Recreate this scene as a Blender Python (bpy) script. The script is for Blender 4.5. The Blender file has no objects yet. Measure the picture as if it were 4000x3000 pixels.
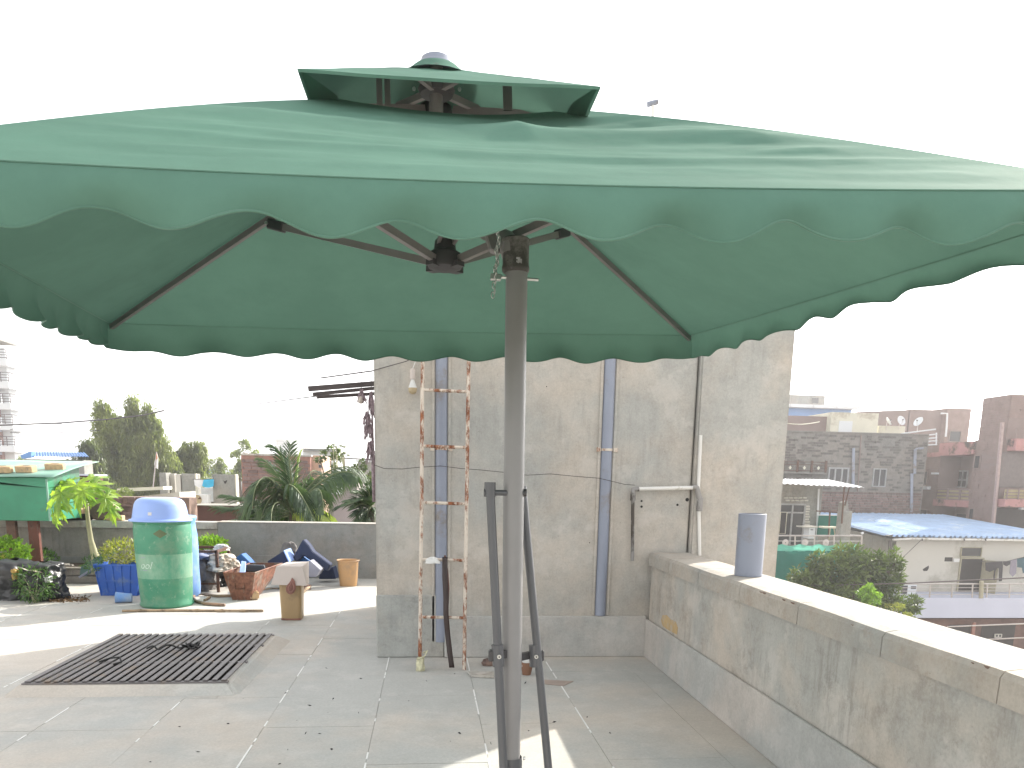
import bpy, bmesh, math, random
import numpy as np
from mathutils import Vector, Matrix, noise
R = math.radians
random.seed(7); RNG = np.random.default_rng(7)
scene = bpy.context.scene
COL = scene.collection

# ---------------------------------------------------------------- camera
# level survey of the place: camera 1.35 m above the terrace, looking along the terrace (Y runs along the right parapet)
EYE = Vector((0, 0, 1.35))
PP = (2000.0, 2415.0); FOC = 2981.95
def _dir(x, y): return Vector((x - PP[0], y - PP[1], FOC)).normalized()
_Y = _dir(1674, 1866); _Z = -_dir(1683, 18800); _X = _Y.cross(_Z).normalized(); _Z = _X.cross(_Y).normalized()
cam_data = bpy.data.cameras.new('camera'); cam = bpy.data.objects.new('camera', cam_data); COL.objects.link(cam)
cam_data.sensor_width = 36; cam_data.lens = 36 * FOC / 4000; cam_data.shift_y = (PP[1] - 1500) / 4000
cam_data.clip_start = 0.05; cam_data.clip_end = 3000
rot = Matrix(((_X.x, -_X.y, -_X.z), (_Y.x, -_Y.y, -_Y.z), (_Z.x, -_Z.y, -_Z.z)))
cam.matrix_world = Matrix.Translation(EYE) @ rot.to_4x4()
scene.camera = cam
# ---------------------------------------------------------------- sky and sun
SUN_EL = R(32); SUN_AZ = math.atan2(.76, .65)
sun_dir = Vector((math.sin(SUN_AZ) * math.cos(SUN_EL), math.cos(SUN_AZ) * math.cos(SUN_EL), math.sin(SUN_EL)))
world = bpy.data.worlds.new('World'); scene.world = world; world.use_nodes = True
wn = world.node_tree; bg = wn.nodes['Background']
sky = wn.nodes.new('ShaderNodeTexSky'); sky.sky_type = 'NISHITA'; sky.sun_disc = False
sky.sun_elevation = SUN_EL; sky.sun_rotation = SUN_AZ; sky.air_density = 1.0; sky.dust_density = 1.5; sky.ozone_density = 1.0
hs = wn.nodes.new('ShaderNodeHueSaturation'); hs.inputs['Saturation'].default_value = .06
wn.links.new(sky.outputs[0], hs.inputs['Color']); wn.links.new(hs.outputs[0], bg.inputs[0])
bg.inputs[1].default_value = 0.14
sl = bpy.data.lights.new('sun', 'SUN'); sl.energy = 2.6; sl.angle = R(.6); sl.color = (1, .93, .83)
so = bpy.data.objects.new('sun', sl); COL.objects.link(so); so.rotation_euler = sun_dir.to_track_quat('Z', 'Y').to_euler()
so.location = (20, 20, 30)
vs = scene.view_settings; vs.view_transform = 'Standard'; vs.look = 'None'; vs.gamma = 1; vs.use_curve_mapping = False
vs.exposure = 1.80
scene.cycles.max_bounces = 6; scene.cycles.transparent_max_bounces = 12

# ---------------------------------------------------------------- measuring helpers (photo pixel -> real point on a known plane)
def ray(x, y):
    q = Vector((x - PP[0], y - PP[1], FOC)); return Vector((_X.dot(q), _Y.dot(q), _Z.dot(q)))
def P(x, y, Yp): r = ray(x, y); return EYE + r * (Yp / r.y)
def F(x, y, z=0.0): r = ray(x, y); return EYE + r * ((z - EYE.z) / r.z)
def PX(x, y, Xp): r = ray(x, y); return EYE + r * (Xp / r.x)
def pxrect(x0, y0, x1, y1, Yp):
    xm, ym = (x0 + x1) / 2, (y0 + y1) / 2
    return P(x0, ym, Yp).x, P(x1, ym, Yp).x, P(xm, y1, Yp).z, P(xm, y0, Yp).z
def S(r, g, b):
    f = lambda c: (c / 255 / 12.92) if c <= 10 else ((c / 255 + .055) / 1.055) ** 2.4
    return (f(r), f(g), f(b))
# ---------------------------------------------------------------- materials
def _new(name):
    m = bpy.data.materials.new(name); m.use_nodes = True
    return m, m.node_tree, m.node_tree.nodes['Principled BSDF']
def _noise(nt, scale, detail=4, rough=.6, stretch=None, w=None):
    tc = nt.nodes.new('ShaderNodeTexCoord'); n = nt.nodes.new('ShaderNodeTexNoise')
    n.inputs['Scale'].default_value = scale; n.inputs['Detail'].default_value = detail; n.inputs['Roughness'].default_value = rough
    mp = nt.nodes.new('ShaderNodeMapping'); nt.links.new(tc.outputs['Object'], mp.inputs[0])
    if stretch: mp.inputs['Scale'].default_value = stretch
    mp.inputs['Location'].default_value = (random.uniform(-9, 9),) * 3
    nt.links.new(mp.outputs[0], n.inputs['Vector']); return n.outputs['Fac']
def _ramp(nt, fac, a, b, ca, cb):
    r = nt.nodes.new('ShaderNodeValToRGB'); e = r.color_ramp.elements
    e[0].position = a; e[1].position = b; e[0].color = (*ca, 1); e[1].color = (*cb, 1)
    nt.links.new(fac, r.inputs[0]); return r.outputs[0]
def _mix(nt, fac, a, b, mode='MIX'):
    m = nt.nodes.new('ShaderNodeMix'); m.data_type = 'RGBA'; m.blend_type = mode
    for s, v in ((m.inputs[0], fac), (m.inputs[6], a), (m.inputs[7], b)):
        if hasattr(v, 'is_linked') or isinstance(v, bpy.types.NodeSocket): nt.links.new(v, s)
        elif isinstance(v, (int, float)): s.default_value = v
        else: s.default_value = (*v, 1)
    return m.outputs[2]
def _bump(nt, b, fac, st, dist=.01):
    n = nt.nodes.new('ShaderNodeBump'); n.inputs['Strength'].default_value = st; n.inputs['Distance'].default_value = dist
    nt.links.new(fac, n.inputs['Height']); nt.links.new(n.outputs[0], b.inputs['Normal'])
def mul(c, k): return tuple(min(.95, v * k) for v in c)
def mat(name, c, rough=.6, var=.12, scale=6, metal=0, bump=.15, fine=60, dirt=0, dirtc=(.06, .05, .04), spec=.5, rnd=0.0):
    m, nt, b = _new(name)
    col = _ramp(nt, _noise(nt, scale), .3, .7, mul(c, 1 - var), mul(c, 1 + var))
    if dirt:
        col = _mix(nt, _ramp(nt, _noise(nt, scale * .6, 8, .7), .58 - dirt * .30, .66 - dirt * .2, (0, 0, 0), (1, 1, 1)), col, dirtc)
    if rnd:
        oi = nt.nodes.new('ShaderNodeObjectInfo')
        col = _mix(nt, 1.0, col, _ramp(nt, oi.outputs['Random'], 0, 1, (1 - rnd,) * 3, (1, 1, 1)), 'MULTIPLY')
    nt.links.new(col, b.inputs['Base Color'])
    b.inputs['Roughness'].default_value = rough; b.inputs['Metallic'].default_value = metal
    b.inputs['Specular IOR Level'].default_value = spec
    if bump: _bump(nt, b, _noise(nt, fine, 4), bump, .004)
    return m
def concrete(name, c, warm=(1.05, 1.0, .94), stain=.5, streak=.5, crack=.3, rnd=0.0, big=1.2, stainc=None, bump=.35, blot=.86):
    """cement render: broad warm/cool clouds, blotches, weather streaks, stains, pale patches and pits"""
    m, nt, b = _new(name)
    cw = tuple(v * w for v, w in zip(c, warm)); cc = tuple(v * w for v, w in zip(c, (.88, .92, .93))); sc = stainc or mul(c, .42)
    K = (0, 0, 0)
    col = _ramp(nt, _noise(nt, big, 6, .6), .42, .58, cc, cw)
    col = _mix(nt, 1.0, col, _ramp(nt, _noise(nt, 4.2, 12, .74), .36, .64, (blot, blot, blot), (2 - blot - .08,) * 3), 'MULTIPLY')
    col = _mix(nt, 1.0, col, _ramp(nt, _noise(nt, 70, 4, .7), .35, .65, (.92, .92, .92), (1.05, 1.05, 1.05)), 'MULTIPLY')
    f = _ramp(nt, _noise(nt, 3.1, 12, .7), .55, .60, K, (crack * .9,) * 3); col = _mix(nt, f, col, mul(c, 1.28))
    if streak:
        f1 = _ramp(nt, _noise(nt, 7, 6, .7, (3, 3, .35)), .48, .62, K, (1, 1, 1)); f2 = _ramp(nt, _noise(nt, 1.7, 6, .7), .46, .58, K, (streak,) * 3)
        col = _mix(nt, _mix(nt, 1.0, f1, f2, 'MULTIPLY'), col, sc)
    if stain:
        f = _ramp(nt, _noise(nt, 2.1, 15, .8), .52, .63, K, (stain,) * 3); col = _mix(nt, f, col, sc)
        f = _ramp(nt, _noise(nt, 9, 12, .8), .56, .64, K, (stain * .8,) * 3); col = _mix(nt, f, col, mul(sc, .9))
    if crack:
        f = _ramp(nt, _noise(nt, 34, 6, .8), .62, .66, K, (crack,) * 3); col = _mix(nt, f, col, mul(c, .3))
    if rnd:
        oi = nt.nodes.new('ShaderNodeObjectInfo')
        col = _mix(nt, 1.0, col, _ramp(nt, oi.outputs['Random'], 0, 1, (1 - rnd,) * 3, (1, 1, 1)), 'MULTIPLY')
    nt.links.new(col, b.inputs['Base Color']); b.inputs['Roughness'].default_value = .85; b.inputs['Specular IOR Level'].default_value = .3
    _bump(nt, b, _noise(nt, 24, 12, .78), bump, .008)
    return m
def rusty(name, paint, rust=(.22, .075, .03), amt=.5, scale=14, stretch=(1, 1, .35), metal=.1):
    m, nt, b = _new(name)
    f = _ramp(nt, _noise(nt, scale, 10, .75, stretch), .62 - amt * .3, .68 - amt * .25, (0, 0, 0), (1, 1, 1))
    rc = _ramp(nt, _noise(nt, scale * 3, 6), .3, .7, mul(rust, .45), mul(rust, 1.5))
    nt.links.new(_mix(nt, f, paint, rc), b.inputs['Base Color']); b.inputs['Roughness'].default_value = .75; b.inputs['Metallic'].default_value = metal
    _bump(nt, b, f, .5, .002); return m
def fabric(name, c, trans=.4, rough=.8, sheen=.2, weave=900):
    m, nt, b = _new(name)
    out = nt.nodes['Material Output']
    col = _ramp(nt, _noise(nt, 2.2, 9, .7), .38, .62, mul(c, .90), mul(c, 1.08))
    nt.links.new(col, b.inputs['Base Color']); b.inputs['Roughness'].default_value = rough; b.inputs['Specular IOR Level'].default_value = .05
    b.inputs['Sheen Weight'].default_value = sheen; b.inputs['Sheen Roughness'].default_value = .4
    t = nt.nodes.new('ShaderNodeBsdfTranslucent'); t.inputs[0].default_value = (*c, 1)
    mx = nt.nodes.new('ShaderNodeMixShader'); mx.inputs[0].default_value = trans
    nt.links.new(b.outputs[0], mx.inputs[1]); nt.links.new(t.outputs[0], mx.inputs[2]); nt.links.new(mx.outputs[0], out.inputs[0])
    _bump(nt, b, _noise(nt, 40, 5, .6), .12, .004)
    return m
def leafmat(name, c, c2=None, trans=.35, rough=.45, scale=3.0):
    m, nt, b = _new(name); out = nt.nodes['Material Output']; c2 = c2 or mul(c, 1.7)
    col = _ramp(nt, _noise(nt, scale, 6, .7), .38, .62, c, c2)
    nt.links.new(col, b.inputs['Base Color']); b.inputs['Roughness'].default_value = rough
    t = nt.nodes.new('ShaderNodeBsdfTranslucent'); tm = _mix(nt, 1.0, col, (1.5, 1.7, .6), 'MULTIPLY'); nt.links.new(tm, t.inputs[0])
    mx = nt.nodes.new('ShaderNodeMixShader'); mx.inputs[0].default_value = trans
    nt.links.new(b.outputs[0], mx.inputs[1]); nt.links.new(t.outputs[0], mx.inputs[2]); nt.links.new(mx.outputs[0], out.inputs[0])
    return m
def glassmat(name, c=(.03, .035, .04)):
    m, nt, b = _new(name); b.inputs['Base Color'].default_value = (*c, 1); b.inputs['Roughness'].default_value = .15
    return m
M = {}
M['floor'] = concrete('floor_cement', (.51, .49, .46), stain=.13, streak=0, crack=.18, rnd=.02, big=.7, bump=.2, blot=.91, stainc=(.30, .285, .26))
M['wall'] = concrete('tower_render', (.45, .43, .40), stain=.17, streak=.2, crack=.3, big=1.0)
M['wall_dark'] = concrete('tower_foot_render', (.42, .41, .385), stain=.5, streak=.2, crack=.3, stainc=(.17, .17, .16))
M['skirt'] = concrete('skirting_cement', (.48, .46, .435), warm=(1.03, 1, .97), stain=.25, streak=.15, crack=.2)
M['parapet'] = concrete('parapet_render', (.47, .445, .41), stain=.42, streak=.38, crack=.35, big=1.4, stainc=(.17, .15, .13))
M['cap'] = concrete('coping_cement', (.41, .39, .36), stain=.35, streak=.1, crack=.35, stainc=(.33, .25, .19))
M['capside'] = concrete('coping_side', (.46, .44, .41), stain=.5, streak=.5, crack=.4, stainc=(.2, .17, .14))
M['backwall'] = concrete('back_parapet_render', (.30, .285, .26), stain=.55, streak=.5, crack=.3, stainc=(.12, .11, .10))
M['backwall2'] = concrete('back_parapet_render_new', (.27, .265, .255), stain=.45, streak=.2, crack=.25, stainc=(.13, .125, .12))
M['strip'] = mat('white_joint_strip', (.72, .72, .70), bump=0)
M['pvcgrey'] = mat('grey_pvc', (.24, .265, .33), rough=.45, var=.08, scale=2, bump=.05, dirt=.12, dirtc=(.2, .17, .14))
M['pvcwhite'] = mat('white_pvc', (.66, .65, .62), rough=.4, var=.05, dirt=.1, dirtc=(.4, .37, .3))
M['pvcdull'] = mat('dull_pvc', (.26, .25, .24), rough=.6, dirt=.2)
M['ladder'] = rusty('rusty_white_paint', (.62, .55, .47), amt=.50, scale=13)
M['pole'] = mat('grey_powder_coat', (.225, .22, .218), rough=.36, var=.06, metal=0, bump=.05)
M['bar'] = mat('dark_grey_tube', (.088, .09, .096), rough=.33, var=.05, metal=0, bump=.04)
M['frame'] = mat('umbrella_frame_grey', (.19, .175, .17), rough=.4, metal=0, bump=.04)
M['plastic_dark'] = mat('black_plastic', (.045, .043, .045), rough=.5, bump=.04)
M['steel'] = mat('zinc_steel', (.6, .6, .58), rough=.3, metal=.9, bump=.02)
M['canopy'] = fabric('green_canopy_cloth', (.104, .205, .158), trans=.12, sheen=0)
M['canopy_hem'] = fabric('green_hem_tape', (.115, .225, .172), trans=.1)
M['grate'] = mat('grate_paint', (.15, .138, .138), rough=.55, var=.2, scale=9, dirt=.15, dirtc=(.17, .13, .10))
M['black'] = mat('black_rubber', (.02, .02, .02), rough=.8)
M['wire'] = mat('dark_wire', (.06, .055, .055), rough=.6, bump=0)
# ---------------------------------------------------------------- mesh builder
def rootloc(o):
    v = Vector((0, 0, 0))
    while o is not None: v = v + o.location; o = o.parent
    return v
class MB:
    def __init__(s): s.v = []; s.f = []
    def add(s, vs, fs):
        n = len(s.v); s.v += [Vector(v) for v in vs]; s.f += [tuple(i + n for i in f) for f in fs]; return s
    def hexa(s, p):   # 8 points: bottom ring 0-3 ccw from above, top ring 4-7
        return s.add(p, [(3, 2, 1, 0), (4, 5, 6, 7), (0, 1, 5, 4), (1, 2, 6, 5), (2, 3, 7, 6), (3, 0, 4, 7)])
    def box(s, x0, x1, y0, y1, z0, z1):
        return s.hexa([(x0, y0, z0), (x1, y0, z0), (x1, y1, z0), (x0, y1, z0), (x0, y0, z1), (x1, y0, z1), (x1, y1, z1), (x0, y1, z1)])
    def obox(s, c, size, mtx):
        a, b, d = size[0] / 2, size[1] / 2, size[2] / 2; c = Vector(c)
        return s.hexa([c + mtx @ Vector(q) for q in ((-a, -b, -d), (a, -b, -d), (a, b, -d), (-a, b, -d), (-a, -b, d), (a, -b, d), (a, b, d), (-a, b, d))])
    def bar(s, p0, p1, w, h=None, up=(0, 0, 1)):    # rectangular bar between two points
        p0, p1 = Vector(p0), Vector(p1); h = h or w; t = (p1 - p0).normalized(); a = t.cross(Vector(up))
        if a.length < 1e-4: a = t.cross(Vector((1, 0, 0)))
        a.normalize(); b = a.cross(t).normalized(); a = a * w / 2; b = b * h / 2
        return s.hexa([p0 - a - b, p0 + a - b, p1 + a - b, p1 - a - b, p0 - a + b, p0 + a + b, p1 + a + b, p1 - a + b])
    def tube(s, pts, r, n=8, cap=True):
        pts = [Vector(p) for p in pts]; rr = r if isinstance(r, (list, tuple)) else [r] * len(pts)
        ref = None; base = len(s.v)
        for i, p in enumerate(pts):
            t = (pts[min(i + 1, len(pts) - 1)] - pts[max(i - 1, 0)]).normalized()
            if ref is None:
                ref = t.cross(Vector((0, 0, 1)))
                if ref.length < 1e-3: ref = Vector((1, 0, 0))
            a = (ref - t * ref.dot(t)).normalized(); ref = a; b = t.cross(a)
            for k in range(n):
                th = 2 * math.pi * k / n; s.v.append(p + (a * math.cos(th) + b * math.sin(th)) * rr[i])
        for i in range(len(pts) - 1):
            for k in range(n):
                k2 = (k + 1) % n; s.f.append((base + i * n + k, base + i * n + k2, base + (i + 1) * n + k2, base + (i + 1) * n + k))
        if cap:
            s.f.append(tuple(base + k for k in reversed(range(n)))); e = base + (len(pts) - 1) * n; s.f.append(tuple(e + k for k in range(n)))
        return s
    def lathe(s, prof, c, n=32, axis='z', a0=0, a1=2 * math.pi):
        c = Vector(c); base = len(s.v); full = abs(a1 - a0 - 2 * math.pi) < 1e-6; m = n if full else n + 1
        for (r, z) in prof:
            for k in range(m):
                th = a0 + (a1 - a0) * k / n; x, y = r * math.cos(th), r * math.sin(th)
                s.v.append(c + (Vector((x, y, z)) if axis == 'z' else Vector((x, z, y)) if axis == 'y' else Vector((z, x, y))))
        for i in range(len(prof) - 1):
            for k in range(n if full else n):
                k2 = (k + 1) % m
                if not full and k + 1 > n: continue
                s.f.append((base + i * m + k, base + i * m + k2, base + (i + 1) * m + k2, base + (i + 1) * m + k))
        return s
    def disc(s, c, r, nrm=(0, -1, 0), n=12, thick=.003):
        c = Vector(c); nrm = Vector(nrm).normalized(); return s.tube([c, c + nrm * thick], r, n)
    def grid(s, fn, nu, nv):
        base = len(s.v)
        for j in range(nv + 1):
            for i in range(nu + 1): s.v.append(Vector(fn(i / nu, j / nv)))
        for j in range(nv):
            for i in range(nu):
                a = base + j * (nu + 1) + i; s.f.append((a, a + 1, a + nu + 2, a + nu + 1))
        return s
    def poly(s, pts, ext):    # extruded polygon
        ext = Vector(ext); n = len(pts); p = [Vector(q) for q in pts]
        return s.add(p + [q + ext for q in p], [tuple(range(n)), tuple(reversed(range(n, 2 * n)))] + [(i, n + i, n + (i + 1) % n, (i + 1) % n) for i in range(n)])
    def build(s, name, m, parent=None, smooth=False, bevel=0, solid=0, subd=0, bseg=1):
        me = bpy.data.meshes.new(name)
        if parent is None:
            xs = [v.x for v in s.v]; ys = [v.y for v in s.v]; zs = [v.z for v in s.v]
            org = Vector(((min(xs) + max(xs)) / 2, (min(ys) + max(ys)) / 2, min(zs)))
        else: org = rootloc(parent)
        me.from_pydata([v - org for v in s.v], [], s.f)
        o = bpy.data.objects.new(name, me); COL.objects.link(o)
        bm = bmesh.new(); bm.from_mesh(me); bmesh.ops.recalc_face_normals(bm, faces=bm.faces)
        if bevel: bmesh.ops.bevel(bm, geom=[e for e in bm.edges if e.is_manifold and e.calc_face_angle(0) > .4], offset=bevel, segments=bseg, affect='EDGES', clamp_overlap=True)
        bm.to_mesh(me); bm.free()
        if m: me.materials.append(M[m] if isinstance(m, str) else m)
        if parent is None: o.location = org
        else: o.parent = parent
        if smooth:
            for p in me.polygons: p.use_smooth = True
            if smooth == 2:
                md = o.modifiers.new('n', 'NODES') if False else None
                try: me.set_sharp_from_angle(angle=R(40))
                except Exception: pass
        if subd: md = o.modifiers.new('subd', 'SUBSURF'); md.levels = md.render_levels = subd
        if solid: md = o.modifiers.new('solid', 'SOLIDIFY'); md.thickness = solid; md.offset = 0
        return o
def tag(o, label=None, cat=None, group=None, kind=None):
    if label: o['label'] = label
    if cat: o['category'] = cat
    if group: o['group'] = group
    if kind: o['kind'] = kind
    return o
def thing(name, loc, label, cat, group=None):
    o = bpy.data.objects.new(name, None); COL.objects.link(o); o.location = loc; o.empty_display_size = .1
    return tag(o, label, cat, group)
def struct(o): o['kind'] = 'structure'; return o
def inst(src, name, parent, loc, rotz=0, scale=None, mtl=None):
    o = bpy.data.objects.new(name, src if isinstance(src, bpy.types.Mesh) else src.data); COL.objects.link(o)
    o.parent = parent; o.location = loc; o.rotation_euler.z = rotz
    if scale: o.scale = scale
    return o
def box(name, m, parent, x0, x1, y0, y1, z0, z1, bevel=0): return MB().box(x0, x1, y0, y1, z0, z1).build(name, m, parent, bevel=bevel)
def nz(x, y=0, z=0): return noise.noise(Vector((x, y, z)))
def unitbox(name, m, bev=.04):
    b = MB().box(-.5, .5, -.5, .5, -.5, .5); me = bpy.data.meshes.new(name); me.from_pydata([tuple(v) for v in b.v], [], b.f)
    bm = bmesh.new(); bm.from_mesh(me); bmesh.ops.recalc_face_normals(bm, faces=bm.faces)
    if bev: bmesh.ops.bevel(bm, geom=bm.edges[:], offset=bev, segments=1, affect='EDGES')
    bm.to_mesh(me); bm.free(); me.materials.append(M[m] if isinstance(m, str) else m); return me
# ================================================================ SETTING: terrace, tower, parapets
YT = 5.73; XP = 1.69; YB = 10.39; ZG = -8.0
g = MB().grid(lambda u, v: (-900 + 1800 * u, -300 + 1800 * v, ZG), 12, 12).build('ground', mat('dusty_ground', (.30, .26, .21), scale=.2, var=.2)); struct(g)
# terrace slab with a shaft hole under the grating
GX0, GX1, GY0, GY1 = -2.44, -1.29, 4.85, 6.25      # clear hole
FX0, FX1, FY0, FY1 = -9.0, XP, -3.0, YB
fl = bpy.data.objects.new('terrace_floor', None); COL.objects.link(fl); struct(fl)
tb = MB()
h_ = .01
for r in ((FX0, GX0 - h_, FY0, FY1), (GX1 + h_, FX1, FY0, FY1), (GX0 - h_, GX1 + h_, FY0, GY0 - h_), (GX0 - h_, GX1 + h_, GY1 + h_, FY1)): tb.box(*r, -.16, -.006)
tb.build('slab', mat('joint_mortar', (.22, .215, .2)), fl)
xs = []; x = .29 - .59 * 15
while x < FX1: xs.append(x); x += .59
xs = [FX0] + [q for q in xs if q > FX0 + .1] + [FX1]
ys = []; y = 4.67 - .42 * 0
k = -8
ysr = [FY0 + .0]
while True:
    yy = 4.67 + .585 * k; k += 1
    if yy < FY0 + .1: continue
    if yy > FY1 - .1: break
    ysr.append(yy)
ysr.append(FY1)
def clip(r):
    x0, x1, y0, y1 = r
    if x1 <= GX0 or x0 >= GX1 or y1 <= GY0 or y0 >= GY1: return [r]
    out = []
    if x0 < GX0: out.append((x0, GX0, y0, y1)); x0 = GX0
    if x1 > GX1: out.append((GX1, x1, y0, y1)); x1 = GX1
    if y0 < GY0: out.append((x0, x1, y0, GY0))
    if y1 > GY1: out.append((x0, x1, GY1, y1))
    return out
for i in range(len(xs) - 1):
    for j in range(len(ysr) - 1):
        if ysr[j + 1] < 2.2 and (xs[i] < -4 or ysr[j + 1] < 0): pass
        for (a, b_, c, d) in clip((xs[i], xs[i + 1], ysr[j], ysr[j + 1])):
            if a > -.4 and c > 5.8: continue
            gp = .0011
            dz = random.uniform(-.0012, .0012)
            MB().box(a + gp, b_ - gp, c + gp * .6, d - gp * .6, -.006, dz).build('floor_panel', 'floor', fl)
# dashed white joint strips left between the cast panels
for x in xs[1:-1]:
    if x < -6 or x > 1.2: continue
    y = 3.2 + random.uniform(0, .3)
    while y < (8.5 if x < -.6 else 5.4):
        L = random.choice((.05, .09, .16, .28, .4)); 
        if not (GX0 - .2 < x < GX1 + .2 and GY0 - .25 < y + L and y < GY1 + .2):
            w = .0042
            MB().box(x - w, x + w, y, y + L, -.003, .0022).build('joint_strip', 'strip', fl)
        y += L + random.choice((.02, .05, .2, .35, .5))
# own building body below the terrace
ob = MB(); ob.box(FX0 + .02, 2.0, FY0 + .02, 10.62, ZG, -2.0)
for r in ((FX0 + .02, GX0 - .02, FY0 + .02, 10.62), (GX1 + .02, 2.0, FY0 + .02, 10.62), (GX0 - .0199, GX1 + .0199, FY0 + .02, GY0 - .02), (GX0 - .0199, GX1 + .0199, GY1 + .02, 10.62)): ob.box(*r, -1.999, -.17)
st = ob.build('house_body', 'parapet'); tag(st, 'rendered body of the house below the terrace floor', 'building')
# shaft
M['shaft_shade'] = mat('shaft_painted_shade', (.035, .033, .03), rough=.95)  # near-black wall colour paints in the deep shade of the pit
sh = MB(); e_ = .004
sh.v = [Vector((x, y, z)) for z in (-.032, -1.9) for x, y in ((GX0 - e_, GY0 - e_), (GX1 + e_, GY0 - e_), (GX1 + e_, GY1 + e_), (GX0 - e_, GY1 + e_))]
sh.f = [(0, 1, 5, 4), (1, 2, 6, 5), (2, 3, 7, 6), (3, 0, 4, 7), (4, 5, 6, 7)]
sh.build('shaft', 'shaft_shade', fl)
# ---- tower
TX0, TX1, TZ = -.387, 2.71, 3.62
tw = thing('stair_tower', (1.1, 6.8, 0), 'bare grey cement stair tower behind the parasol, its drain pipes set in the wall', 'tower')
def wavy(x0, x1, z0, z1, y, nu, nv, amp=.006, nrm='y'):
    def fn(u, v):
        X = x0 + (x1 - x0) * u; Z = z0 + (z1 - z0) * v; e = amp * (nz(X * 1.3, Z * 1.3, 3) + .4 * nz(X * 5, Z * 5))
        return (X, y + e, Z)
    return fn
TD = 8.22
wm = MB()
wm.box(TX0, 1.99, YT, TD, 0, TZ)
wm.build('wall', 'wall', tw, bevel=.012, bseg=2)
w2 = MB(); w2.box(2.0, TX1, YT - .035, TD, ZG, TZ - .01); w2.build('wall', 'wall', tw, bevel=.015, bseg=2)
# raised plaster patch at the foot on the left, skirting on the right
MB().box(.12, XP - .002, YT - .028, YT + .01, 0, .32).build('skirting', 'skirt', tw, bevel=.006)
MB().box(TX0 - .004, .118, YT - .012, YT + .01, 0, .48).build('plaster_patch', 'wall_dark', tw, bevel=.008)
# roof slab lip
MB().box(TX0 - .05, TX1 + .05, YT - .06, TD + .05, TZ, TZ + .1).build('roof_slab', 'wall', tw, bevel=.01)
# half-buried grey drain pipes
def drain(x0, x1, ztop, zbot, clampz):
    xc = (x0 + x1) / 2; r = (x1 - x0) / 2
    p = MB().tube([(xc, YT + .012, zbot), (xc, YT + .012, ztop)], r, 20).build('drain_pipe', 'pvcgrey', tw, smooth=2)
    for s in (-1, 1):
        MB().box(xc + s * (r + .013) - .011, xc + s * (r + .013) + .011, YT - .012, YT + .004, zbot, ztop).build('plaster_edge', 'wall', tw, bevel=.004)
    for z in clampz:
        MB().tube([(xc, YT + .012, z), (xc, YT + .012, z + .018)], r + .004, 20).build('pipe_clamp', 'ladder', p)
        for s in (-1, 1): MB().box(xc + s * (r + .02) - .015, xc + s * (r + .02) + .015, YT - .02, YT, z - .006, z + .024).build('clamp_lug', 'ladder', p)
a = P(1700, 1500, YT - .04).x; b_ = P(1750, 1500, YT - .04).x
drain(a, b_, TZ, .12, (1.55,))
a = P(2352, 1750, YT - .04).x; b_ = P(2398, 1750, YT - .04).x
drain(a, b_, TZ, .325, (P(2375, 1762, YT).z,))
# thin rust streak strip and white water pipe
wp = MB().tube([P(2733, 2170, YT - .05), P(2728, 1900, YT - .05), P(2737, 1700, YT - .05)], .013, 10).build('water_pipe', 'pvcwhite', tw, smooth=2)
e1 = P(2723, 1905, YT - .05); e2 = P(2490, 1910, YT - .05); e3 = P(2472, 1945, YT - .05); e4 = P(2470, 2190, YT - .03)
MB().tube([e1, e1 + Vector((-.05, 0, -.001)), e2], .015, 10).build('water_pipe', 'pvcwhite', tw, smooth=2)
MB().tube([e2 + Vector((.01, 0, 0)), e2 + Vector((-.03, 0, -.005)), e3 + Vector((0, 0, .02)), e3 + Vector((0, 0, -.02))], .02, 10).build('pipe_elbow', 'pvcdull', tw, smooth=2)
MB().tube([e3, e4], .013, 10).build('water_pipe', 'pvcdull', tw, smooth=2)
MB().tube([e1 + Vector((-.035, 0, .005)), e1, e1 + Vector((.01, 0, -.04)), P(2736, 1960, YT - .05)], .021, 10).build('pipe_elbow', 'pvcdull', tw, smooth=2)
q = P(2735, 1945, YT - .05)
MB().tube([q, q - Vector((0, 0, .1))], .024, 12).build('pipe_coupling', 'pvcdull', tw, smooth=2)
x0, x1, z0, z1 = pxrect(2716, 1700, 2730, 1778, YT)
MB().box(x0, x1, YT - .006, YT + .02, z0, z1).build('wall_slit', 'black', tw)
for (px, py, r) in ((2506, 1957, .008), (2506, 1979, .009), (2646, 1972, .009), (2684, 1952, .014), (2303, 2120, .004), (2135, 1510, .004)):
    MB().disc(P(px, py, YT - .0005), r, n=10).build('plug_hole', 'black', tw)
# pipe standing on the tower roof
mt = P(2550, 430, 6.3)
t = thing('roof_pipe', (mt.x, 6.3, TZ + .1), 'thin pipe with a small tee head standing up above the tower roof', 'pipe')
MB().tube([(mt.x + .02, 6.3, TZ + .1), (mt.x, 6.3, mt.z + .03)], .014, 8).build('pipe', 'pvcwhite', t, smooth=2)
MB().tube([(mt.x - .045, 6.3, mt.z + .035), (mt.x + .035, 6.3, mt.z + .06)], .02, 8).build('tee_head', 'pvcgrey', t, smooth=2)
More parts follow.
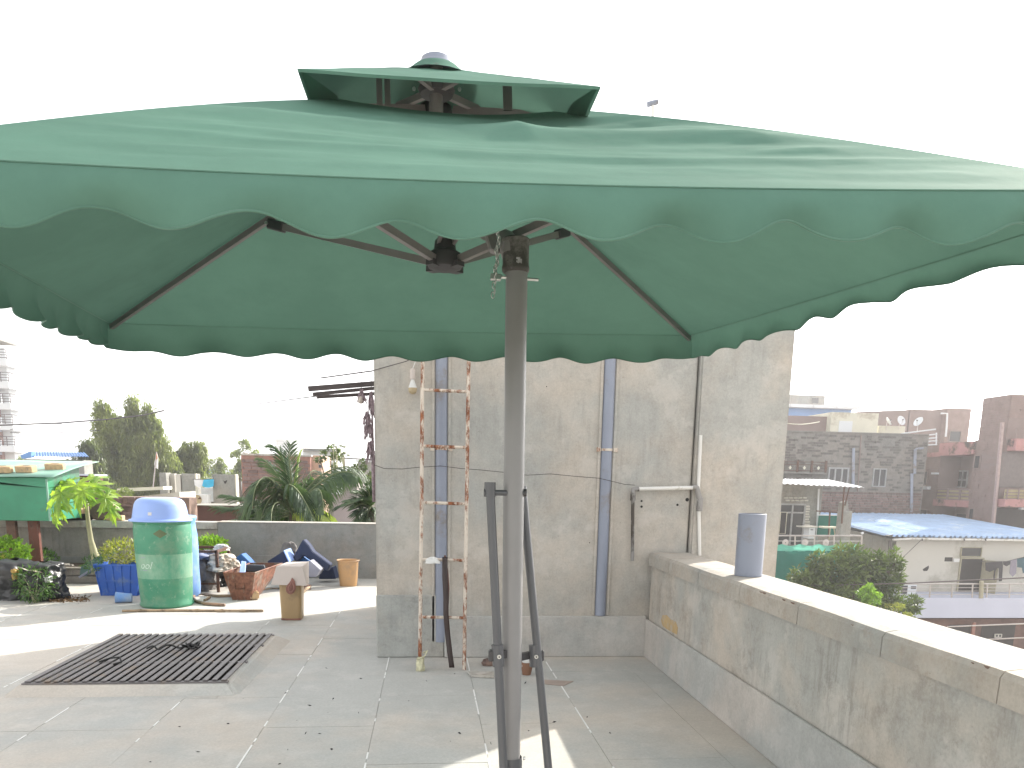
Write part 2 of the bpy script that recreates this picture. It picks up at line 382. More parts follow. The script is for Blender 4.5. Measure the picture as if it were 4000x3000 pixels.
# ---- right parapet
rp = thing('parapet_wall', (1.86, 1.4, 0), 'stained cement parapet with sunlit coping running along the right side', 'parapet')
MB().box(XP + .012, 1.99, FY0, YT - .04, -.005, .717).build('wall', 'parapet', rp, bevel=.004)
MB().box(XP - .012, XP + .0118, FY0, YT - .03, 0, .30).build('skirting', 'skirt', rp, bevel=.006)
cuts = [FY0, -1.2, .2, 1.35, 2.02, 2.62, 3.28, 3.95, 4.6, 5.2, YT - .037]
for i in range(len(cuts) - 1):
    y0, y1 = cuts[i] + .0028, cuts[i + 1] - .0028
    m_ = MB()
    def prof(Y):
        e = .004 * nz(Y * 2.2, 1); e2 = .004 * nz(Y * 2.1, 7)
        return [(XP - .012 + e, .72), (XP - .010 + e, .80 + e2), (XP + .002 + e, .819 + e2), (XP + .05, .825), (1.98, .822), (2.02 + e2, .812), (2.022 + e2, .72)]
    n = max(3, int((y1 - y0) / .12)); base = 0
    for k in range(n + 1):
        Y = y0 + (y1 - y0) * k / n
        for (X, Z) in prof(Y): m_.v.append(Vector((X, Y, Z)))
    L = 7
    for k in range(n):
        for q in range(L):
            q2 = (q + 1) % L; m_.f.append((k * L + q, k * L + q2, (k + 1) * L + q2, (k + 1) * L + q))
    m_.f.append(tuple(range(L))); m_.f.append(tuple(n * L + q for q in reversed(range(L))))
    m_.build('coping_slab', 'cap', rp)
def onwall(name, pts, Xp, m, th=.0025):
    MB().poly([PX(x, y, Xp) for x, y in pts], (-th, 0, 0)).build(name, m, rp)
M['ochre'] = mat('ochre_patch', (.46, .33, .17), rough=.9, var=.15, scale=12, dirt=.35, dirtc=(.42, .37, .3))
M['chip'] = mat('chipped_brown', (.20, .14, .11), rough=.95, var=.3, scale=30)
onwall('ochre_patch', [(2588, 2404), (2604, 2402), (2622, 2420), (2640, 2428), (2648, 2452), (2645, 2480), (2628, 2470), (2606, 2458), (2590, 2446), (2582, 2424)], XP + .0115, 'ochre', .001)
for (x, y, s) in ((2985, 2314, 9), (2972, 2311, 6), (3062, 2341, 8), (3096, 2353, 9), (3855, 2602, 13), (3800, 2588, 7), (3330, 2440, 5)):
    onwall('chip', [(x - s, y - s * .35), (x + s, y + s * .2), (x + s * .4, y + s * .9), (x - s * .3, y + s * .6)], XP - .0155, 'chip', .001)
# stub pipe on the coping
x0, x1, z0, z1 = pxrect(2868, 2000, 2982, 2255, 4.15)
pc = F(2922, 2248, .825)
t = tag(MB().lathe([(.078, 0), (.078, .355), (.0735, .357), (.0735, .05), (.0, .05)], (pc.x + .0, pc.y, .826), 32).build('vent_pipe', 'pvcgrey', smooth=2), 'short fat grey plastic pipe standing open on the sunlit coping', 'pipe')
STUB = t
# ---- back parapet
bp = thing('parapet_wall', (-4, YB + .1, 0), 'weathered back parapet behind the drum, with a projecting coping band', 'parapet')
xj = P(853, 2100, YB).x
MB().box(FX0, xj - .002, YB + .02, YB + .23, -.005, .63).build('wall', 'backwall', bp, bevel=.004)
MB().box(FX0, xj, YB - .015, YB + .25, .632, .725).build('coping', 'capside', bp, bevel=.008)
MB().box(FX0, xj - .003, YB - .0, YB + .018, 0, .26).build('skirting', 'backwall2', bp, bevel=.006)
bp2 = thing('parapet_wall', (0, YB + .1, 0), 'plain grey back parapet between the drum corner and the tower', 'parapet')
MB().box(xj + .003, 2.1, YB - .03, YB + .23, -.005, .722).build('wall', 'backwall2', bp2, bevel=.006)
MB().box(xj + .003, 2.1, YB - .034, YB + .2345, .7225, .735).build('coping', 'cap', bp2, bevel=.004)
MB().box(xj + .01, TX0 - .01, YB - .04, YB - .031, 0, .30).build('skirting', 'backwall2', bp2, bevel=.003)
lp = tag(MB().box(FX0 - .2, FX0 - .002, FY0, YB + .2, -.005, .72).build('parapet_wall', 'backwall', bevel=.01), 'low cement parapet closing the far left side of the terrace', 'parapet')
# ---- grating over the shaft
gr = thing('drain_grate', (-1.9, 5.8, 0), 'dark slatted steel grating over the shaft, on a raised cement kerb', 'grating')
def kerb():
    m_ = MB(); o_ = .16; zt = .066
    ot = [(GX0 - .12, GY0 - .13), (GX1 + .12, GY0 - .13), (GX1 + .16, GY1 + .12), (GX0 - .12, GY1 + .1)]
    it = [(GX0 - .04, GY0 - .04), (GX1 + .04, GY0 - .04), (GX1 + .04, GY1 + .04), (GX0 - .04, GY1 + .04)]
    ih = [(GX0, GY0), (GX1, GY0), (GX1, GY1), (GX0, GY1)]
    m_.v = [Vector((x, y, -.004)) for x, y in ot] + [Vector((x, y, zt)) for x, y in it] + [Vector((x, y, zt)) for x, y in ih] + [Vector((x, y, -.03)) for x, y in ih]
    for r_ in range(3):
        for k in range(4): m_.f.append((r_ * 4 + k, r_ * 4 + (k + 1) % 4, (r_ + 1) * 4 + (k + 1) % 4, (r_ + 1) * 4 + k))
    return m_
kb = kerb(); kk = kb.build('kerb', 'floor', gr); 
bm = bmesh.new(); bm.from_mesh(kk.data); bmesh.ops.bevel(bm, geom=[e for e in bm.edges if max(v.co.z for v in e.verts) < .08 and min(v.co.z for v in e.verts) > -.1 and e.calc_face_angle(0) > .2], offset=.02, segments=3, affect='EDGES'); bm.to_mesh(kk.data); bm.free()
gz = .068; A0, A1, B0, B1 = GX0 - .035, GX1 + .035, GY0 - .035, GY1 + .035
n = 22
for i in range(n):
    x = A0 + .03 + (A1 - A0 - .06) * i / (n - 1); z = gz + random.uniform(0, .002); w = .0168
    MB().box(x - w, x + w, B0 + random.uniform(0, .01), B1 - random.uniform(0, .01), z, z + .008).build('slat', 'grate', gr, bevel=.002)
for y in (B0 + .53, B0 + 1.06): MB().box(A0, A1, y - .02, y + .02, gz - .012, gz - .0015).build('cross_bar', 'grate', gr)
for y0 in (B0 - .006, B1 - .03): MB().box(A0, A1, y0, y0 + .036, gz - .012, gz - .002).build('edge_bar', 'grate', gr)
# frayed rope knotted on the grating
pts = []
for i in range(60):
    u = i / 59; c = Vector((-2.03 + .32 * u, 5.62 + .12 * u, gz + .02))
    pts.append(c + Vector((.012 * math.sin(9 * u + 1), .016 * math.sin(15 * u), .012 + .012 * math.sin(17 * u))))
pts1 = pts
pts = [Vector((-1.74, 5.73, gz + .02)) + Vector((.05 * math.cos(t_ * .9), .055 * math.sin(t_ * 1.3), .012 + .014 * math.sin(t_ * 2.1))) for t_ in np.linspace(0, 14, 60)]
rp_ = MB().tube(pts1 + pts, .0065, 6)
tag(rp_.build('rope', 'black', smooth=1), 'knotted black rope lying on the slatted grating', 'rope')
rp_ = MB(); rp_.tube([(-2.22, 5.30, gz + .012), (-2.16, 5.34, gz + .03), (-2.09, 5.32, gz + .04), (-2.06, 5.26, gz + .02), (-2.10, 5.23, gz + .012)], .0065, 6)
tag(rp_.build('rope_scrap', 'black', smooth=1), 'short loose curl of black rope on the near left of the grating', 'rope')
# ================================================================ PARASOL
BL = P(425, 1262, 3.70); BR = P(2700, 1310, 3.82); FL = P(-790, 585, 1.27); FR = P(4540, 745, 1.42)
def seg_x(a, b, c, d):   # plan intersection of diagonals
    x1, y1, x2, y2, x3, y3, x4, y4 = a.x, a.y, b.x, b.y, c.x, c.y, d.x, d.y
    den = (x1 - x2) * (y3 - y4) - (y1 - y2) * (x3 - x4); t = ((x1 - x3) * (y3 - y4) - (y1 - y3) * (x3 - x4)) / den
    return Vector((x1 + t * (x2 - x1), y1 + t * (y2 - y1), 0))
CC = seg_x(BL, FR, BR, FL)
TOP = P(1702, 395, CC.y + .1); TOP = Vector((TOP.x, TOP.y, TOP.z))       # where the ribs meet
um = thing('parasol', (.245, 2.24, 0), 'big green square parasol with double top, scalloped valance and grey pole', 'parasol')
CORN = [BL, BR, FR, FL]           # panel k runs CORN[k] -> CORN[k+1]: back, right, front, left
VIN = .27
BOW = [.006, .006, .028, .028]          # how far each rib bows up (back-left, back-right, front-right, front-left)
CRIN = P(1960, 508, 1.85)
def surf(k, u, v):
    a, b = CORN[k], CORN[(k + 1) % 4]
    rim = a.lerp(b, u)
    mid = 4 * u * (1 - u)
    p = TOP.lerp(rim, v)
    edge_in = (TOP - rim); edge_in.z = 0; edge_in.normalize()
    p = p + edge_in * (.02 * mid * v ** 3)
    # slack: panels sag between the ribs, ribs bow slightly upwards
    bw = BOW[k] * (1 - u) + BOW[(k + 1) % 4] * u; ue = min(1, 9 * min(u, 1 - u))
    p.z += math.sin(math.pi * min(1, v)) * (bw - (.030 if k == 2 else .022) * mid) - .012 * mid * v ** 2
    s = u * 2.6
    w = nz(s * .9 + k * 7, v * 5, 1) * .006 + nz(s * 1.3 + k * 3, v * 16, 4) * .0035 + nz(s * 2.2, v * 30 + s * 2, 9) * .0022 + (abs(nz(s * 1.7 + 3, v * 42 - s * 3, 2)) ** .6 - .3) * .0035 + nz(s * 9, v * 30, 2) * .0007
    env = min(1, (1 - v) * 9) * min(1, (v - VIN) * 6 + .3) * ue
    p.z += w * env
    if k == 2:      # front panel (u from right to left): ridge where the arm lifts the cloth, plus long tension folds
        vc = .60 + .03 * math.cos(3 * u); pk = math.exp(-(abs(u - .466) / .05) ** 1.2)
        p.z += ue * (.017 + .020 * pk) * math.exp(-(abs(v - vc) / (.05 if v > vc else .11)) ** 1.3)
        p.z -= .010 * ue * math.exp(-((v - .45) / .07) ** 2)
        f = math.sin(v * 70 + 4 * u + 3.5 * nz(s * .8, v * 3)) * .0020 * (math.exp(-((u - .18) / .2) ** 2) + .3 * math.exp(-((u - .85) / .12) ** 2)) * env
        p.z += f
        p.z += ue * .0035 * math.exp(-((v - .82 + .05 * u) / .012) ** 2) + ue * .003 * math.exp(-((v - .72 - .04 * math.sin(4 * u)) / .012) ** 2)
    return p
nu, nv = 110, 60
for k in range(4):
    MB().grid(lambda u, v: surf(k, u, VIN + (1 - VIN) * v), nu, nv if k == 2 else 36).build('canopy_panel', 'canopy', um, smooth=1)
    # seam piping along the rim
    MB().tube([surf(k, i / 60, 1) + Vector((0, 0, .001)) for i in range(61)], .0018, 6).build('rim_seam', 'canopy_hem', um, smooth=1)
# scalloped valance
def val(k, u, t):
    a, b = CORN[k], CORN[(k + 1) % 4]; top = surf(k, u, 1)
    e = (b - a); e.z = 0; e.normalize(); out = Vector((e.y, -e.x, 0)); c = (a + b) / 2 - TOP; c.z = 0
    if out.dot(c) < 0: out = -out
    if k == 2: ph = (.0, )[0]; uu = u * 10 + .46
    elif k == 0: uu = u * 10 + .15
    else: uu = u * 9 + .3
    L = (.074 if k == 2 else .118 if k == 0 else (.112 - .055 * min(1, u * 1.6)) if k == 1 else .10) + (.016 if k == 2 else .010 if k == 0 else .007) * math.sin(2 * math.pi * uu) + .007 * nz(u * 7, k)
    ends = min(1, min(u, 1 - u) * 14)
    wob = (.5 if k in (0, 1) else .8) * (.018 * math.sin(2 * math.pi * uu + 1.1) + .012 * nz(u * 9, k, 5)) * t ** 1.3 + .010 * math.sin(2 * math.pi * uu * .5 + k) * t
    bul = .012 * math.sin(math.pi * t); q = max(0, 1 - min(u, 1 - u) * 16)
    L += .006 * nz(u * 23, k + 3, 2)
    if q > 0:
        cr = CORN[k] if u < .5 else CORN[(k + 1) % 4]; dg = cr - TOP; dg.z = 0; dg.normalize(); out = (out * (1 - q) + dg * q).normalized(); wob *= 1 - q; L = L * (1 - q) + (.105 if not (k == 1 and u > .5) and not (k == 2 and u < .5) else .07) * q
    return top + out * (wob * ends + bul + .01 * t) + Vector((0, 0, -L * t))
for k in range(4):
    MB().grid(lambda u, t: val(k, u, t), 200, 10).build('valance', 'canopy', um, smooth=1)
    MB().tube([val(k, i / 240, 1) for i in range(241)], .0022, 6).build('hem', 'canopy_hem', um, smooth=1)
# upper vent canopy
VX = CC.x + .0; 
vFL = P(1160, 268, 2.02); vFR = P(2348, 338, 2.02); vBL = Vector((vFL.x + .03, 2.86, vFL.z + .0)); vBR = Vector((vFR.x - .03, 2.86, vFR.z + .0))
vT = P(1705, 262, (2.02 + 2.86) / 2); VC = [vBL, vBR, vFR, vFL]
def vsurf(k, u, v):
    a, b = VC[k], VC[(k + 1) % 4]; p = vT.lerp(a.lerp(b, u), v); mid = 4 * u * (1 - u)
    p.z -= .018 * mid * v ** 2 * (0.2 if k == 2 else 1); p.z += nz(u * 4 + k * 9, v * 4) * .003
    return p
for k in range(4):
    MB().grid(lambda u, v: vsurf(k, u, .08 + .92 * v), 40, 16).build('vent_panel', 'canopy', um, smooth=1)
    def vv(u, t):
        top = vsurf(k, u, 1); c = top - vT; c.z = 0; c.normalize()
        return top + Vector((0, 0, -.006 * t)) - c * .003 * t
    MB().grid(vv, 40, 2).build('vent_edge', 'canopy_hem', um, smooth=1)
# vent side cheeks: cloth from the vent's edge curving down to the main canopy (back, left and right)
for k in (0, 1, 3):
    def ck(u, t):
        a = vsurf(k, u, .985); bq = surf(k, u, VIN + .015); p = a.lerp(bq, t)
        c = Vector((vT.x, vT.y, 0)) - Vector((p.x, p.y, 0)); c.normalize(); p = p + c * (.05 * math.sin(math.pi * t)); return p
    MB().grid(ck, 24, 8).build('vent_cheek', 'canopy', um, smooth=1)
# finial
fz = vT + Vector((0, 0, -.01))
MB().lathe([(.0, .034), (.035, .033), (.044, .028), (.046, .018), (.052, .012), (.056, .004), (.058, -.01)], fz, 24).build('finial_cap', 'pvcgrey', um, smooth=1)
MB().lathe([(.052, .008), (.066, .002), (.082, -.012), (.10, -.03), (.13, -.045)], fz, 24).build('top_collar', 'canopy', um, smooth=1)
# hubs, centre post
hubT = TOP + Vector((0, 0, -.04)); low = P(1738, 1018, CC.y + .02)
uh = MB().lathe([(0, -.02), (.05, -.018), (.055, 0), (.05, .022), (0, .025)], hubT, 12).build('upper_hub', 'plastic_dark', um, smooth=2)
MB().tube([hubT + Vector((0, 0, -.12)), vT + Vector((0, 0, -.01))], .021, 16).build('centre_post', 'frame', um, smooth=2)
def at_px(a, b, px, py):    # point on rib whose picture is nearest to a photo pixel
    best = None
    for i in range(101):
        p = a.lerp(b, i / 100); q = p - EYE; x = PP[0] + FOC * (_X.x * q.x + _Y.x * q.y + _Z.x * q.z) / (_X.z * q.x + _Y.z * q.y + _Z.z * q.z)
        y = PP[1] + FOC * (_X.y * q.x + _Y.y * q.y + _Z.y * q.z) / (_X.z * q.x + _Y.z * q.y + _Z.z * q.z)
        d = (x - px) ** 2 + (y - py) ** 2
        if best is None or d < best[0]: best = (d, p, i / 100)
    return best[1], best[2]
for k, c in enumerate(CORN):
    d = Vector((0, 0, -.022)); pts = []
    for i in range(13):
        v = .04 + .95 * i / 12; p = surf(k, 0, v) if v > VIN else TOP.lerp(c, v) + Vector((0, 0, BOW[k] * math.sin(math.pi * v)))
        pts.append(p + d)
    rb = MB()
    for i in range(12): rb.bar(pts[i], pts[i + 1] + (pts[i + 1] - pts[i]) * .02, .015, .020)
    rb = rb.build('rib', 'frame', um)
    if k == 0: j, tt = at_px(pts[0], pts[-1], 1062, 850)
    elif k == 1: j, tt = at_px(pts[0], pts[-1], 2215, 890)
    else: tt = .5
    j = pts[0].lerp(pts[-1], tt); 
    # nearest on polyline
    ii = int(tt * 12); fr_ = tt * 12 - ii; j = pts[ii].lerp(pts[min(12, ii + 1)], fr_)
    dr = (j - low).normalized(); e0 = low + dr * .05 + Vector((0, 0, -.014)); e1 = j + Vector((0, 0, -.022))
    MB().bar(e0, e1, .016, .021).build('strut', 'frame', um)
    br = MB(); br.bar(e1 - dr * .075, e1 + dr * .012, .026, .034)
    MB.build(br, 'strut_bracket', 'plastic_dark', um, bevel=.004)
    MB().disc(e1 + Vector((-.014, -.012, 0)), .006, (-.3, -1, 0), 8, .006).build('bolt', 'steel', um)
lh = MB().lathe([(0, -.030), (.028, -.029), (.05, -.022), (.053, -.012), (.049, .02), (.034, .028), (.030, .055), (0, .055)], low, 16).build('lower_hub', 'plastic_dark', um, smooth=2)
for q in range(4):
    th = R(45 + 90 * q); MB().bar(low + Vector((math.cos(th) * .035, math.sin(th) * .035, -.018)), low + Vector((math.cos(th) * .066, math.sin(th) * .066, -.016)), .03, .016).build('hub_foot', 'plastic_dark', lh)
MB().tube([low + Vector((0, 0, .05)), hubT + Vector((0, 0, -.1))], .0175, 12).build('lower_post', 'frame', um, smooth=2)
for s in (-.021, .021):
    a = low + Vector((s, -.01, .045)); MB().bar(a, P(1738 if s < 0 else 1826, 872, low.y - .12), .010, .014).build('stay_rod', 'frame', um)
# vent struts and straps
for sx_ in (1480, 1512, 1980):
    a, b_ = P(sx_, 300, 2.22), P(sx_ + 4, 432, 2.22); MB().bar(a, b_, .015 if sx_ < 1900 else .024, .006, up=(0, 1, 0)).build('vent_strap', 'frame', um)
vh_ = P(1705, 352, 2.36)
vhub = MB().lathe([(0, -.014), (.045, -.013), (.052, 0), (.045, .014), (0, .016)], vh_, 14).build('vent_hub', 'plastic_dark', um, smooth=2)
MB().tube([vh_ + Vector((0, 0, -.16)), vh_ + Vector((0, 0, .06))], .017, 12).build('vent_post', 'frame', um, smooth=2)
for (x, y) in ((1525, 428), (1885, 436), (1640, 300), (1790, 306)):
    e_ = P(x, y, 2.36 + (.14 if y > 400 else -.1)); MB().bar(vh_.lerp(e_, .2), e_, .013, .018).build('vent_rib', 'frame', um)
for (x, y) in ((1617, 348), (1795, 350)):
    MB().disc(P(x, y, 2.34), .005, (0, -1, 0), 8, .004).build('bolt', 'steel', um)
# pole
PX0, PY0 = .243, 2.24
def pz(y): return P(2003, y, PY0).z
def pxx(y): return P(2003, y, PY0).x
ztop = surf(2, .435, .5).z - .14
MB().tube([(.255, PY0, .02), (.243, PY0, pz(1060)), (.238, PY0, pz(930))], .0305, 32).build('pole', 'pole', um, smooth=2)
MB().lathe([(.0335, 0), (.034, .01), (.034, pz(2955) - .02 - .03), (.0325, pz(2955) - .03)], (.255, PY0, .03), 24).build('base_sleeve', 'bar', um, smooth=2)
MB().lathe([(.0, .0), (.034, .0), (.0375, .004), (.0385, .012), (.0365, .02), (.036, pz(950) - pz(1066)), (.038, pz(950) - pz(1066) + .004), (.0385, pz(938) - pz(1066)), (.0355, pz(932) - pz(1066))], (.24, PY0, pz(1066)), 32).build('pole_sleeve', mat('sleeve_grey', (.125, .118, .105), rough=.6, dirt=.35, dirtc=(.05, .045, .04), scale=22), um, smooth=2)
MB().tube([(.238, PY0, pz(935)), (.236, PY0, ztop - .06)], .0345, 24).build('upper_pole', 'frame', um, smooth=2)
MB().tube([(.236, PY0, ztop - .08), (.22, PY0 + .06, ztop - .01), (.12, PY0 + .18, ztop + .07), (TOP.x + .04, TOP.y - .03, TOP.z - .13)], [.03, .028, .024, .02], 16).build('arm', 'frame', um, smooth=1)
a = P(1882, 868, PY0 + .06); b_ = P(1948, 868, PY0 + .06); c = P(1955, 990, PY0 + .04); d = P(1915, 975, PY0 + .04)
MB().poly([a, b_, c, d], (0, .035, 0)).build('gusset', 'frame', um, bevel=.004)
# scratched label marks on the sleeve: small dark print rows and a torn white remnant
slv = Vector((.24, PY0, 0))
def onsl(th, z, w, h, m, nm, r=.0372):
    mb = MB(); n = 4
    for i in range(n + 1):
        t_ = th - w / r / 2 + w / r * i / n
        for zz in (z - h / 2, z + h / 2): mb.v.append(slv + Vector((r * math.sin(t_), -r * math.cos(t_), zz)))
    for i in range(n): mb.f.append((2 * i, 2 * i + 2, 2 * i + 3, 2 * i + 1))
    return mb.build(nm, m, um)
pm = mat('faded_print', (.06, .055, .05), bump=0); wm_ = mat('torn_label', (.36, .35, .35), bump=0, var=.3, scale=60)
onsl(.08, pz(1038), .011, .026, wm_, 'label_remnant'); onsl(.30, pz(1034), .005, .014, wm_, 'label_remnant')
for r_, zz in enumerate((1000, 1012, 1029, 1041)):
    for q in range(7):
        if random.random() < .8: onsl(-.75 + q * .24, pz(zz), random.uniform(.003, .007), .0035, pm, 'label_print')
# locking pin and chain
pa = P(1921, 1082, PY0 - .005); pb = P(1962, 1083, PY0 - .005); pc_ = P(2044, 1090, PY0 - .005); pd = P(2103, 1093, PY0 - .005)
MB().tube([pa, pb, pd], .0042, 8).build('locking_pin', 'steel', um, smooth=2)
MB().bar(pa + Vector((-.004, 0, .0)), pa + Vector((.026, 0, -.001)), .018, .016).build('pin_tab', 'steel', um, bevel=.002)
lk = MB(); nseg = 14
for i in range(nseg): pass
def link(cn, ang, nm='chain_link'):
    pts = []
    for i in range(13):
        t_ = 2 * math.pi * i / 12; x, z = .0045 * math.cos(t_), .0085 * math.sin(t_)
        pts.append(cn + Vector((x * math.cos(ang), x * math.sin(ang), z)))
    return MB().tube(pts, .0014, 5, cap=False).build(nm, 'steel', um, smooth=1)
c0 = P(1952, 846, PY0 - .045); c1 = P(1936, 1075, PY0 - .03)
n = 20
for i in range(n): link(c0.lerp(c1, i / (n - 1)) + Vector((.003 * math.sin(i), 0, 0)), .5 if i % 2 else 2.1)
c2 = P(1936, 1096, PY0 - .03)
for i in range(4): link(c2 + Vector((-.004 * (i % 2) - .001 * i, 0, -.0125 * i)), .3 if i % 2 else 1.7)
# stay bars with clamps
def stay(p0, p1, r=.0128):
    d = (p1 - p0); k = (p0.z - .06) / (p0.z - p1.z); end = p0 + d * k
    return MB().tube([p0, end], r, 20).build('stay_bar', 'bar', um, smooth=2)
s1 = P(1914, 1900, PY0 - .02); s1b = P(1966, 2990, PY0 - .06); stay(s1, s1b)
s2 = P(2040, 1900, PY0 + .07); s2b = P(2141, 2990, PY0 + .02); stay(s2, s2b)
MB().tube([s1 + Vector((0, 0, -.03)), s1 + Vector((0, 0, .012))], .0165, 16).build('bar_end_cap', 'bar', um, smooth=2)
hz_ = P(1912, 1925, PY0 - .02)
MB().tube([hz_ + Vector((-.016, 0, 0)), hz_ + Vector((-.005, 0, 0)), P(2052, 1925, PY0 - .01)], [.012, .0085, .0085], 12).build('hinge_bolt', 'bar', um, smooth=2)
MB().tube([P(2046, 1925, PY0 - .01), P(2056, 1925, PY0 - .01)], .011, 12).build('bolt_head', 'plastic_dark', um, smooth=2)
for (px, sgn, YY) in ((1944, -1, PY0 - .04), (2087, 1, PY0 + .045)):
    cA = P(px - (2 if sgn < 0 else 0), 2518, YY); cB = P(px + 4, 2602, YY)
    cl = MB().tube([cA, cB], .0178, 20).build('clamp', 'bar', um, smooth=2)
    m_ = cA.lerp(cB, .5)
    MB().disc(m_ + Vector((0.002, -.0175, 0)), .0062, (0, -1, 0), 12, .004).build('clamp_bolt', 'steel', cl, smooth=2)
    MB().tube([m_ + Vector((0.002, -.0215, 0)), m_ + Vector((0.002, -.0225, 0))], .0025, 8).build('bolt_socket', 'plastic_dark', cl)
    MB().bar(m_ + Vector((sgn * .012, .0, 0)), m_ + Vector((sgn * .028, .0, 0)), .02, .034).build('clamp_clip', 'plastic_dark', cl, bevel=.003)
    MB().bar(m_ + Vector((-sgn * .012, .01, 0)), Vector((.25, PY0, m_.z)), .016, .022).build('clamp_link', 'plastic_dark', cl)
MB().tube([P(2044, 2962, PY0), P(2052, 2962, PY0)], .006, 8).build('sleeve_bolt', 'steel', um)
# cross foot with weights (below the frame)
for an in (R(45), R(-45)):
    d = Vector((math.cos(an), math.sin(an), 0)) * .5; MB().bar(Vector((.255, PY0, .024)) - d, Vector((.255, PY0, .024)) + d, .06, .04).build('foot_bar', 'bar', um, bevel=.004)
# ================================================================ THINGS ON THE TERRACE
M['green_drum'] = None
def drum_mat():
    m, nt, b = _new('faded_green_drum')
    tc = nt.nodes.new('ShaderNodeTexCoord'); sx = nt.nodes.new('ShaderNodeSeparateXYZ'); nt.links.new(tc.outputs['Object'], sx.inputs[0])
    base = _ramp(nt, _noise(nt, 4, 6), .3, .7, (.025, .18, .10), (.06, .25, .145))
    r = nt.nodes.new('ShaderNodeValToRGB'); r.color_ramp.interpolation = 'CONSTANT'
    e = r.color_ramp.elements; e[0].position = 0; e[0].color = (0, 0, 0, 1); e[1].position = .30; e[1].color = (1, 1, 1, 1); e2 = e.new(.545); e2.color = (0, 0, 0, 1)
    nt.links.new(sx.outputs['Z'], r.inputs[0])
    band = _ramp(nt, _noise(nt, 7, 9, .7, (1, 1, .5)), .35, .65, (.07, .27, .165), (.24, .38, .27))
    c = _mix(nt, r.outputs[0], base, band)
    c = _mix(nt, _ramp(nt, _noise(nt, 2.6, 10, .75), .47, .62, (0, 0, 0), (.42, .42, .42)), c, (.24, .29, .2))
    c = _mix(nt, _ramp(nt, _noise(nt, 14, 6, .7), .58, .63, (0, 0, 0), (.45, .45, .45)), c, (.26, .36, .27))
    nt.links.new(c, b.inputs['Base Color']); b.inputs['Roughness'].default_value = .5; return m
M['green_drum'] = drum_mat()
M['lid_blue'] = mat('pale_blue_plastic', (.26, .38, .72), rough=.42, var=.06, scale=2, bump=.04, dirt=.08, dirtc=(.3, .33, .4))
M['barrel_blue'] = mat('faded_blue_plastic', (.15, .30, .62), rough=.55, var=.12, scale=4, dirt=.3, dirtc=(.28, .36, .5))
M['crate_blue'] = mat('blue_crate_plastic', (.02, .10, .42), rough=.5, var=.1, dirt=.15, dirtc=(.1, .17, .35))
M['navy'] = mat('navy_foam', (.022, .033, .075), rough=.85)
M['foamblue'] = mat('mid_blue_foam', (.03, .13, .36), rough=.7)
M['palegrey'] = mat('pale_foam', (.26, .27, .33), rough=.8)
M['bagblack'] = mat('black_plastic_bag', (.02, .021, .022), rough=.35, bump=.6, fine=25)
M['bagwhite'] = mat('dirty_white_sacking', (.5, .46, .40), rough=.8, var=.3, scale=9, bump=.6, fine=20, dirt=.25, dirtc=(.2, .15, .1))
M['baggrey'] = mat('grey_sacking', (.16, .15, .145), rough=.85, var=.25, bump=.6, fine=18)
M['soil'] = mat('potting_soil', (.06, .045, .03), rough=.95, bump=.8, fine=40)
M['card_white'] = mat('pale_cardboard', (.52, .46, .42), rough=.75, var=.03, bump=.05)
M['beige'] = mat('beige_plastic', (.36, .25, .13), rough=.4, var=.08, scale=3, bump=.04, dirt=.12, dirtc=(.25, .18, .11))
M['tan'] = mat('tan_plastic', (.42, .25, .115), rough=.38, var=.05, scale=3, bump=.03, dirt=.08, dirtc=(.3, .2, .12))
M['brownflap'] = mat('reddish_brown_leather', (.22, .095, .07), rough=.5, var=.25, scale=18, bump=.5, fine=60)
M['traymetal'] = rusty('rusted_tray_paint', (.22, .20, .16), rust=(.19, .08, .05), amt=.75, scale=8)
M['iron'] = rusty('rusted_iron', (.05, .035, .03), rust=(.10, .045, .025), amt=.8)
M['redpost'] = rusty('oxide_red_post', (.13, .045, .03), rust=(.11, .06, .04), amt=.5, scale=6)
M['tin_green'] = mat('green_painted_tin', (.03, .21, .115), rough=.5, var=.16, scale=3, bump=.1, dirt=.2, dirtc=(.05, .13, .08))
M['tin_roof'] = mat('pale_green_sheet', (.20, .36, .29), rough=.6, var=.1, scale=2, dirt=.2, dirtc=(.3, .36, .3))
M['brick'] = mat('sandy_brick', (.47, .33, .19), rough=.9, var=.15, scale=20, bump=.6, fine=90, dirt=.2, dirtc=(.3, .22, .15))
M['bamboo'] = mat('old_bamboo', (.33, .24, .15), rough=.7, var=.25, scale=12, dirt=.3, dirtc=(.15, .11, .07))
M['hose'] = mat('brown_tube', (.27, .17, .11), rough=.5, var=.2, dirt=.3)
M['leather'] = mat('dark_strap', (.035, .02, .017), rough=.45, var=.3)
M['paper'] = mat('white_paper', (.62, .62, .6), rough=.7, var=.05)
M['cloth_y'] = mat('pale_rag', (.5, .48, .33), rough=.9, var=.3, scale=30)
M['trough'] = concrete('trough_cement', (.19, .18, .165), stain=.6, streak=.4, stainc=(.07, .06, .055))
M['plant_l'] = leafmat('lime_leaves', (.08, .17, .02), (.22, .34, .05), trans=.4, scale=6)
M['plant_d'] = leafmat('dark_plant_leaves', (.03, .075, .02), (.10, .19, .05), trans=.3, scale=8)
M['plant_y'] = leafmat('yellowing_leaves', (.12, .17, .03), (.36, .34, .08), trans=.35, scale=12)
M['papaya'] = leafmat('papaya_leaf', (.15, .27, .05), (.34, .44, .08), trans=.4, scale=5)
M['stem'] = mat('plant_stem', (.34, .33, .2), rough=.7, var=.2)
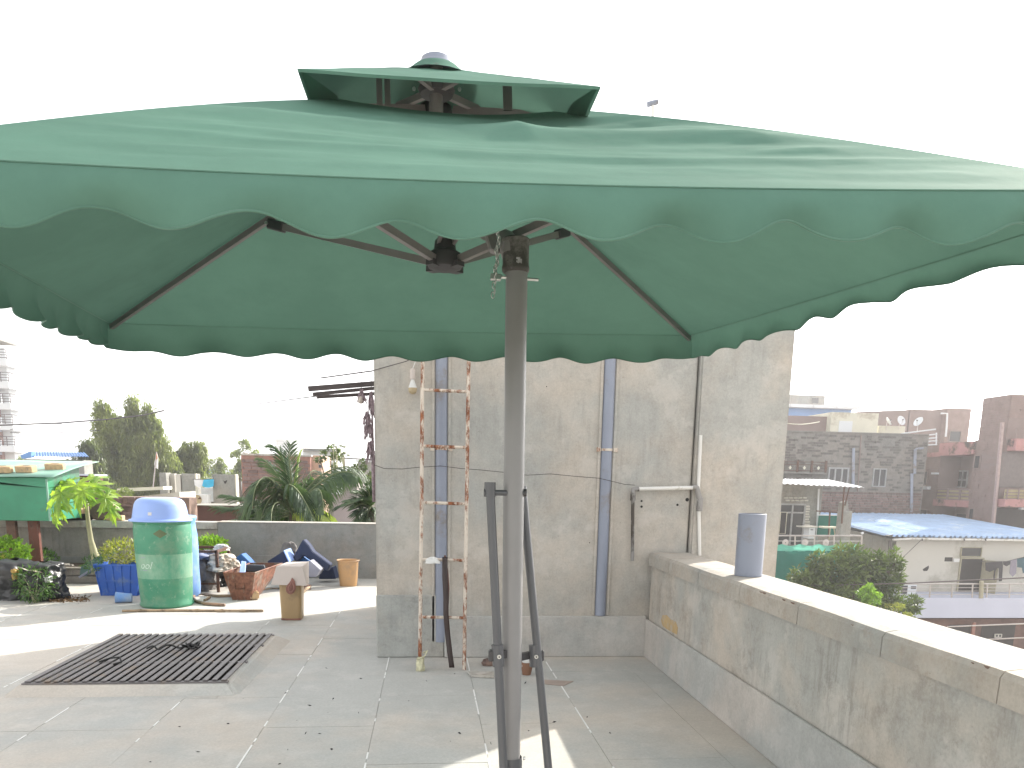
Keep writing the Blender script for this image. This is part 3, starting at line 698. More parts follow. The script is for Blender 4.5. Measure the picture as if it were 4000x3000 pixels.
# --- leaf cards built as folded kites: two triangles each, real size
def leaves(name, pos, direc, L, W, m, parent=None, curl=.15, jitter=.35, up=None):
    N = len(pos); pos = np.asarray(pos, float); d = np.asarray(direc, float)
    d = d + RNG.normal(0, jitter, (N, 3)); d /= np.linalg.norm(d, axis=1)[:, None] + 1e-9
    r = RNG.normal(0, 1, (N, 3)) if up is None else np.asarray(up) + RNG.normal(0, .45, (N, 3))
    s = np.cross(d, r); s /= np.linalg.norm(s, axis=1)[:, None] + 1e-9; nn = np.cross(s, d)
    l = (L * RNG.uniform(.65, 1.25, N))[:, None]; w = (W * RNG.uniform(.7, 1.2, N))[:, None]
    v = np.empty((N, 4, 3)); v[:, 0] = pos; v[:, 1] = pos + d * l * .45 + s * w / 2 + nn * l * curl; v[:, 2] = pos + d * l; v[:, 3] = pos + d * l * .45 - s * w / 2 + nn * l * curl
    if parent is None:
        c = v.reshape(-1, 3); org = Vector(((c[:, 0].min() + c[:, 0].max()) / 2, (c[:, 1].min() + c[:, 1].max()) / 2, c[:, 2].min()))
    else: org = rootloc(parent)
    v = (v - np.array(org)).reshape(-1, 3)
    me = bpy.data.meshes.new(name); me.vertices.add(4 * N); me.vertices.foreach_set('co', v.ravel())
    idx = np.arange(4 * N).reshape(N, 4); tri = np.concatenate([idx[:, [0, 1, 2]], idx[:, [0, 2, 3]]])
    me.loops.add(6 * N); me.loops.foreach_set('vertex_index', tri.ravel()); me.polygons.add(2 * N)
    me.polygons.foreach_set('loop_start', np.arange(0, 6 * N, 3)); me.polygons.foreach_set('loop_total', np.full(2 * N, 3)); me.update(calc_edges=True)
    me.materials.append(M[m] if isinstance(m, str) else m)
    o = bpy.data.objects.new(name, me); COL.objects.link(o)
    if parent is None: o.location = org
    else: o.parent = parent
    return o
def inball(n, c, r, flat=1):
    v = RNG.normal(0, 1, (n, 3)); v /= np.linalg.norm(v, axis=1)[:, None]; v *= RNG.uniform(.25, 1, n)[:, None] ** .5
    return v * np.array([r, r, r * flat]) + np.array(c), v
def bush(t, c, r, n, L, W, m, flat=.8, stems=7, name='foliage', upw=.5):
    p, d = inball(n, c, r, flat); d = d * .8 + np.array([0, 0, upw])
    o = leaves(name, p, d, L, W, m, t, jitter=.5); o['kind'] = 'stuff'
    mb = MB(); b0 = Vector(c) - Vector((0, 0, r * flat))
    for i in range(stems):
        q = Vector(p[RNG.integers(n)]); mb.tube([b0 + Vector((random.uniform(-.03, .03), random.uniform(-.03, .03), -.02)), b0.lerp(q, .5) + Vector((0, 0, .02)), q], [.004, .003, .0015], 4, cap=False)
    s = mb.build('stem', 'stem', t); s['kind'] = 'stuff'
# ---- green drum with upturned blue tub
dc = F(637, 2345); dc = Vector((-2.69, 8.14, 0))
dr = thing('plastic_drum', dc, 'tall green drum with a faded band, capped by a pale blue tub', 'drum')
prof = [(.0, .0), (.262, .0), (.275, .012), (.278, .03), (.268, .05), (.27, .1)] + [(.27 + .018 * (z - .1) / .4, z) for z in (.2, .3, .302, .4, .5, .545, .547)] + [(.292, .65), (.294, .8), (.286, .84), (.296, .85), (.298, .868), (.28, .872), (.27, .86), (.265, .80), (.0, .80)]
MB().lathe([(max(0, r_ - .02), z_) for r_, z_ in prof], dc, 56).build('drum_body', 'green_drum', dr, smooth=2)
# peeled diamond and lettering wrapped on the drum
def drumr(z): return .25 + .018 * max(0, min(1, (z - .1) / .4)) + .006 * max(0, min(1, (z - .5) / .3))
def wrap(th, z, off=.0012):
    r = drumr(z) + off; return dc + Vector((r * math.sin(th), -r * math.cos(th), z))
thc = -.02 + math.atan2(dc.x, dc.y) * -1
thc = -math.atan2(-dc.x, dc.y) * -1
view = math.atan2(0 - dc.x, dc.y)          # angle of the drum side that faces the camera
dm = MB(); th0 = view + .0 - .10; n = 6
for i in range(n + 1):
    u = -1 + 2 * i / n; hw = .043 * (1 - abs(u)) + .0005
    dm.v += [wrap(th0 + u * .24, .755 - hw), wrap(th0 + u * .24, .755 + hw)]
for i in range(n): dm.f.append((2 * i, 2 * i + 2, 2 * i + 3, 2 * i + 1))
dm.build('peeled_diamond', mat('old_glue', (.10, .13, .06), bump=.1), dr)
def text_mesh(body, size, shear=0, res=3):
    cu = bpy.data.curves.new('lettering', 'FONT'); cu.body = body; cu.size = size; cu.shear = shear; cu.resolution_u = res
    o = bpy.data.objects.new('lettering', cu); COL.objects.link(o); dg = bpy.context.evaluated_depsgraph_get(); me = bpy.data.meshes.new_from_object(o.evaluated_get(dg)); bpy.data.objects.remove(o); return me
tm = text_mesh('ool', .105, .35)
th1 = view - .98
me = tm
xs_ = [v.co.x for v in me.vertices]
for v in me.vertices:
    x, y = v.co.x, v.co.y; p = wrap(th1 + x / .28, .405 + y, .0015) - rootloc(dr); v.co = p
me.materials.append(mat('worn_white_paint', (.42, .55, .46), bump=0, var=.3, scale=40)); o = bpy.data.objects.new('lettering', me); COL.objects.link(o); o.parent = dr
for (a0, a1, z) in ((-1.0, -.93, .385), (-.86, -.66, .385), (-.93, -.7, .512)):
    mb = MB(); n = 4
    for i in range(n + 1):
        t_ = view + a0 + (a1 - a0) * i / n; mb.v += [wrap(t_, z), wrap(t_, z + .006)]
    for i in range(n): mb.f.append((2 * i, 2 * i + 2, 2 * i + 3, 2 * i + 1))
    mb.build('paint_stroke', 'palegrey', dr)
tc_ = dc + Vector((-.012, 0, .872))
tub = thing('plastic_tub', tc_, 'pale blue plastic tub turned upside down over the green drum', 'tub')
prof = [(.318, -.004), (.322, .002), (.318, .012), (.292, .018), (.287, .03), (.275, .10), (.262, .16), (.248, .19), (.225, .213), (.19, .226), (.14, .230), (.06, .231), (0, .232)]
MB().lathe([(max(0, r_ - .022), z_) for r_, z_ in prof], tc_, 56).build('tub_body', 'lid_blue', tub, smooth=1)
mb = MB(); th = view - .38
for i in range(4):
    t_ = th + (i - 1.5) * .045
    for z in (.062, .092): r = .2615 - (z - .03) * .17 + .007; mb.v.append(tc_ + Vector((r * math.sin(t_), -r * math.cos(t_), z)))
for i in range(3): mb.f.append((2 * i, 2 * i + 2, 2 * i + 3, 2 * i + 1))
mb.build('sticker', 'paper', tub)
bc = P(716, 2325, 8.72); bc.z = 0
prof = [(0, 0), (.24, 0), (.262, .03), (.268, .1), (.262, .3), (.266, .5), (.262, .66), (.25, .74), (.245, .80), (.262, .835), (.262, .86), (.245, .865), (0, .86)]
bc = Vector((-2.80, 8.75, 0))
t = tag(MB().lathe([(r_, z * 1.03) for r_, z in prof], bc, 40).build('plastic_barrel', 'barrel_blue', smooth=1), 'tall faded blue plastic barrel half hidden behind the green drum', 'barrel')
# ---- bamboo stick, bent tube
mb = MB(); a = F(478, 2387, .012); b_ = F(1030, 2385, .012)
pts = []; rr = []
for i in range(41):
    u = i / 40; p = a.lerp(b_, u) + Vector((0, .015 * math.sin(5 * u), .002)); pts.append(p); nd = min(abs(u - q) for q in (.12, .34, .52, .70, .86)); rr.append(.0125 + .006 * math.exp(-(nd / .012) ** 2))
tag(mb.tube(pts, rr, 8).build('bamboo_stick', 'bamboo', smooth=1), 'long knotty bamboo stick lying on the floor before the drum', 'stick')
pts = [F(878, 2363, .018), F(800, 2358, .018), F(765, 2348, .018), F(752, 2335, .018), F(762, 2322, .018), F(800, 2322, .02), F(850, 2328, .02), F(920, 2326, .022), F(985, 2318, .022)]
tag(MB().tube(pts, .016, 10).build('bent_tube', 'hose', smooth=1), 'brown tube bent into a hook lying beside the green drum', 'tube')
pts = [F(798, 2345, .014), F(820, 2332, .016)]
tag(MB().tube(pts, .014, 8).build('wood_offcut', 'bamboo'), 'short pale offcut lying inside the hook of the brown tube', 'wood')
# ---- small bits behind
# blue crate with plants
def crate():
    a = F(398, 2327); b_ = F(523, 2327); y0 = a.y
    xa, xb = P(398, 2327, y0).x, P(535, 2327, y0).x; h = P(400, 2203, y0).z; d = .36
    t = thing('plastic_crate', ((xa + xb) / 2, y0 + d / 2, 0), 'bright blue plastic crate full of straggly yellow-green plants', 'crate')
    sp = .05
    def pt(u, v, w): return Vector((xa - sp * w + (xb - xa + 2 * sp * w) * u, y0 - sp * .4 * w + (d + sp * .8 * w) * v, h * w))
    mb = MB(); mb.hexa([pt(0, 0, 0), pt(1, 0, 0), pt(1, 1, 0), pt(0, 1, 0), pt(0, 0, 1), pt(1, 0, 1), pt(1, 1, 1), pt(0, 1, 1)]); mb.f.pop(-5)
    mb.build('crate_wall', 'crate_blue', t, solid=.008)
    for w in (.04, .48, .97):
        MB().bar(pt(-.01, -.01, w), pt(1.01, -.01, w), .016, .018).build('rib', 'crate_blue', t); MB().bar(pt(1.01, 0, w), pt(1.01, 1, w), .016, .018).build('rib', 'crate_blue', t)
        MB().bar(pt(-.01, 0, w), pt(-.01, 1, w), .016, .018).build('rib', 'crate_blue', t)
    for k in range(6): MB().bar(pt(k / 5, -.012, 0), pt(k / 5, -.012, 1), .012, .016, up=(0, 1, 0)).build('rib', 'crate_blue', t)
    s_ = MB().hexa([pt(.03, .03, .5), pt(.97, .03, .5), pt(.97, .97, .5), pt(.03, .97, .5), pt(.03, .03, .86), pt(.97, .03, .86), pt(.97, .97, .86), pt(.03, .97, .86)]).build('soil', 'soil', t)
    c = pt(.55, .5, 1.25); bush(t, (c.x - .02, c.y, c.z + .02), .24, 700, .05, .014, 'plant_y', flat=.62, stems=22)
    c = pt(0.0, .1, 1.0); bush(t, (c.x, c.y - .05, c.z), .11, 120, .05, .012, 'plant_d', flat=.8, stems=6)
crate()
# tiny blue pot on its side
p0 = F(452, 2334, .058) ; p1 = p0 + Vector((.15, .03, -.008))
pot = MB(); d = (p1 - p0).normalized()
pot.tube([p0, p0 + d * .012, p1], [.062, .057, .045], 24, cap=False); pot.tube([p0 + d * .001, p1 - d * .01], [.052, .040], 24, cap=False); pot.tube([p1 - d * .004, p1], .0445, 24)
tag(pot.build('plant_pot', 'barrel_blue', smooth=2), 'small pale blue pot lying on its side in front of the blue crate', 'pot')
# leaning dark green tray
a = F(318, 2260, .32); yt = 9.35
q0 = P(312, 2214, yt - .15); q1 = P(440, 2135, yt); q2 = P(456, 2143, yt + .0); q3 = P(338, 2214, yt - .15)
tr = thing('leaning_tray', (q0.x, yt, 0), 'dark green shallow tray leaning at a slant between papaya stem and crate', 'tray')
up = (q1 - q0); dn = Vector((.1, -.35, -.25))
mb = MB(); mb.hexa([q0, q3, q3 + dn * .4, q0 + dn * .4, q1, q2, q2 + dn * .4, q1 + dn * .4]); mb.build('tray_body', mat('dark_green_plastic', (.03, .07, .065), rough=.4), tr, bevel=.01)
MB().bar(q0 + dn * .42, q1 + dn * .42, .02, .02).build('tray_rim', 'palegrey', tr)
# ---- cement planting trough along the back parapet, its plants
ty = 9.72
xa = P(-60, 2300, ty).x; xb = P(440, 2300, ty).x; zt = P(250, 2216, ty).z
tg = thing('planting_trough', ((xa + xb) / 2, ty + .25, 0), 'low dark cement planting trough in front of the back parapet', 'trough')
MB().box(xa, xb, ty, ty + .5, 0, zt * .45).build('lower_course', 'trough', tg, bevel=.012)
MB().box(xa, P(190, 2250, ty).x, ty + .015, ty + .5, zt * .47, zt - .0).build('upper_course', mat('slate_trough', (.17, .18, .22), rough=.8, dirt=.3), tg, bevel=.01)
MB().box(P(192, 2250, ty).x, xb, ty + .02, ty + .5, zt * .47, zt * .93).build('upper_course', 'trough', tg, bevel=.012)
MB().box(xa, xb, ty - .015, ty + .03, zt * .935, zt).build('rim_board', 'capside', tg, bevel=.006)
MB().box(xa, xb, ty + .04, ty + .49, zt * .94, zt * 1.0).build('soil', 'soil', tg)
def plant(px, py, Y, r, n, L, W, m, label, flat=.8, upw=.5, stems=8, z0=None):
    c = P(px, py, Y); t = thing('plant', (c.x, c.y, (c.z - r * flat) if z0 is None else z0), label, 'plant')
    bush(t, c, r, n, L, W, m, flat, stems, upw=upw); return t
plant(20, 2165, 9.3, .26, 900, .055, .04, 'plant_l', 'bright lime-green leafy plant at the far left of the trough', flat=.75)
plant(0, 2215, 9.2, .16, 300, .05, .02, 'plant_y', 'dry brownish plant drooping under the lime-green one', flat=1)
plant(100, 2205, 9.95, .15, 350, .05, .02, 'plant_d', 'dark leafy plant in the trough between the two red posts')
plant(160, 2186, 9.95, .19, 520, .05, .02, 'plant_d', 'bushy green plant in the trough just right of the red posts', flat=.7)
# rubble on the trough
mb = MB()
for i in range(16):
    c = P(215 + 105 * random.random(), 2210, 9.85 + .1 * random.random()); s_ = random.uniform(.012, .03)
    mb.obox((c.x, c.y, zt + s_ * .5), (s_ * 2.4, s_ * 2, s_), Matrix.Rotation(random.random() * 3, 3, 'Z') @ Matrix.Rotation(random.uniform(-.4, .4), 3, 'X'))
r_ = tag(mb.build('rubble', 'capside'), 'pale broken plaster lying on the cement trough below the papaya', 'rubble', kind='stuff')
# ---- black plant bags at the left
def blob(name, m, parent, c, sx, sy, h, seed=0, taper=.15, top=None, amp=.16, nu=28, nv=14):
    def fn(u, v):
        th = 2 * math.pi * u; z = h * v; k = (1 - taper * v) * (1 + amp * nz(math.cos(th) * 1.6 + seed, math.sin(th) * 1.6, v * 2.2) + amp * .5 * nz(math.cos(th) * 4 + seed, math.sin(th) * 4, v * 6) - amp * .35 * abs(nz(math.cos(th) * 8 + seed, math.sin(th) * 8, v * 9)))
        if v < .1: k *= .93 + .7 * v
        if v > .93: k *= (1 - (v - .93) * 9)
        return (c[0] + sx * k * math.cos(th), c[1] + sy * k * math.sin(th), c[2] + z * (1 + .06 * nz(th, seed)))
    return MB().grid(fn, nu, nv).build(name, m, parent, smooth=1)
def bag(pxc, pyb, w, h, label, seed, m='bagblack'):
    c = F(pxc, pyb); t = thing('grow_bag', c, label, 'bag'); blob('bag_body', m, t, (c.x, c.y + w * .45, 0), w / 2, w * .42, h, seed, amp=.3, nu=56, nv=30); return t, c
t, c = bag(15, 2350, .52, .42, 'big black grow bag at the left edge of the terrace', 2)
t2, c2 = bag(140, 2352, .44, .40, 'black grow bag spilling green shoots, its top torn to a yellow and white lining', 5)
bush(t2, (c2.x + .02, c2.y - .03, .2), .2, 620, .05, .014, 'plant_d', flat=.95, stems=14, upw=-.4)
def flap(name, m, parent, pts, amp=.01):
    a, b_, c, d = [Vector(q) for q in pts]
    def fn(u, v):
        p = (a.lerp(b_, u)).lerp(d.lerp(c, u), v); return p + Vector((amp * nz(u * 5, v * 4, 1), amp * 2 * nz(u * 6, v * 5, 3) - .03 * math.sin(math.pi * u), amp * nz(u * 4, v * 6, 8)))
    return MB().grid(fn, 14, 8).build(name, m, parent, smooth=1, solid=.002)
Yb = c2.y - .02
flap('torn_lining', 'bagwhite', t2, [P(68, 2215, Yb), P(168, 2238, Yb), P(152, 2232, Yb + .1), P(80, 2218, Yb + .2)], .02)
flap('torn_lining', mat('yellow_lining', (.35, .22, .05), rough=.6, var=.3), t2, [P(42, 2222, Yb - .02), P(75, 2222, Yb), P(70, 2262, Yb - .03), P(52, 2264, Yb - .03)], .02)
t3, c3 = bag(188, 2345, .24, .33, 'small shiny silver-grey torn bag leaning on the black grow bags', 9, 'baggrey')
flap('torn_lining', 'paper', t3, [P(168, 2246, Yb + .02), P(206, 2250, Yb + .05), P(205, 2275, Yb + .02), P(180, 2272, Yb)], .02)
# pale slab and leaf litter on the floor
a = F(215, 2334, .0); 
mb = MB().poly([F(212, 2326, .003), F(305, 2323, .003), F(318, 2332, .003), F(240, 2340, .003)], (0, 0, .014)); tag(mb.build('stone_offcut', 'card_white', bevel=.003), 'thin pale slab lying flat on the floor by the trough', 'slab')
n = 160; px = RNG.uniform(200, 350, n); py = 2345 + RNG.normal(0, 4.5, n) - (px - 200) * .03
pos = np.array([tuple(F(px[i], py[i], .006)) for i in range(n)]); d = RNG.normal(0, 1, (n, 3)); d[:, 2] = .1
tag(leaves('dead_leaves', pos, d, .05, .025, mat('dead_leaf', (.17, .10, .045), var=.4, scale=30), None), 'scatter of dead brown leaves swept beside the trough', 'leaves', kind='stuff')
# ---- papaya
pr = F(372, 2195, .0); pbx = P(372, 2160, 9.8)
pp = thing('papaya_tree', (pbx.x, 9.8, 0), 'young papaya tree with a bare pale stem and lobed lime leaves', 'papaya tree')
ptop = P(338, 1962, 9.62)
pts = [Vector((pbx.x + .02, 9.82, zt)), P(368, 2160, 9.8), P(355, 2110, 9.76), P(346, 2050, 9.72), P(340, 2000, 9.68), ptop, ptop + Vector((-.01, 0, .05))]
MB().tube(pts, [.07, .042, .03, .026, .023, .02, .012], 12).build('trunk', 'stem', pp, smooth=1)
def papaya_leaf(c, nrm, tip, s, droop=.5):
    nrm = Vector(nrm).normalized(); tip = Vector(tip); tip = (tip - nrm * tip.dot(nrm)).normalized(); sd = nrm.cross(tip)
    mb = MB(); nl = 7; out = []
    for l in range(nl):
        a0 = R(-130 + 260 * l / (nl - 1)); ln = s * (1 - .38 * abs(l - 3) / 3) * random.uniform(.9, 1.1)
        for (fr, off) in ((.32, -21), (.55, -13), (.50, -9), (.78, -12), (.72, -5.5), (1.0, 0), (.72, 5.5), (.78, 12), (.50, 9), (.55, 13), (.32, 21)):
            out.append((a0 + R(off) * (1 if fr < .9 else 1), ln * fr))
    mb.v.append(Vector(c)); 
    ph = random.random() * 6
    def pt(a, r):
        dz = -droop * (r / s) ** 2 * s * .8 + .035 * s * math.sin(7 * a + ph)
        return Vector(c) + tip * r * math.cos(a) + sd * r * math.sin(a) + nrm * dz
    inner = [pt(a, r * .45) for a, r in out]; outer = [pt(a, r) for a, r in out]; n = len(out)
    mb.v += inner + outer
    for i in range(n - 1):
        mb.f.append((0, 1 + i, 2 + i)); mb.f.append((1 + i, 1 + n + i, 2 + n + i, 2 + i))
    return mb
lv = [(238, 1925, 9.35, .36, (-.3, -.75, .5), (-.3, -.5, -.8)), (300, 1895, 9.4, .36, (-.1, -.8, .5), (.1, -.6, -.9)), (262, 1888, 9.75, .30, (-.2, -.7, .8), (-.6, 0, -.2)),
      (365, 1900, 9.5, .34, (.2, -.7, .7), (.7, -.4, -.5)), (352, 1876, 9.9, .28, (.1, -.6, .8), (.3, .3, .4)), (412, 1945, 9.45, .30, (.5, -.6, .4), (.6, -.2, -.9)),
      (440, 1990, 9.5, .20, (.7, -.6, .2), (.3, -.2, -1)), (228, 1975, 9.4, .24, (-.5, -.7, .3), (-.4, -.2, -1)), (208, 2012, 9.38, .20, (-.6, -.7, .1), (-.1, -.1, -1)), (322, 1918, 9.3, .22, (0, -.8, .6), (.2, -.8, -.4))]
for (px, py, Y, s_, nr, tp) in lv:
    c = P(px, py, Y); l = papaya_leaf(c, nr, tp, s_ * 1.0, .55).build('leaf', 'papaya', pp)
    MB().tube([ptop + Vector((0, 0, .02)), ptop.lerp(c, .5) + Vector((0, 0, .07)), c], [.007, .005, .004], 6).build('petiole', 'papaya', pp, smooth=1)
# ---- green tin box on red posts
gb = thing('tin_box', (-5.2, 9.9, 1.0), 'big green painted tin box under a pale sheet roof, standing on red posts', 'box')
Y0 = 9.55; xr = P(187, 1950, Y0).x; zb = P(90, 2034, Y0).z; zt_ = P(100, 1866, Y0).z; xl = xr - 1.5; dY = .85
MB().box(xl, xr, Y0 + .004, Y0 + dY, zb, P(187, 1888, Y0).z).build('lower_panel', 'tin_green', gb, bevel=.004)
z1, z2 = P(0, 1888, Y0).z, P(187, 1908, Y0).z
MB().hexa([(xl, Y0 - .012, z1 - .3 * (z2 - z1) + .1), (xr + .012, Y0 - .012, z2 + .004), (xr + .012, Y0 + dY, z2 + .07), (xl, Y0 + dY, z1), (xl, Y0 - .012, zt_ - .01), (xr + .012, Y0 - .012, zt_ + .006), (xr + .012, Y0 + dY, zt_ + .14), (xl, Y0 + dY, zt_ + .14)]).build('upper_panel', 'tin_green', gb, bevel=.003)
MB().box(xr - .004, xr + .014, Y0 - .014, Y0 + .004, zb, zt_ - .01).build('corner_angle', 'tin_roof', gb)
rf = lambda u, v: (xl - .05 + (xr + .16 - xl) * u + .06 * v, Y0 - .07 + (dY + .30) * v, zt_ + .008 + .20 * v + .006 * math.sin(9 * u) * (1 - v) + .02 * u * math.sin(3 * v))
MB().grid(rf, 30, 6).build('roof_sheet', 'tin_roof', gb, solid=.006, smooth=1)
for (pa_, pb_) in ((25, 62), (110, 150)):
    xa, xb = P(pa_, 2080, Y0 + .1).x, P(pb_, 2080, Y0 + .1).x
    MB().box(xa, xb, Y0 + .1, Y0 + .16, 0.1, zb).build('post', 'redpost', gb, bevel=.004)
for i, (px, py) in enumerate(((10, 1846), (103, 1850), (217, 1842))):
    Yb_ = Y0 + .12 + (.0, .05, .25)[i]; c = P(px, py, Yb_); rz = (.2, -.12, .15)[i]
    fr = ((c.y - (Y0 - .07)) / (dY + .3)); c.z = zt_ + .008 + .2 * fr + .02
    t = thing('brick', c, ('sandy brick with a frog, leftmost on the green roof', 'sandy brick with a frog, middle one on the green roof', 'sandy brick with a frog, rightmost and highest on the green roof')[i], 'brick', 'bricks weighing down the sheet roof')
    mx = Matrix.Rotation(rz, 3, 'Z') @ Matrix.Rotation(R(9), 3, 'X')
    MB().obox(c + Vector((0, 0, .03)), (.20, .11, .075), mx).build('brick_body', 'brick', t, bevel=.007)
    MB().obox(c + Vector((0, .004, .0675)), (.08, .035, .004), mx).build('frog', 'soil', t)
# stuff standing on the back parapet: bricks, black bar, stone, pot
def brickthing(px, py, Y, w, label, rz=0, h=.075, z=None, m='brick'):
    c = P(px, py, Y); 
    if z is not None: c.z = z
    t = MB().obox(c + Vector((0, 0, h / 2)), (w, .11, h), Matrix.Rotation(rz, 3, 'Z')).build('brick', m, bevel=.007); tag(t, label, 'brick'); return t
ptz = .727
xa, xb = P(232, 2020, 10.42).x, P(350, 2020, 10.42).x
tag(MB().box(xa, xb, 10.40, 10.52, ptz, P(290, 2008, 10.42).z).build('timber_block', 'black', bevel=.01), 'black tarry timber lying on the back parapet left of the papaya stem', 'timber')
zb2 = P(290, 2008, 10.42).z + .001
brickthing(257, 2000, 10.46, .21, 'pale brick on the black timber, left one of the pair', .05, z=zb2, h=.085)
brickthing(300, 2000, 10.46, .17, 'pale brick on the black timber, right one of the pair', -.08, z=zb2 + .0, h=.08)
def stone(px0, px1, py0, py1, Y, label, m, name='stone_slab', cat='stone', dep=.16, seed=0, z=None):
    x0, x1, z0, z1 = pxrect(px0, py0, px1, py1, Y); z0 = z if z is not None else z0
    pts = []; n = 14
    for i in range(n):
        th = 2 * math.pi * i / n; k = 1 + .13 * nz(math.cos(th) * 2 + seed, math.sin(th) * 2)
        cx, cz = (x0 + x1) / 2, (z0 + z1) / 2; ex = abs(math.cos(th)) ** .55 * (1 if math.cos(th) > 0 else -1); ez = abs(math.sin(th)) ** .55 * (1 if math.sin(th) > 0 else -1)
        pts.append((cx + (x1 - x0) / 2 * ex * k, Y, max(z0, cz + (z1 - z0) / 2 * ez * k)))
    return tag(MB().poly(pts, (0, dep, 0)).build(name, m, bevel=.012), label, cat)
M['sandstone'] = mat('brown_sandstone', (.22, .15, .12), rough=.9, var=.25, scale=5, bump=.5, fine=20, dirt=.3, dirtc=(.12, .08, .07))
stone(348, 440, 1955, 2031, 10.44, 'rounded brown stone standing on the back parapet behind the papaya', 'sandstone', seed=3, z=ptz)
brickthing(452, 2031, 10.46, .2, 'pale brick lying on the back parapet right of the brown stone', .0, z=ptz, h=.065)
t = thing('clay_pot', P(278, 2000, 10.62), 'dark red clay pot behind the bricks on the parapet', 'pot'); c = P(285, 1998, 10.56); c.z = ptz
MB().lathe([(0, 0), (.07, 0), (.085, .14), (.10, .27), (.105, .28), (.09, .28), (.08, .2), (0, .2)], c, 20).build('pot_body', mat('red_clay', (.12, .03, .022), rough=.6), t, smooth=2)
t = MB().lathe([(0, 0), (.06, 0), (.068, .2), (.06, .205), (0, .2)], Vector((P(255, 1985, 10.6).x, 10.6, ptz)), 20).build('paint_tin', 'paper', smooth=2); tag(t, 'white tin standing behind the bricks on the parapet', 'tin')
# ---- right group: plant, iron stand, sacks, rusty trays
t = plant(812, 2140, 9.9, .24, 900, .05, .032, 'plant_l', 'lime-green leafy plant behind the black iron stand', flat=.62, upw=.7)
bush(t, tuple(P(812, 2178, 9.9)), .2, 420, .045, .02, 'plant_y', flat=.5, name='foliage', stems=4)
iy = 9.05
st_ = thing('iron_stand', (P(840, 2330, iy).x, iy + .25, 0), 'black iron angle stand holding up sacks beside the drums', 'stand')
xa, xb = P(776, 2300, iy).x, P(853, 2300, iy).x; ztp = P(853, 2150, iy).z; w = .03; xb2 = P(893, 2150, iy + .55).x; 
for (x, y) in ((xb, iy), (xb2, iy + .55), (xa - .35, iy), (xa - .35, iy + .55)): MB().box(x - w / 2, x + w / 2, y - w / 2, y + w / 2, 0, ztp).build('leg', 'iron', st_)
for (p, q) in (((xa - .35, iy), (xb, iy)), ((xb, iy), (xb2, iy + .55)), ((xa - .35, iy + .55), (xb2, iy + .55))): MB().bar((*p, ztp - .015), (*q, ztp - .015), w, .03).build('top_rail', 'iron', st_)
MB().bar((xa - .35, iy, .1), (xb, iy, .1), .02, .02).build('low_rail', 'iron', st_)
def sack(px, py, Y, sx, sy, h, label, m, seed, z=None):
    c = P(px, py, Y); z = c.z if z is None else z; t = thing('sack', (c.x, c.y, z), label, 'sack'); blob('sack_body', m, t, (c.x, c.y, z), sx, sy, h, seed, taper=.45, amp=.62, nu=56, nv=30); return t
sack(795, 2320, 9.25, .17, .2, .36, 'dark grey crumpled sack behind the blue barrel', 'baggrey', 3, 0)
sack(790, 2222, 9.3, .22, .2, .10, 'slate-blue folded sheet on the grey sack', mat('slate_sheet', (.22, .25, .36), rough=.6, bump=.4, fine=15), 6, .36)
sack(870, 2250, 9.25, .20, .2, .19, 'dirty white crumpled sack on the iron stand', 'bagwhite', 11, .24)
sack(868, 2182, 9.5, .10, .07, .08, 'crumpled clear plastic bundle on top of the white sack', 'paper', 14, .44)
sack(850, 2300, 9.6, .2, .16, .25, 'black sagging sack under the iron stand', 'bagblack', 17, 0)
def tray(corn_b, y0, px0, px1, pyb, pyt, depth, label, m, flare=.1, name='metal_tray', inside=None, handle=True):
    x0, x1, z0, z1 = pxrect(px0, pyt, px1, pyb, y0); z0 = 0; hh = z1 - z0
    t = thing(name, ((x0 + x1) / 2, y0 + depth / 2, 0), label, 'tray')
    o = [(x0 + flare, y0 + .06, 0), (x1 - flare * 1.1, y0 + .06, 0), (x1 - flare * 1.1, y0 + depth - .08, 0), (x0 + flare, y0 + depth - .08, 0), (x0, y0, hh), (x1 - .02, y0, hh), (x1 + .16, y0 + depth, hh * 1.12), (x0 + .14, y0 + depth, hh * 1.12)]
    mb = MB(); mb.v = [Vector(q) for q in o]; mb.f = [(0, 1, 2, 3), (0, 1, 5, 4), (1, 2, 6, 5), (2, 3, 7, 6), (3, 0, 4, 7)]
    mb.build('tray_body', m, t, solid=.008)
    rm = MB()
    for k in range(4): rm.tube([o[4 + k], o[4 + (k + 1) % 4]], .008, 6)
    rm.build('rolled_rim', m, t)
    if handle:
        xc = (x0 + x1) / 2 - .01; zc = hh * .52; yy = y0 + .025
        MB().tube([(xc - .05, yy, zc + .05), (xc - .05, yy - .005, zc - .03), (xc + .05, yy - .005, zc - .03), (xc + .05, yy, zc + .05)], .006, 6).build('handle', 'iron', t)
        MB().box(xc - .06, xc + .06, yy - .004, yy + .012, zc + .03, zc + .042).build('handle_plate', 'iron', t)
    return t, o
tray(None, 8.42, 874, 1003, 2320, 2238, .62, 'rusty flared metal tray with a wire handle, full of blue scraps', 'traymetal', flare=.07)
sc = P(950, 2222, 8.75)
t = MB().poly([P(935, 2236, 8.6), P(957, 2236, 8.6), P(960, 2195, 8.8), P(942, 2192, 8.8)], (0, .03, 0)); tag(t.build('plastic_scrap', 'lid_blue', bevel=.003), 'pale blue plastic scrap standing in the rusty tray', 'plastic scrap')
t = MB().poly([P(915, 2232, 8.95), P(1040, 2232, 8.95), P(1030, 2208, 8.95), P(950, 2206, 8.95)], (0, .04, 0)); tag(t.build('board', mat('dark_slate_board', (.07, .085, .11), rough=.7), bevel=.003), 'dark board lying inside the rusty tray', 'board')
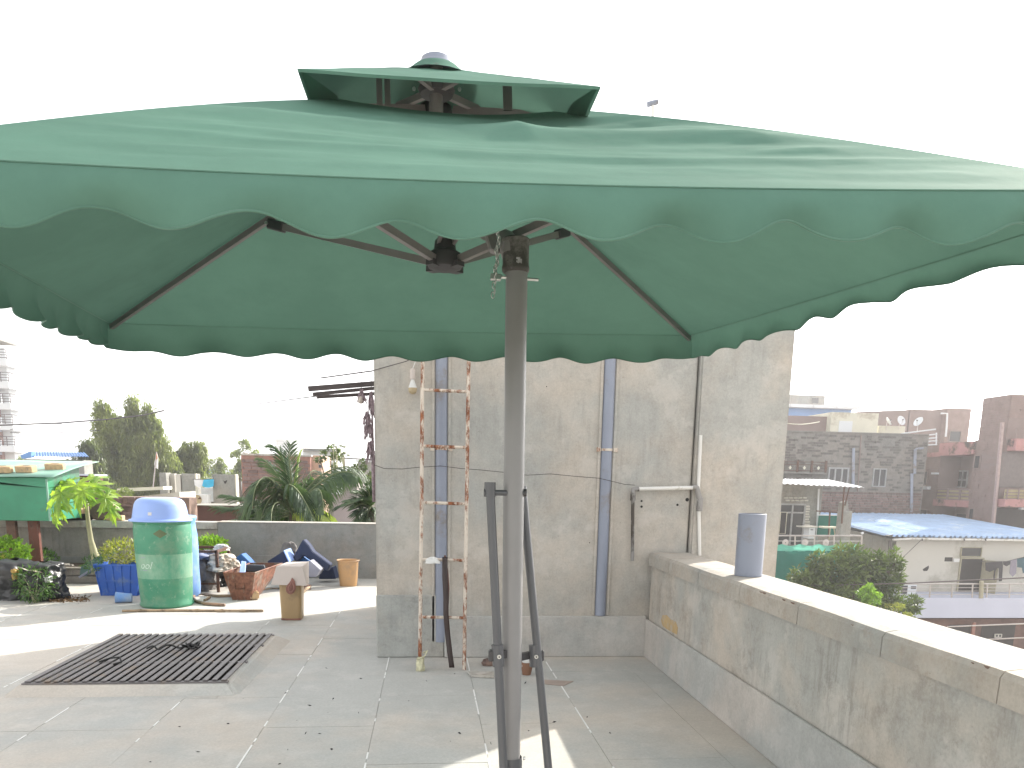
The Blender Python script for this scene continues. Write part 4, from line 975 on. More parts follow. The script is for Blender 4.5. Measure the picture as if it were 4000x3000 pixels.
t = MB().obox(F(992, 2325, .048), (.105, .09, .095), Matrix.Rotation(.2, 3, 'Z')).build('brick', 'brick', bevel=.015, bseg=2); tag(t, 'half brick leaning at the corner of the rusty tray', 'brick')
# blue foam pieces
def slabpoly(pts, Y, dep, m, name, label, cat, bev=.006):
    return tag(MB().poly([P(x, y, Y) for x, y in pts], (.02, dep, 0)).build(name, m, bevel=bev), label, cat)
slabpoly([(922, 2178), (942, 2163), (985, 2205), (968, 2222), (935, 2205)], 9.75, .16, 'foamblue', 'foam_block', 'blue folded foam block behind the rusty tray', 'foam')
slabpoly([(1044, 2193), (1106, 2153), (1124, 2188), (1096, 2215), (1058, 2222)], 9.4, .3, 'navy', 'foam_sheet', 'dark blue bent sheet with a bright edge between tray and boxed bin', 'foam')
slabpoly([(1106, 2151), (1110, 2150), (1132, 2196), (1127, 2198)], 9.38, .34, 'lid_blue', 'foam_strip', 'thin bright blue strip edging the dark bent sheet', 'foam')
slabpoly([(1050, 2230), (1070, 2218), (1140, 2212), (1130, 2252), (1060, 2256)], 9.2, .25, 'foamblue', 'plastic_scrap', 'mid blue plastic scrap on the floor left of the boxed bin', 'plastic scrap')
slabpoly([(1140, 2184), (1183, 2106), (1205, 2130), (1221, 2155), (1290, 2206), (1276, 2234), (1184, 2170), (1160, 2196)], 9.62, .14, 'navy', 'foam_cushion', 'navy blue L-shaped foam cushion propped against the back parapet', 'cushion', .012)
slabpoly([(1155, 2196), (1182, 2172), (1236, 2212), (1160, 2216)], 9.72, .1, 'foamblue', 'foam_block', 'faded blue foam under the navy cushion', 'foam')
slabpoly([(1195, 2232), (1198, 2195), (1212, 2190), (1252, 2226), (1234, 2254), (1190, 2254)], 9.42, .3, 'palegrey', 'foam_tray', 'pale grey foam tray lying under the navy cushion', 'foam')
slabpoly([(1245, 2262), (1250, 2234), (1300, 2215), (1312, 2262)], 9.9, .2, 'navy', 'sack', 'dark bundle in the shade behind the tan bin', 'sack')
t = P(1128, 2135, 9.95); tt_ = thing('sack', t, 'crumpled grey plastic bundle beside the navy cushion', 'sack'); blob('sack_body', 'baggrey', tt_, (t.x, t.y, .32), .13, .1, .2, 21, taper=.5, amp=.4)
# tan bin
c = F(1358, 2292); y0 = c.y; xa, xb, _, zt2 = pxrect(1325, 2192, 1393, 2292, y0); ra = (xb - xa) / 2
tb_ = thing('waste_bin', (c.x, y0 + .13, 0), 'shiny tan plastic bin with a rolled rim, open and empty', 'bin')
def rsq(r, z, c, n=40, p=.45):
    out = []
    for i in range(n):
        th = 2 * math.pi * i / n; ct, st2 = math.cos(th), math.sin(th); out.append(Vector((c[0] + r * abs(ct) ** p * (1 if ct > 0 else -1), c[1] + r * abs(st2) ** p * (1 if st2 > 0 else -1), z)))
    return out
def loft(rings, close_bottom=True):
    mb = MB(); n = len(rings[0])
    for r_ in rings: mb.v += r_
    for k in range(len(rings) - 1):
        for i in range(n): mb.f.append((k * n + i, k * n + (i + 1) % n, (k + 1) * n + (i + 1) % n, (k + 1) * n + i))
    if close_bottom: mb.f.append(tuple(reversed(range(n))))
    return mb
cc = (c.x, y0 + ra); H_ = .325; 
loft([rsq(ra * .98, 0, cc, p=.6), rsq(ra, .02, cc, p=.6), rsq(ra * 1.22, H_ * .96, cc, p=.8), rsq(ra * 1.33, H_ * .96, cc, p=.8), rsq(ra * 1.35, H_ * .985, cc, p=.8), rsq(ra * 1.30, H_, cc, p=.8), rsq(ra * 1.18, H_ * .97, cc, p=.8), rsq(ra * .95, .03, cc, p=.6), rsq(.01, .03, cc, p=.6)]).build('bin_body', 'tan', tb_, smooth=2)
# beige bin wearing a white box
c = F(1137, 2424); y0 = c.y; ra = (P(1176, 2400, y0).x - P(1097, 2400, y0).x) / 2; cc = (c.x, y0 + ra)
bb = thing('waste_bin', (c.x, y0 + ra, 0), 'narrow beige plastic bin standing alone on the floor under a pale box', 'bin'); H_ = .37
loft([rsq(ra * .97, 0, cc, p=.35), rsq(ra, .012, cc, p=.35), rsq(ra * 1.02, .02, cc, p=.35), rsq(ra * 1.13, H_, cc, p=.35), rsq(ra * 1.05, H_, cc, p=.35)], True).build('bin_body', 'beige', bb, smooth=2)
MB().box(cc[0] - ra * .98, cc[0] + ra * .98, cc[1] - ra * 1.03, cc[1] + ra, .004, .022).build('bin_foot', 'brownflap', bb, bevel=.004)
cb = thing('cardboard_box', (c.x, cc[1], .3), 'pale cardboard box with flaring sides upturned over the beige bin', 'box')
yb = y0 - .055
b0, b1, b2, b3 = P(1059, 2284, yb), P(1197, 2288, yb), P(1206, 2276, yb + .34), P(1085, 2276, yb + .34)
t0, t1, t2_, t3_ = P(1080, 2213, yb + .05), P(1180, 2213, yb + .05), P(1205, 2194, yb + .36), P(1122, 2196, yb + .36)
mb = MB(); mb.v = [b0, b1, b2, b3, t0, t1, t2_, t3_]; mb.f = [(0, 1, 5, 4), (1, 2, 6, 5), (2, 3, 7, 6), (3, 0, 4, 7), (4, 5, 6, 7)]
mb.build('box_shell', 'card_white', cb, solid=.004)
# brown leathery badge hung on the box
pts = [(1140, 2256), (1146, 2262), (1152, 2272), (1155, 2290), (1154, 2306), (1147, 2316), (1136, 2323), (1124, 2319), (1117, 2310), (1116, 2297), (1122, 2285), (1130, 2276), (1135, 2268)]
Yg = yb - .012; hb = thing('hanging_flap', P(1136, 2320, Yg), 'reddish brown drop-shaped flap hanging on the front of the pale box', 'flap')
MB().poly([P(x, y, Yg) for x, y in pts], (0, .009, 0)).build('flap_body', 'brownflap', hb, bevel=.003)
inn = [(1139, 2270), (1146, 2284), (1148, 2300), (1141, 2311), (1131, 2312), (1126, 2303), (1129, 2290), (1135, 2281)]
MB().tube([P(x, y, Yg - .003) for x, y in inn + inn[:1]], .0035, 6).build('ridge', mat('pinkish_ridge', (.33, .17, .14), var=.3), hb, smooth=1)
MB().tube([P(x, y, Yg - .004) for x, y in ((1137, 2285), (1139, 2298), (1133, 2306))], .004, 6).build('ridge', 'brownflap', hb, smooth=1)
# twigs and stones near the box
mb = MB().tube([F(1020, 2305, .012), F(1060, 2298, .015), F(1090, 2298, .012), F(1130, 2303, .02)], .008, 6); tag(mb.build('twig', 'bamboo'), 'thin dry twig on the floor behind the boxed bin', 'twig')
t = blob('stone', 'sandstone', None, tuple(F(1196, 2303)), .06, .05, .07, 31, amp=.3, nu=12, nv=6); tag(t, 'small brown lump of stone right behind the boxed bin', 'stone')
mb = MB().tube([F(1180, 2317, .02), F(1197, 2300, .06), F(1215, 2290, .03)], [.012, .02, .008], 6); tag(mb.build('dry_root', 'bamboo'), 'bent dry root beside the boxed bin', 'root')
# ---- ladder
def lad():
    bl = P(1641, 2600, 5.33); bl.z = 0; brr = P(1812, 2612, 5.31); brr.z = 0
    tl = P(1652, 1390, 5.60); tr_ = P(1831, 1390, 5.60)
    bl = Vector((P(1640, 2560, 5.34).x, 5.34, 0)); brr = Vector((P(1813, 2560, 5.32).x, 5.32, 0))
    t = thing('ladder', (bl.lerp(brr, .5)), 'rusty white-painted steel ladder leaning on the tower wall', 'ladder')
    k = (3.1) / tl.z; el = bl + (tl - bl) * k; er = brr + (tr_ - brr) * k; el.y = min(el.y, YT - .05); er.y = min(er.y, YT - .05)
    def rail(a, b_):
        pts = [a.lerp(b_, i / 10) + Vector((.003 * nz(i, a.x * 5), .002 * nz(i, 4), 0)) for i in range(11)]
        m_ = MB()
        for i in range(10): m_.bar(pts[i], pts[i + 1], .024, .020, up=(0, 1, 0))
        return MB().tube(pts, .0135, 8).build('rail', 'ladder', t, smooth=2)
    rail(bl, el); rail(brr, er)
    for y in (1120, 1335 - 35, 1522, 1744, 1964, 2187, 2408):
        if y < 1400: continue
        zz = P(1740, y, 5.5 if y < 2000 else 5.4).z; a = bl + (el - bl) * (zz / el.z); b_ = brr + (er - brr) * (zz / er.z)
        MB().tube([a, b_ + Vector((0, 0, -.004))], .0115, 8).build('rung', 'ladder', t, smooth=2)
    for zz in (2.35, 2.72): 
        a = bl + (el - bl) * (zz / el.z); b_ = brr + (er - brr) * (zz / er.z); MB().tube([a, b_], .0115, 8).build('rung', 'ladder', t, smooth=2)
lad()
ylad = 5.36
pts = [P(1738, 2176, ylad + .02), P(1738, 2250, ylad - .01), P(1742, 2330, ylad - .02), P(1742, 2400, ylad - .03), P(1748, 2470, ylad - .03), P(1757, 2550, ylad - .05), P(1765, 2608, ylad - .06)]
def strapf(u, v):
    i = min(len(pts) - 2, int(v * (len(pts) - 1))); f = v * (len(pts) - 1) - i; p = pts[i].lerp(pts[i + 1], f); return p + Vector(((u - .5) * .037, .004 * math.sin(u * 3), 0))
t = thing('strap', pts[0], 'dark brown leather strap hung over a ladder rung', 'strap')
MB().grid(strapf, 2, 30).build('strap_body', 'leather', t, solid=.006, smooth=1)
MB().tube([P(1738, 2176, ylad + .02) + Vector((.0, 0, .008)), P(1738, 2176, ylad + .04), P(1747, 2230, ylad + .05), P(1752, 2300, ylad + .04), P(1749, 2360, ylad + .02)], .007, 6).build('strap_tail', mat('brown_strap', (.10, .035, .025), rough=.5), t, smooth=1)
t = blob('plastic_scrap', 'paper', None, tuple(P(1690, 2200, ylad - .02)), .055, .03, .045, 41, amp=.5, taper=.5, nu=14, nv=6); tag(t, 'white plastic film caught on the ladder rung next to the strap', 'plastic film')
t = thing('rag', (P(1643, 2620, 5.3)), 'pale yellow rag tied round the left foot of the ladder', 'rag'); c = F(1642, 2622)
blob('rag_body', 'cloth_y', t, (c.x, 5.31, 0), .032, .032, .10, 44, amp=.35); MB().tube([(c.x - .02, 5.29, .09), (c.x + .03, 5.28, .11), (c.x + .05, 5.29, .15), (c.x + .02, 5.3, .13)], .006, 6).build('rag_knot', 'cloth_y', t, smooth=1)
# tile and bits at the tower foot
tag(MB().poly([F(1823, 2628, .001), F(1930, 2628, .001), F(1930, 2650, .001), F(1842, 2646, .001)], (0, 0, .012)).build('tile_offcut', 'capside', bevel=.002), 'grey tile offcut lying at the right foot of the ladder', 'tile')
t = blob('stone', 'sandstone', None, tuple(F(1908, 2598)), .05, .04, .05, 51, amp=.5, nu=14, nv=6); tag(t, 'small brown clod on the floor between ladder and pole', 'stone')
t = thing('clay_cup', F(2063, 2625), 'brown clay cup with a white cloth in it behind the parasol pole', 'cup'); c = F(2060, 2640) + Vector((0, .04, 0))
MB().lathe([(0, 0), (.03, 0), (.04, .05), (.042, .09), (.036, .09), (0, .05)], c, 16).build('cup_body', mat('brown_clay', (.2, .1, .06)), t, smooth=2); blob('cloth', 'paper', t, (c.x, c.y, .06), .04, .035, .06, 61, amp=.4, nu=12, nv=6)
mb = MB().poly([F(2110, 2655, .0005), F(2240, 2662, .0005), F(2200, 2680, .0005), F(2120, 2672, .0005)], (0, 0, .003)); tag(mb.build('flat_scrap', mat('pinkish_dust', (.36, .29, .25))), 'flat pinkish scrap on the floor behind the pole', 'scrap')
# small black litter specks on the floor
n = 38; pos = []
while len(pos) < n:
    p = F(random.uniform(100, 2700), random.uniform(2440, 2990), .002)
    if p.x < 1.6 and p.y < 5.5 and not (-2.75 < p.x < -1.0 and 4.8 < p.y < 6.8): pos.append(tuple(p))
d = RNG.normal(0, 1, (n, 3)); d[:, 2] = .05
tag(leaves('litter', np.array(pos), d, .022, .01, 'black', None), 'scattered dark crumbs and dead leaf bits on the terrace floor', 'litter', kind='stuff')
# ---- bulb on its cord, hooked to the tower
b = P(1612, 1505, YT - .06); t = thing('light_bulb', b, 'unlit white bulb hanging in a lamp holder on the tower wall', 'bulb')
ct = P(1618, 1392, YT - .05); hz = P(1612, 1440, YT - .06)
MB().tube([ct, ct + Vector((.01, 0, -.03)), hz], .003, 6).build('cord', 'paper', t)
MB().lathe([(0, .155), (.012, .154), (.02, .14), (.018, .115), (.02, .085), (.0195, .08), (0, .08)], b + Vector((0, 0, -.04)), 16).build('holder', 'card_white', t, smooth=2)
MB().lathe([(.013, .082), (.014, .07), (.026, .035), (.031, .022)], b + Vector((0, 0, -.04)), 20).build('bulb_neck', 'paper', t, smooth=2)
MB().lathe([(.031, .022), (.030, .005), (.024, -.012), (.012, -.02), (0, -.022)], b + Vector((0, 0, -.04)), 20).build('bulb_dome', mat('yellowed_globe', (.40, .32, .2), rough=.3), t, smooth=1)
MB().tube([ct + Vector((-.01, .03, .01)), ct + Vector((-.005, -.03, .0))], .012, 8).build('hook', 'iron', t)
# cord from the hook to the steel bars, wire across the tower
def wire(pts, r, label, name='wire', m='wire', sag=0, n=24):
    P_ = []
    for i in range(len(pts) - 1):
        for k in range(n):
            u = k / n; p = pts[i].lerp(pts[i + 1], u); p = p - Vector((0, 0, sag * 4 * u * (1 - u))); P_.append(p)
    P_.append(pts[-1]); return tag(MB().tube(P_, r, 5).build(name, m, smooth=1), label, 'wire')
wire([P(1610, 1400, YT - .06), P(1585, 1412, YT - .05), P(1462, 1446, YT - .02)], .003, 'thin dark cord running from the bulb hook to the tower corner')
wp_ = [(1462, 1816), (1500, 1830), (1570, 1832), (1640, 1825), (1720, 1820), (1800, 1830), (1880, 1836), (1950, 1843), (2060, 1856), (2150, 1851), (2240, 1860), (2340, 1868), (2440, 1892), (2480, 1895)]
tag(MB().tube([P(x, y, YT - .07) for x, y in wp_], .0022, 5).build('wire', 'wire', smooth=1), 'thin slack wire strung across the tower front behind the ladder', 'wire')
# ---- steel bars sticking out of the tower's far side with dried garlands
yb_ = 7.2
def ang(px0, py0, px1, py1, Y0_, Y1_, label, w=.028, h=.045):
    a, b_ = P(px0, py0, Y0_), P(px1, py1, Y1_); return tag(MB().bar(a, b_, w, h).build('steel_bar', 'iron2', bevel=.003), label, 'bar', 'steel bars sticking out of the tower')
M['iron2'] = mat('grey_brown_steel', (.09, .075, .075), rough=.7)
ang(1204, 1519, 1480, 1497, yb_, yb_ + .2, 'topmost and longest of the three grey steel bars left of the tower')
ang(1222, 1540, 1480, 1515, yb_ + .25, yb_ + .5, 'middle grey steel bar left of the tower', h=.032)
ang(1237, 1551, 1480, 1537, yb_ + .5, yb_ + .8, 'lowest grey steel bar left of the tower, a hole at its tip', h=.032)
wire([P(1252, 1477, 6.6), P(1462, 1448, 5.9)], .006, 'thin rod slanting up to the tower above the steel bars', name='thin_rod', m='iron2')
def garland(px, py, Y, h, w, label, seed, n=46):
    c = P(px, py, Y); t = thing('dried_garland', c, label, 'garland', 'dried garlands hanging from the steel bars'); rs = random.Random(seed); mb = MB()
    for i in range(n):
        a = c + Vector((rs.uniform(-.3, .3) * w, rs.uniform(-.2, .2) * w, -rs.uniform(0, .25) * h)); e = c + Vector((rs.uniform(-1, 1) * w, rs.uniform(-1, 1) * w * .6, -rs.uniform(.5, 1) * h))
        mb.tube([a, a.lerp(e, .5) + Vector((rs.uniform(-.3, .3) * w, 0, 0)), e], [.004, .006, .002], 4)
    o = mb.build('strands', M['garland'], t); o['kind'] = 'stuff'; MB().tube([c + Vector((0, 0, .16)), c], .003, 5).build('string', 'wire', t)
M['garland'] = mat('dried_mauve_leaf', (.26, .20, .22), rough=.9, var=.4, scale=30)
garland(1433, 1605, 7.3, .14, .045, 'upper dried tuft on the string left of the tower', 1)
garland(1440, 1640, 7.3, .2, .05, 'long shaggy mauve tuft midway down the string', 2)
garland(1444, 1722, 7.3, .22, .06, 'lowest looped mauve tuft beside the tower edge', 3)
garland(1412, 1520, 7.35, .13, .05, 'dried tuft tangled on the bars with a pale gourd', 4)
garland(1450, 1525, 7.3, .25, .03, 'thin dried tuft hanging on the bars against the tower', 5)
tag(MB().tube([P(1452, 1530, 7.4), P(1454, 1640, 7.4), P(1456, 1750, 7.4), P(1459, 1860, 7.4), P(1462, 1960, 7.4)], [.008, .01, .016, .02, .02], 6).build('dried_stalk', 'garland', smooth=1), 'long dried mauve stalk hanging down along the tower edge', 'stalk')
tag(MB().lathe([(0, -.05), (.02, -.045), (.03, -.02), (.026, .01), (.01, .03), (0, .035)], P(1409, 1556, 7.35), 14).build('gourd', 'card_white', smooth=1), 'small pale gourd hanging among the dried tufts', 'gourd')
# ================================================================ THE TOWN BEYOND
def bpx(mb, x0, y0, x1, y1, Y, dep, off=0):
    a, b_, c, d = pxrect(x0, y0, x1, y1, Y); mb.box(a, b_, Y - off, Y - off + dep, c, d); return mb
def bx(name, m, parent, x0, y0, x1, y1, Y, dep, off=0, bevel=0): return bpx(MB(), x0, y0, x1, y1, Y, dep, off).build(name, m, parent, bevel=bevel)
def bldg(name, x0, y0, x1, y1, Y, dep, m, label, cat='building', zb=ZG, wall='wall'):
    a, b_, c, d = pxrect(x0, y0, x1, y1, Y); t = thing(name, ((a + b_) / 2, Y + dep / 2, zb), label, cat)
    MB().box(a, b_, Y, Y + dep, zb, d).build(wall, m, t, bevel=.01); return t
M['stonegrey'] = concrete('grey_stone_mortar', (.22, .205, .185), stain=.5, streak=.4, big=.35, stainc=(.10, .09, .085), warm=(1.02, 1, .97))
M['stoneblock'] = mat('grey_stone_block', (.12, .108, .10), rough=.9, var=.2, scale=3, rnd=.45, bump=.4, fine=12)
M['redblock'] = mat('purple_sandstone_block', (.22, .15, .135), rough=.9, var=.2, scale=3, rnd=.4, bump=.4, fine=12)
M['mortar'] = mat('pale_mortar', (.27, .235, .215), rough=.95, bump=.3)
M['redcourse'] = mat('pink_brown_cladding', (.26, .185, .165), rough=.85, var=.14, scale=2, rnd=.15, bump=.3, fine=8)
M['redwall'] = mat('dull_brown_render', (.22, .165, .15), rough=.9, var=.1, scale=1, bump=.2)
M['redband'] = mat('faded_red_band', (.38, .19, .18), rough=.8, var=.12, scale=1.5, dirt=.15)
M['cream'] = mat('weathered_cream_render', (.58, .56, .46), rough=.9, var=.08, scale=1, dirt=.18, dirtc=(.4, .36, .28))
M['cream2'] = mat('pale_cream_wall', (.50, .48, .43), rough=.9, var=.05, scale=.6, dirt=.1, dirtc=(.36, .34, .29))
M['greyrender'] = concrete('plain_grey_render', (.30, .29, .265), stain=.3, streak=.4, big=.5)
M['darkglass'] = glassmat('dark_window', (.045, .047, .05))
M['alu'] = mat('grey_window_frame', (.30, .30, .30), rough=.5, bump=0)
M['woodf'] = mat('pale_timber_frame', (.34, .31, .22), rough=.7, bump=0)
M['blueroof'] = mat('pale_blue_sheeting', (.36, .48, .66), rough=.75, spec=.2, var=.12, scale=1.2, dirt=.12, dirtc=(.5, .58, .68))
M['whiteroof'] = mat('white_sheeting', (.72, .73, .76), rough=.5, var=.04)
M['bluewall'] = mat('blue_sheet_wall', (.10, .22, .46), rough=.6, var=.15, scale=.5)
M['net'] = fabric('green_shade_net', (.02, .17, .13), trans=.35); M['netlight'] = fabric('light_green_net', (.16, .52, .40), trans=.5)
M['railsteel'] = mat('stainless_rail', (.46, .42, .40), rough=.35, metal=.5, bump=0)
M['bandwhite'] = mat('bluish_white_band', (.46, .48, .58), rough=.6, var=.04, scale=.5)
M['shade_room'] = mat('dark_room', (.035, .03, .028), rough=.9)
M['canopyleaf'] = leafmat('tree_leaf', (.035, .065, .018), (.14, .19, .055), trans=.25, scale=1.2)
M['willowleaf'] = leafmat('willow_leaf', (.10, .13, .055), (.26, .29, .11), trans=.4, scale=.7)
M['willowdark'] = leafmat('willow_dark_leaf', (.055, .075, .04), (.16, .19, .09), trans=.35, scale=.7)
M['haleaf'] = leafmat('pale_far_leaf', (.13, .16, .09), (.28, .31, .17), trans=.4, scale=.7)
M['palmleaf'] = leafmat('palm_leaflet', (.022, .05, .025), (.08, .13, .055), trans=.2, scale=2.5, rough=.55)
M['palmyoung'] = leafmat('young_palm_leaflet', (.17, .24, .06), (.34, .40, .10), trans=.4, scale=2)
M['palmrib'] = mat('palm_midrib', (.13, .16, .07), rough=.6); M['bark'] = mat('tree_bark', (.12, .09, .065), rough=.95, bump=.6, fine=15)
M['cloth_blue'] = mat('sky_blue_cloth', (.06, .40, .62), rough=.9); M['cloth_white'] = mat('white_cloth', (.68, .68, .68), rough=.9)
M['cloth_dark'] = mat('charcoal_cloth', (.04, .037, .04), rough=.95); M['cloth_grey'] = mat('lilac_grey_cloth', (.22, .20, .24), rough=.95); M['cloth_teal'] = mat('dark_teal_cloth', (.04, .09, .11), rough=.95)
M['far_white'] = mat('far_white_render', (.62, .64, .66), rough=.9, var=.04, scale=.3)
M['far_brick'] = mat('far_brick_red', (.25, .125, .10), rough=.9, var=.2, scale=1.5, bump=.3, fine=6)
BLK = {k: [unitbox('block', k, b) for b in (.05, .08)] for k in ('stoneblock', 'redblock')}
BLK['far_brick2'] = None
def stones(parent, x0, x1, z0, z1, Y, bw, bh, key, skips=(), maxn=300, proud=.03, prob=1.0, name='stone_block', gap=.14, axis='y'):
    """coursed blocks standing proud of the mortar: the first ones as parts, the rest joined"""
    org = rootloc(parent); z = z0; row = 0; n = 0; rest = MB(); cells = []
    while z + bh * .6 < z1:
        x = x0 - (bw * .5 if row % 2 else 0) + random.uniform(0, bw * .2)
        while x < x1:
            w = bw * random.uniform(.7, 1.25); a, b_ = max(x, x0), min(x + w, x1)
            if b_ - a > bw * .25 and random.random() < prob and not any(a < s[1] and b_ > s[0] and z < s[3] and z + bh > s[2] for s in skips): cells.append((a, b_, z, z + bh))
            x += w
        z += bh; row += 1
    for (a, b_, c, d) in cells:
        g_ = gap * bh; p = proud * random.uniform(.4, 1.3)
        ctr = ((a + b_) / 2, Y - p / 2 + .01, (c + d) / 2); sz = (b_ - a - g_, p + .02, d - c - g_)
        if axis == 'x': ctr = (ctr[1], ctr[0], ctr[2]); sz = (sz[1], sz[0], sz[2])
        if n < maxn: inst(random.choice(BLK[key]), name, parent, Vector(ctr) - org, scale=sz); n += 1
        else: rest.box(ctr[0] - sz[0] / 2, ctr[0] + sz[0] / 2, ctr[1] - sz[1] / 2, ctr[1] + sz[1] / 2, ctr[2] - sz[2] / 2, ctr[2] + sz[2] / 2)
    if rest.v: o = rest.build(name + '_courses', key, parent); o['kind'] = 'stuff'
def window(parent, x0, y0, x1, y1, Y, nv=2, m='alu', trans=None, off=.05, name='window', pane='darkglass', w=None):
    a, b_, c, d = pxrect(x0, y0, x1, y1, Y); w = w or (b_ - a) * .07
    f = MB(); f.box(a, b_, Y - off, Y + .02, d - w, d); f.box(a, b_, Y - off, Y + .02, c, c + w); f.box(a, a + w, Y - off, Y + .02, c + w, d - w); f.box(b_ - w, b_, Y - off, Y + .02, c + w, d - w)
    for k in range(1, nv): x = a + (b_ - a) * k / nv; f.box(x - w / 2, x + w / 2, Y - off, Y + .02, c + w, d - w)
    if trans: z = c + (d - c) * trans; f.box(a + w, b_ - w, Y - off * .9, Y + .02, z - w / 2, z + w / 2)
    fr = f.build(name, m, parent); MB().box(a + w * .5, b_ - w * .5, Y - off * .35, Y + .01, c + w * .5, d - w * .5).build('pane', pane, fr); return fr
def rail(parent, p0, p1, h, nbar, npost, r=.02, m='railsteel', name='railing'):
    p0, p1 = Vector(p0), Vector(p1); mb = MB()
    mb.tube([p0 + Vector((0, 0, h)), p1 + Vector((0, 0, h))], r, 6)
    for k in range(nbar): z = h * (k + .5) / (nbar + .2); mb.tube([p0 + Vector((0, 0, z)), p1 + Vector((0, 0, z))], r * .55, 5)
    for k in range(npost + 1): p = p0.lerp(p1, k / npost); mb.tube([p, p + Vector((0, 0, h))], r * .9, 6)
    return mb.build(name, m, parent)
def corr(name, m, parent, c00, c10, c11, c01, n, amp, thick=.01, ny=2):    # c00->c10 along the ridges' repeat, c01 the far side
    c00, c10, c11, c01 = map(Vector, (c00, c10, c11, c01)); nrm = (c10 - c00).cross(c01 - c00).normalized()
    if nrm.z < 0: nrm = -nrm
    def fn(u, v):
        t_ = (u * n) % 1; s_ = max(0, min(1, (abs(t_ - .5) - .16) * 8)); return (c00.lerp(c10, u)).lerp(c01.lerp(c11, u), v) + nrm * amp * (1 - s_)
    return MB().grid(fn, n * 10, ny).build(name, m, parent, solid=thick)
def sheets(parent, c00, c10, c11, c01, k, n, amp, m, name='roof_sheet'):
    c00, c10, c11, c01 = map(Vector, (c00, c10, c11, c01))
    for i in range(k):
        u0, u1 = i / k, (i + 1) / k; o = Vector((0, 0, .008 * (i % 2)))
        corr(name, m, parent, c00.lerp(c10, u0) + o, c00.lerp(c10, u1 + .01) + o, c01.lerp(c11, u1 + .01) + o, c01.lerp(c11, u0) + o, n, amp)
# ---------- right: grey stone house
Ys = 42.0
sb = bldg('stone_house', 3040, 1690, 3608, 2100, Ys, 8, 'stonegrey', 'grey coursed stone house with drainpipes, behind the blue sheet roof', 'house')
xa, xb, z_b, z_t = pxrect(3050, 1692, 3606, 2060, Ys)
sk = [pxrect(3228, 1818, 3318, 1900, Ys), pxrect(3402, 1822, 3464, 1906, Ys)]
zmid = P(3300, 1915, Ys).z
stones(sb, xa, xb, P(3300, 2030, Ys).z, zmid, Ys, .30, .145, 'redblock', sk, maxn=300, proud=.05, gap=.22)
stones(sb, xa, xb, zmid, z_t - .05, Ys, .34, .14, 'stoneblock', sk, maxn=0, proud=.03, prob=.42, gap=.2)
window(sb, 3232, 1826, 3312, 1896, Ys, 3, off=.09); window(sb, 3407, 1830, 3459, 1902, Ys, 2, off=.09)
MB().box(xa, xb, Ys - .06, Ys + .3, z_t - .02, z_t + .05).build('roof_edge', 'stonegrey', sb)
for (px, y0, y1) in ((3334, 1750, 1905), (3575, 1755, 1850), (3562, 1850, 2000)):
    a, b_ = P(px, y0, Ys - .12), P(px - 2, y1, Ys - .12); MB().tube([a, b_], .085, 10).build('drain_pipe', 'pvcgrey', sb, smooth=2)
MB().tube([P(3578, 1754, Ys - .12), P(3606, 1750, Ys - .12)], .06, 8).build('drain_pipe', 'pvcgrey', sb)
MB().tube([P(3364, 1700, Ys - .08), P(3350, 1920, Ys - .08)], .035, 6).build('thin_pipe', 'redwall', sb)
# balcony railing on the stone house
p0, p1 = P(3058, 1840, Ys - .5), P(3224, 1843, Ys - .5)
bl_ = thing('balcony_railing', p0.lerp(p1, .5), 'dark balcony railing with pale diamonds on the grey stone house', 'railing')
mb = MB(); h = .55
for z in (0.04, .37, .52): mb.bar(p0 + Vector((0, 0, z)), p1 + Vector((0, 0, z)), .04, .03)
mb.build('rail_bars', 'iron', bl_)
for k in range(4): p = p0.lerp(p1, k / 3); MB().box(p.x - .05, p.x + .05, p.y - .05, p.y + .05, p.z - .05, p.z + .6).build('post', 'iron', bl_)
for k in range(3): p = p0.lerp(p1, (k + .5) / 3) + Vector((0, 0, .2)); MB().poly([p + Vector((-.09, 0, 0)), p + Vector((0, 0, -.11)), p + Vector((.09, 0, 0)), p + Vector((0, 0, .11))], (0, .02, 0)).build('diamond', 'cream', bl_)
MB().box(p0.x, p1.x, p0.y, Ys - .01, p0.z - .12, p0.z - .02).build('balcony_slab', 'stonegrey', bl_)
# roof room, cream block etc
t = bldg('roof_room', 3245, 1612, 3430, 1692, 46, 4, 'cream', 'cream roof room with a pale shutter above the grey stone house', 'roof room', zb=4)
bx('shutter', 'far_white', t, 3276, 1645, 3328, 1690, 46, .05, .03)
t = bldg('roof_room', 3065, 1625, 3244, 1695, 46.5, 3, 'redwall', 'low brown roof wall left of the cream roof room', 'wall', zb=4)
t = bldg('low_wall', 3432, 1664, 3536, 1692, 47, .4, 'cream', 'low cream roof wall under the satellite dishes', 'wall', zb=4)
# blue-sided hall far behind with a white roof slab
t = bldg('blue_hall', 3000, 1596, 3322, 1700, 72, 10, 'bluewall', 'blue-sided hall under a long white roof slab, behind the stone house', 'building', zb=0)
a, b_, c, d = pxrect(2980, 1583, 3342, 1595, 72)
for k in range(4): MB().box(a + (b_ - a) * k / 4 + .03, a + (b_ - a) * (k + 1) / 4 - .03, 71.2, 83, c, d).build('roof_slab', 'far_white', t)
t = bldg('grey_block', 3050, 1543, 3222, 1600, 90, 8, 'greyrender', 'grey concrete block with one window rising above the blue hall', 'building', zb=0)
window(t, 3168, 1552, 3198, 1578, 90, 1, m='greyrender', off=.1)
MB().tube([P(3084, 1545, 89.9), P(3086, 1600, 89.9)], .12, 6).build('corner_pipe', 'greyrender', t)
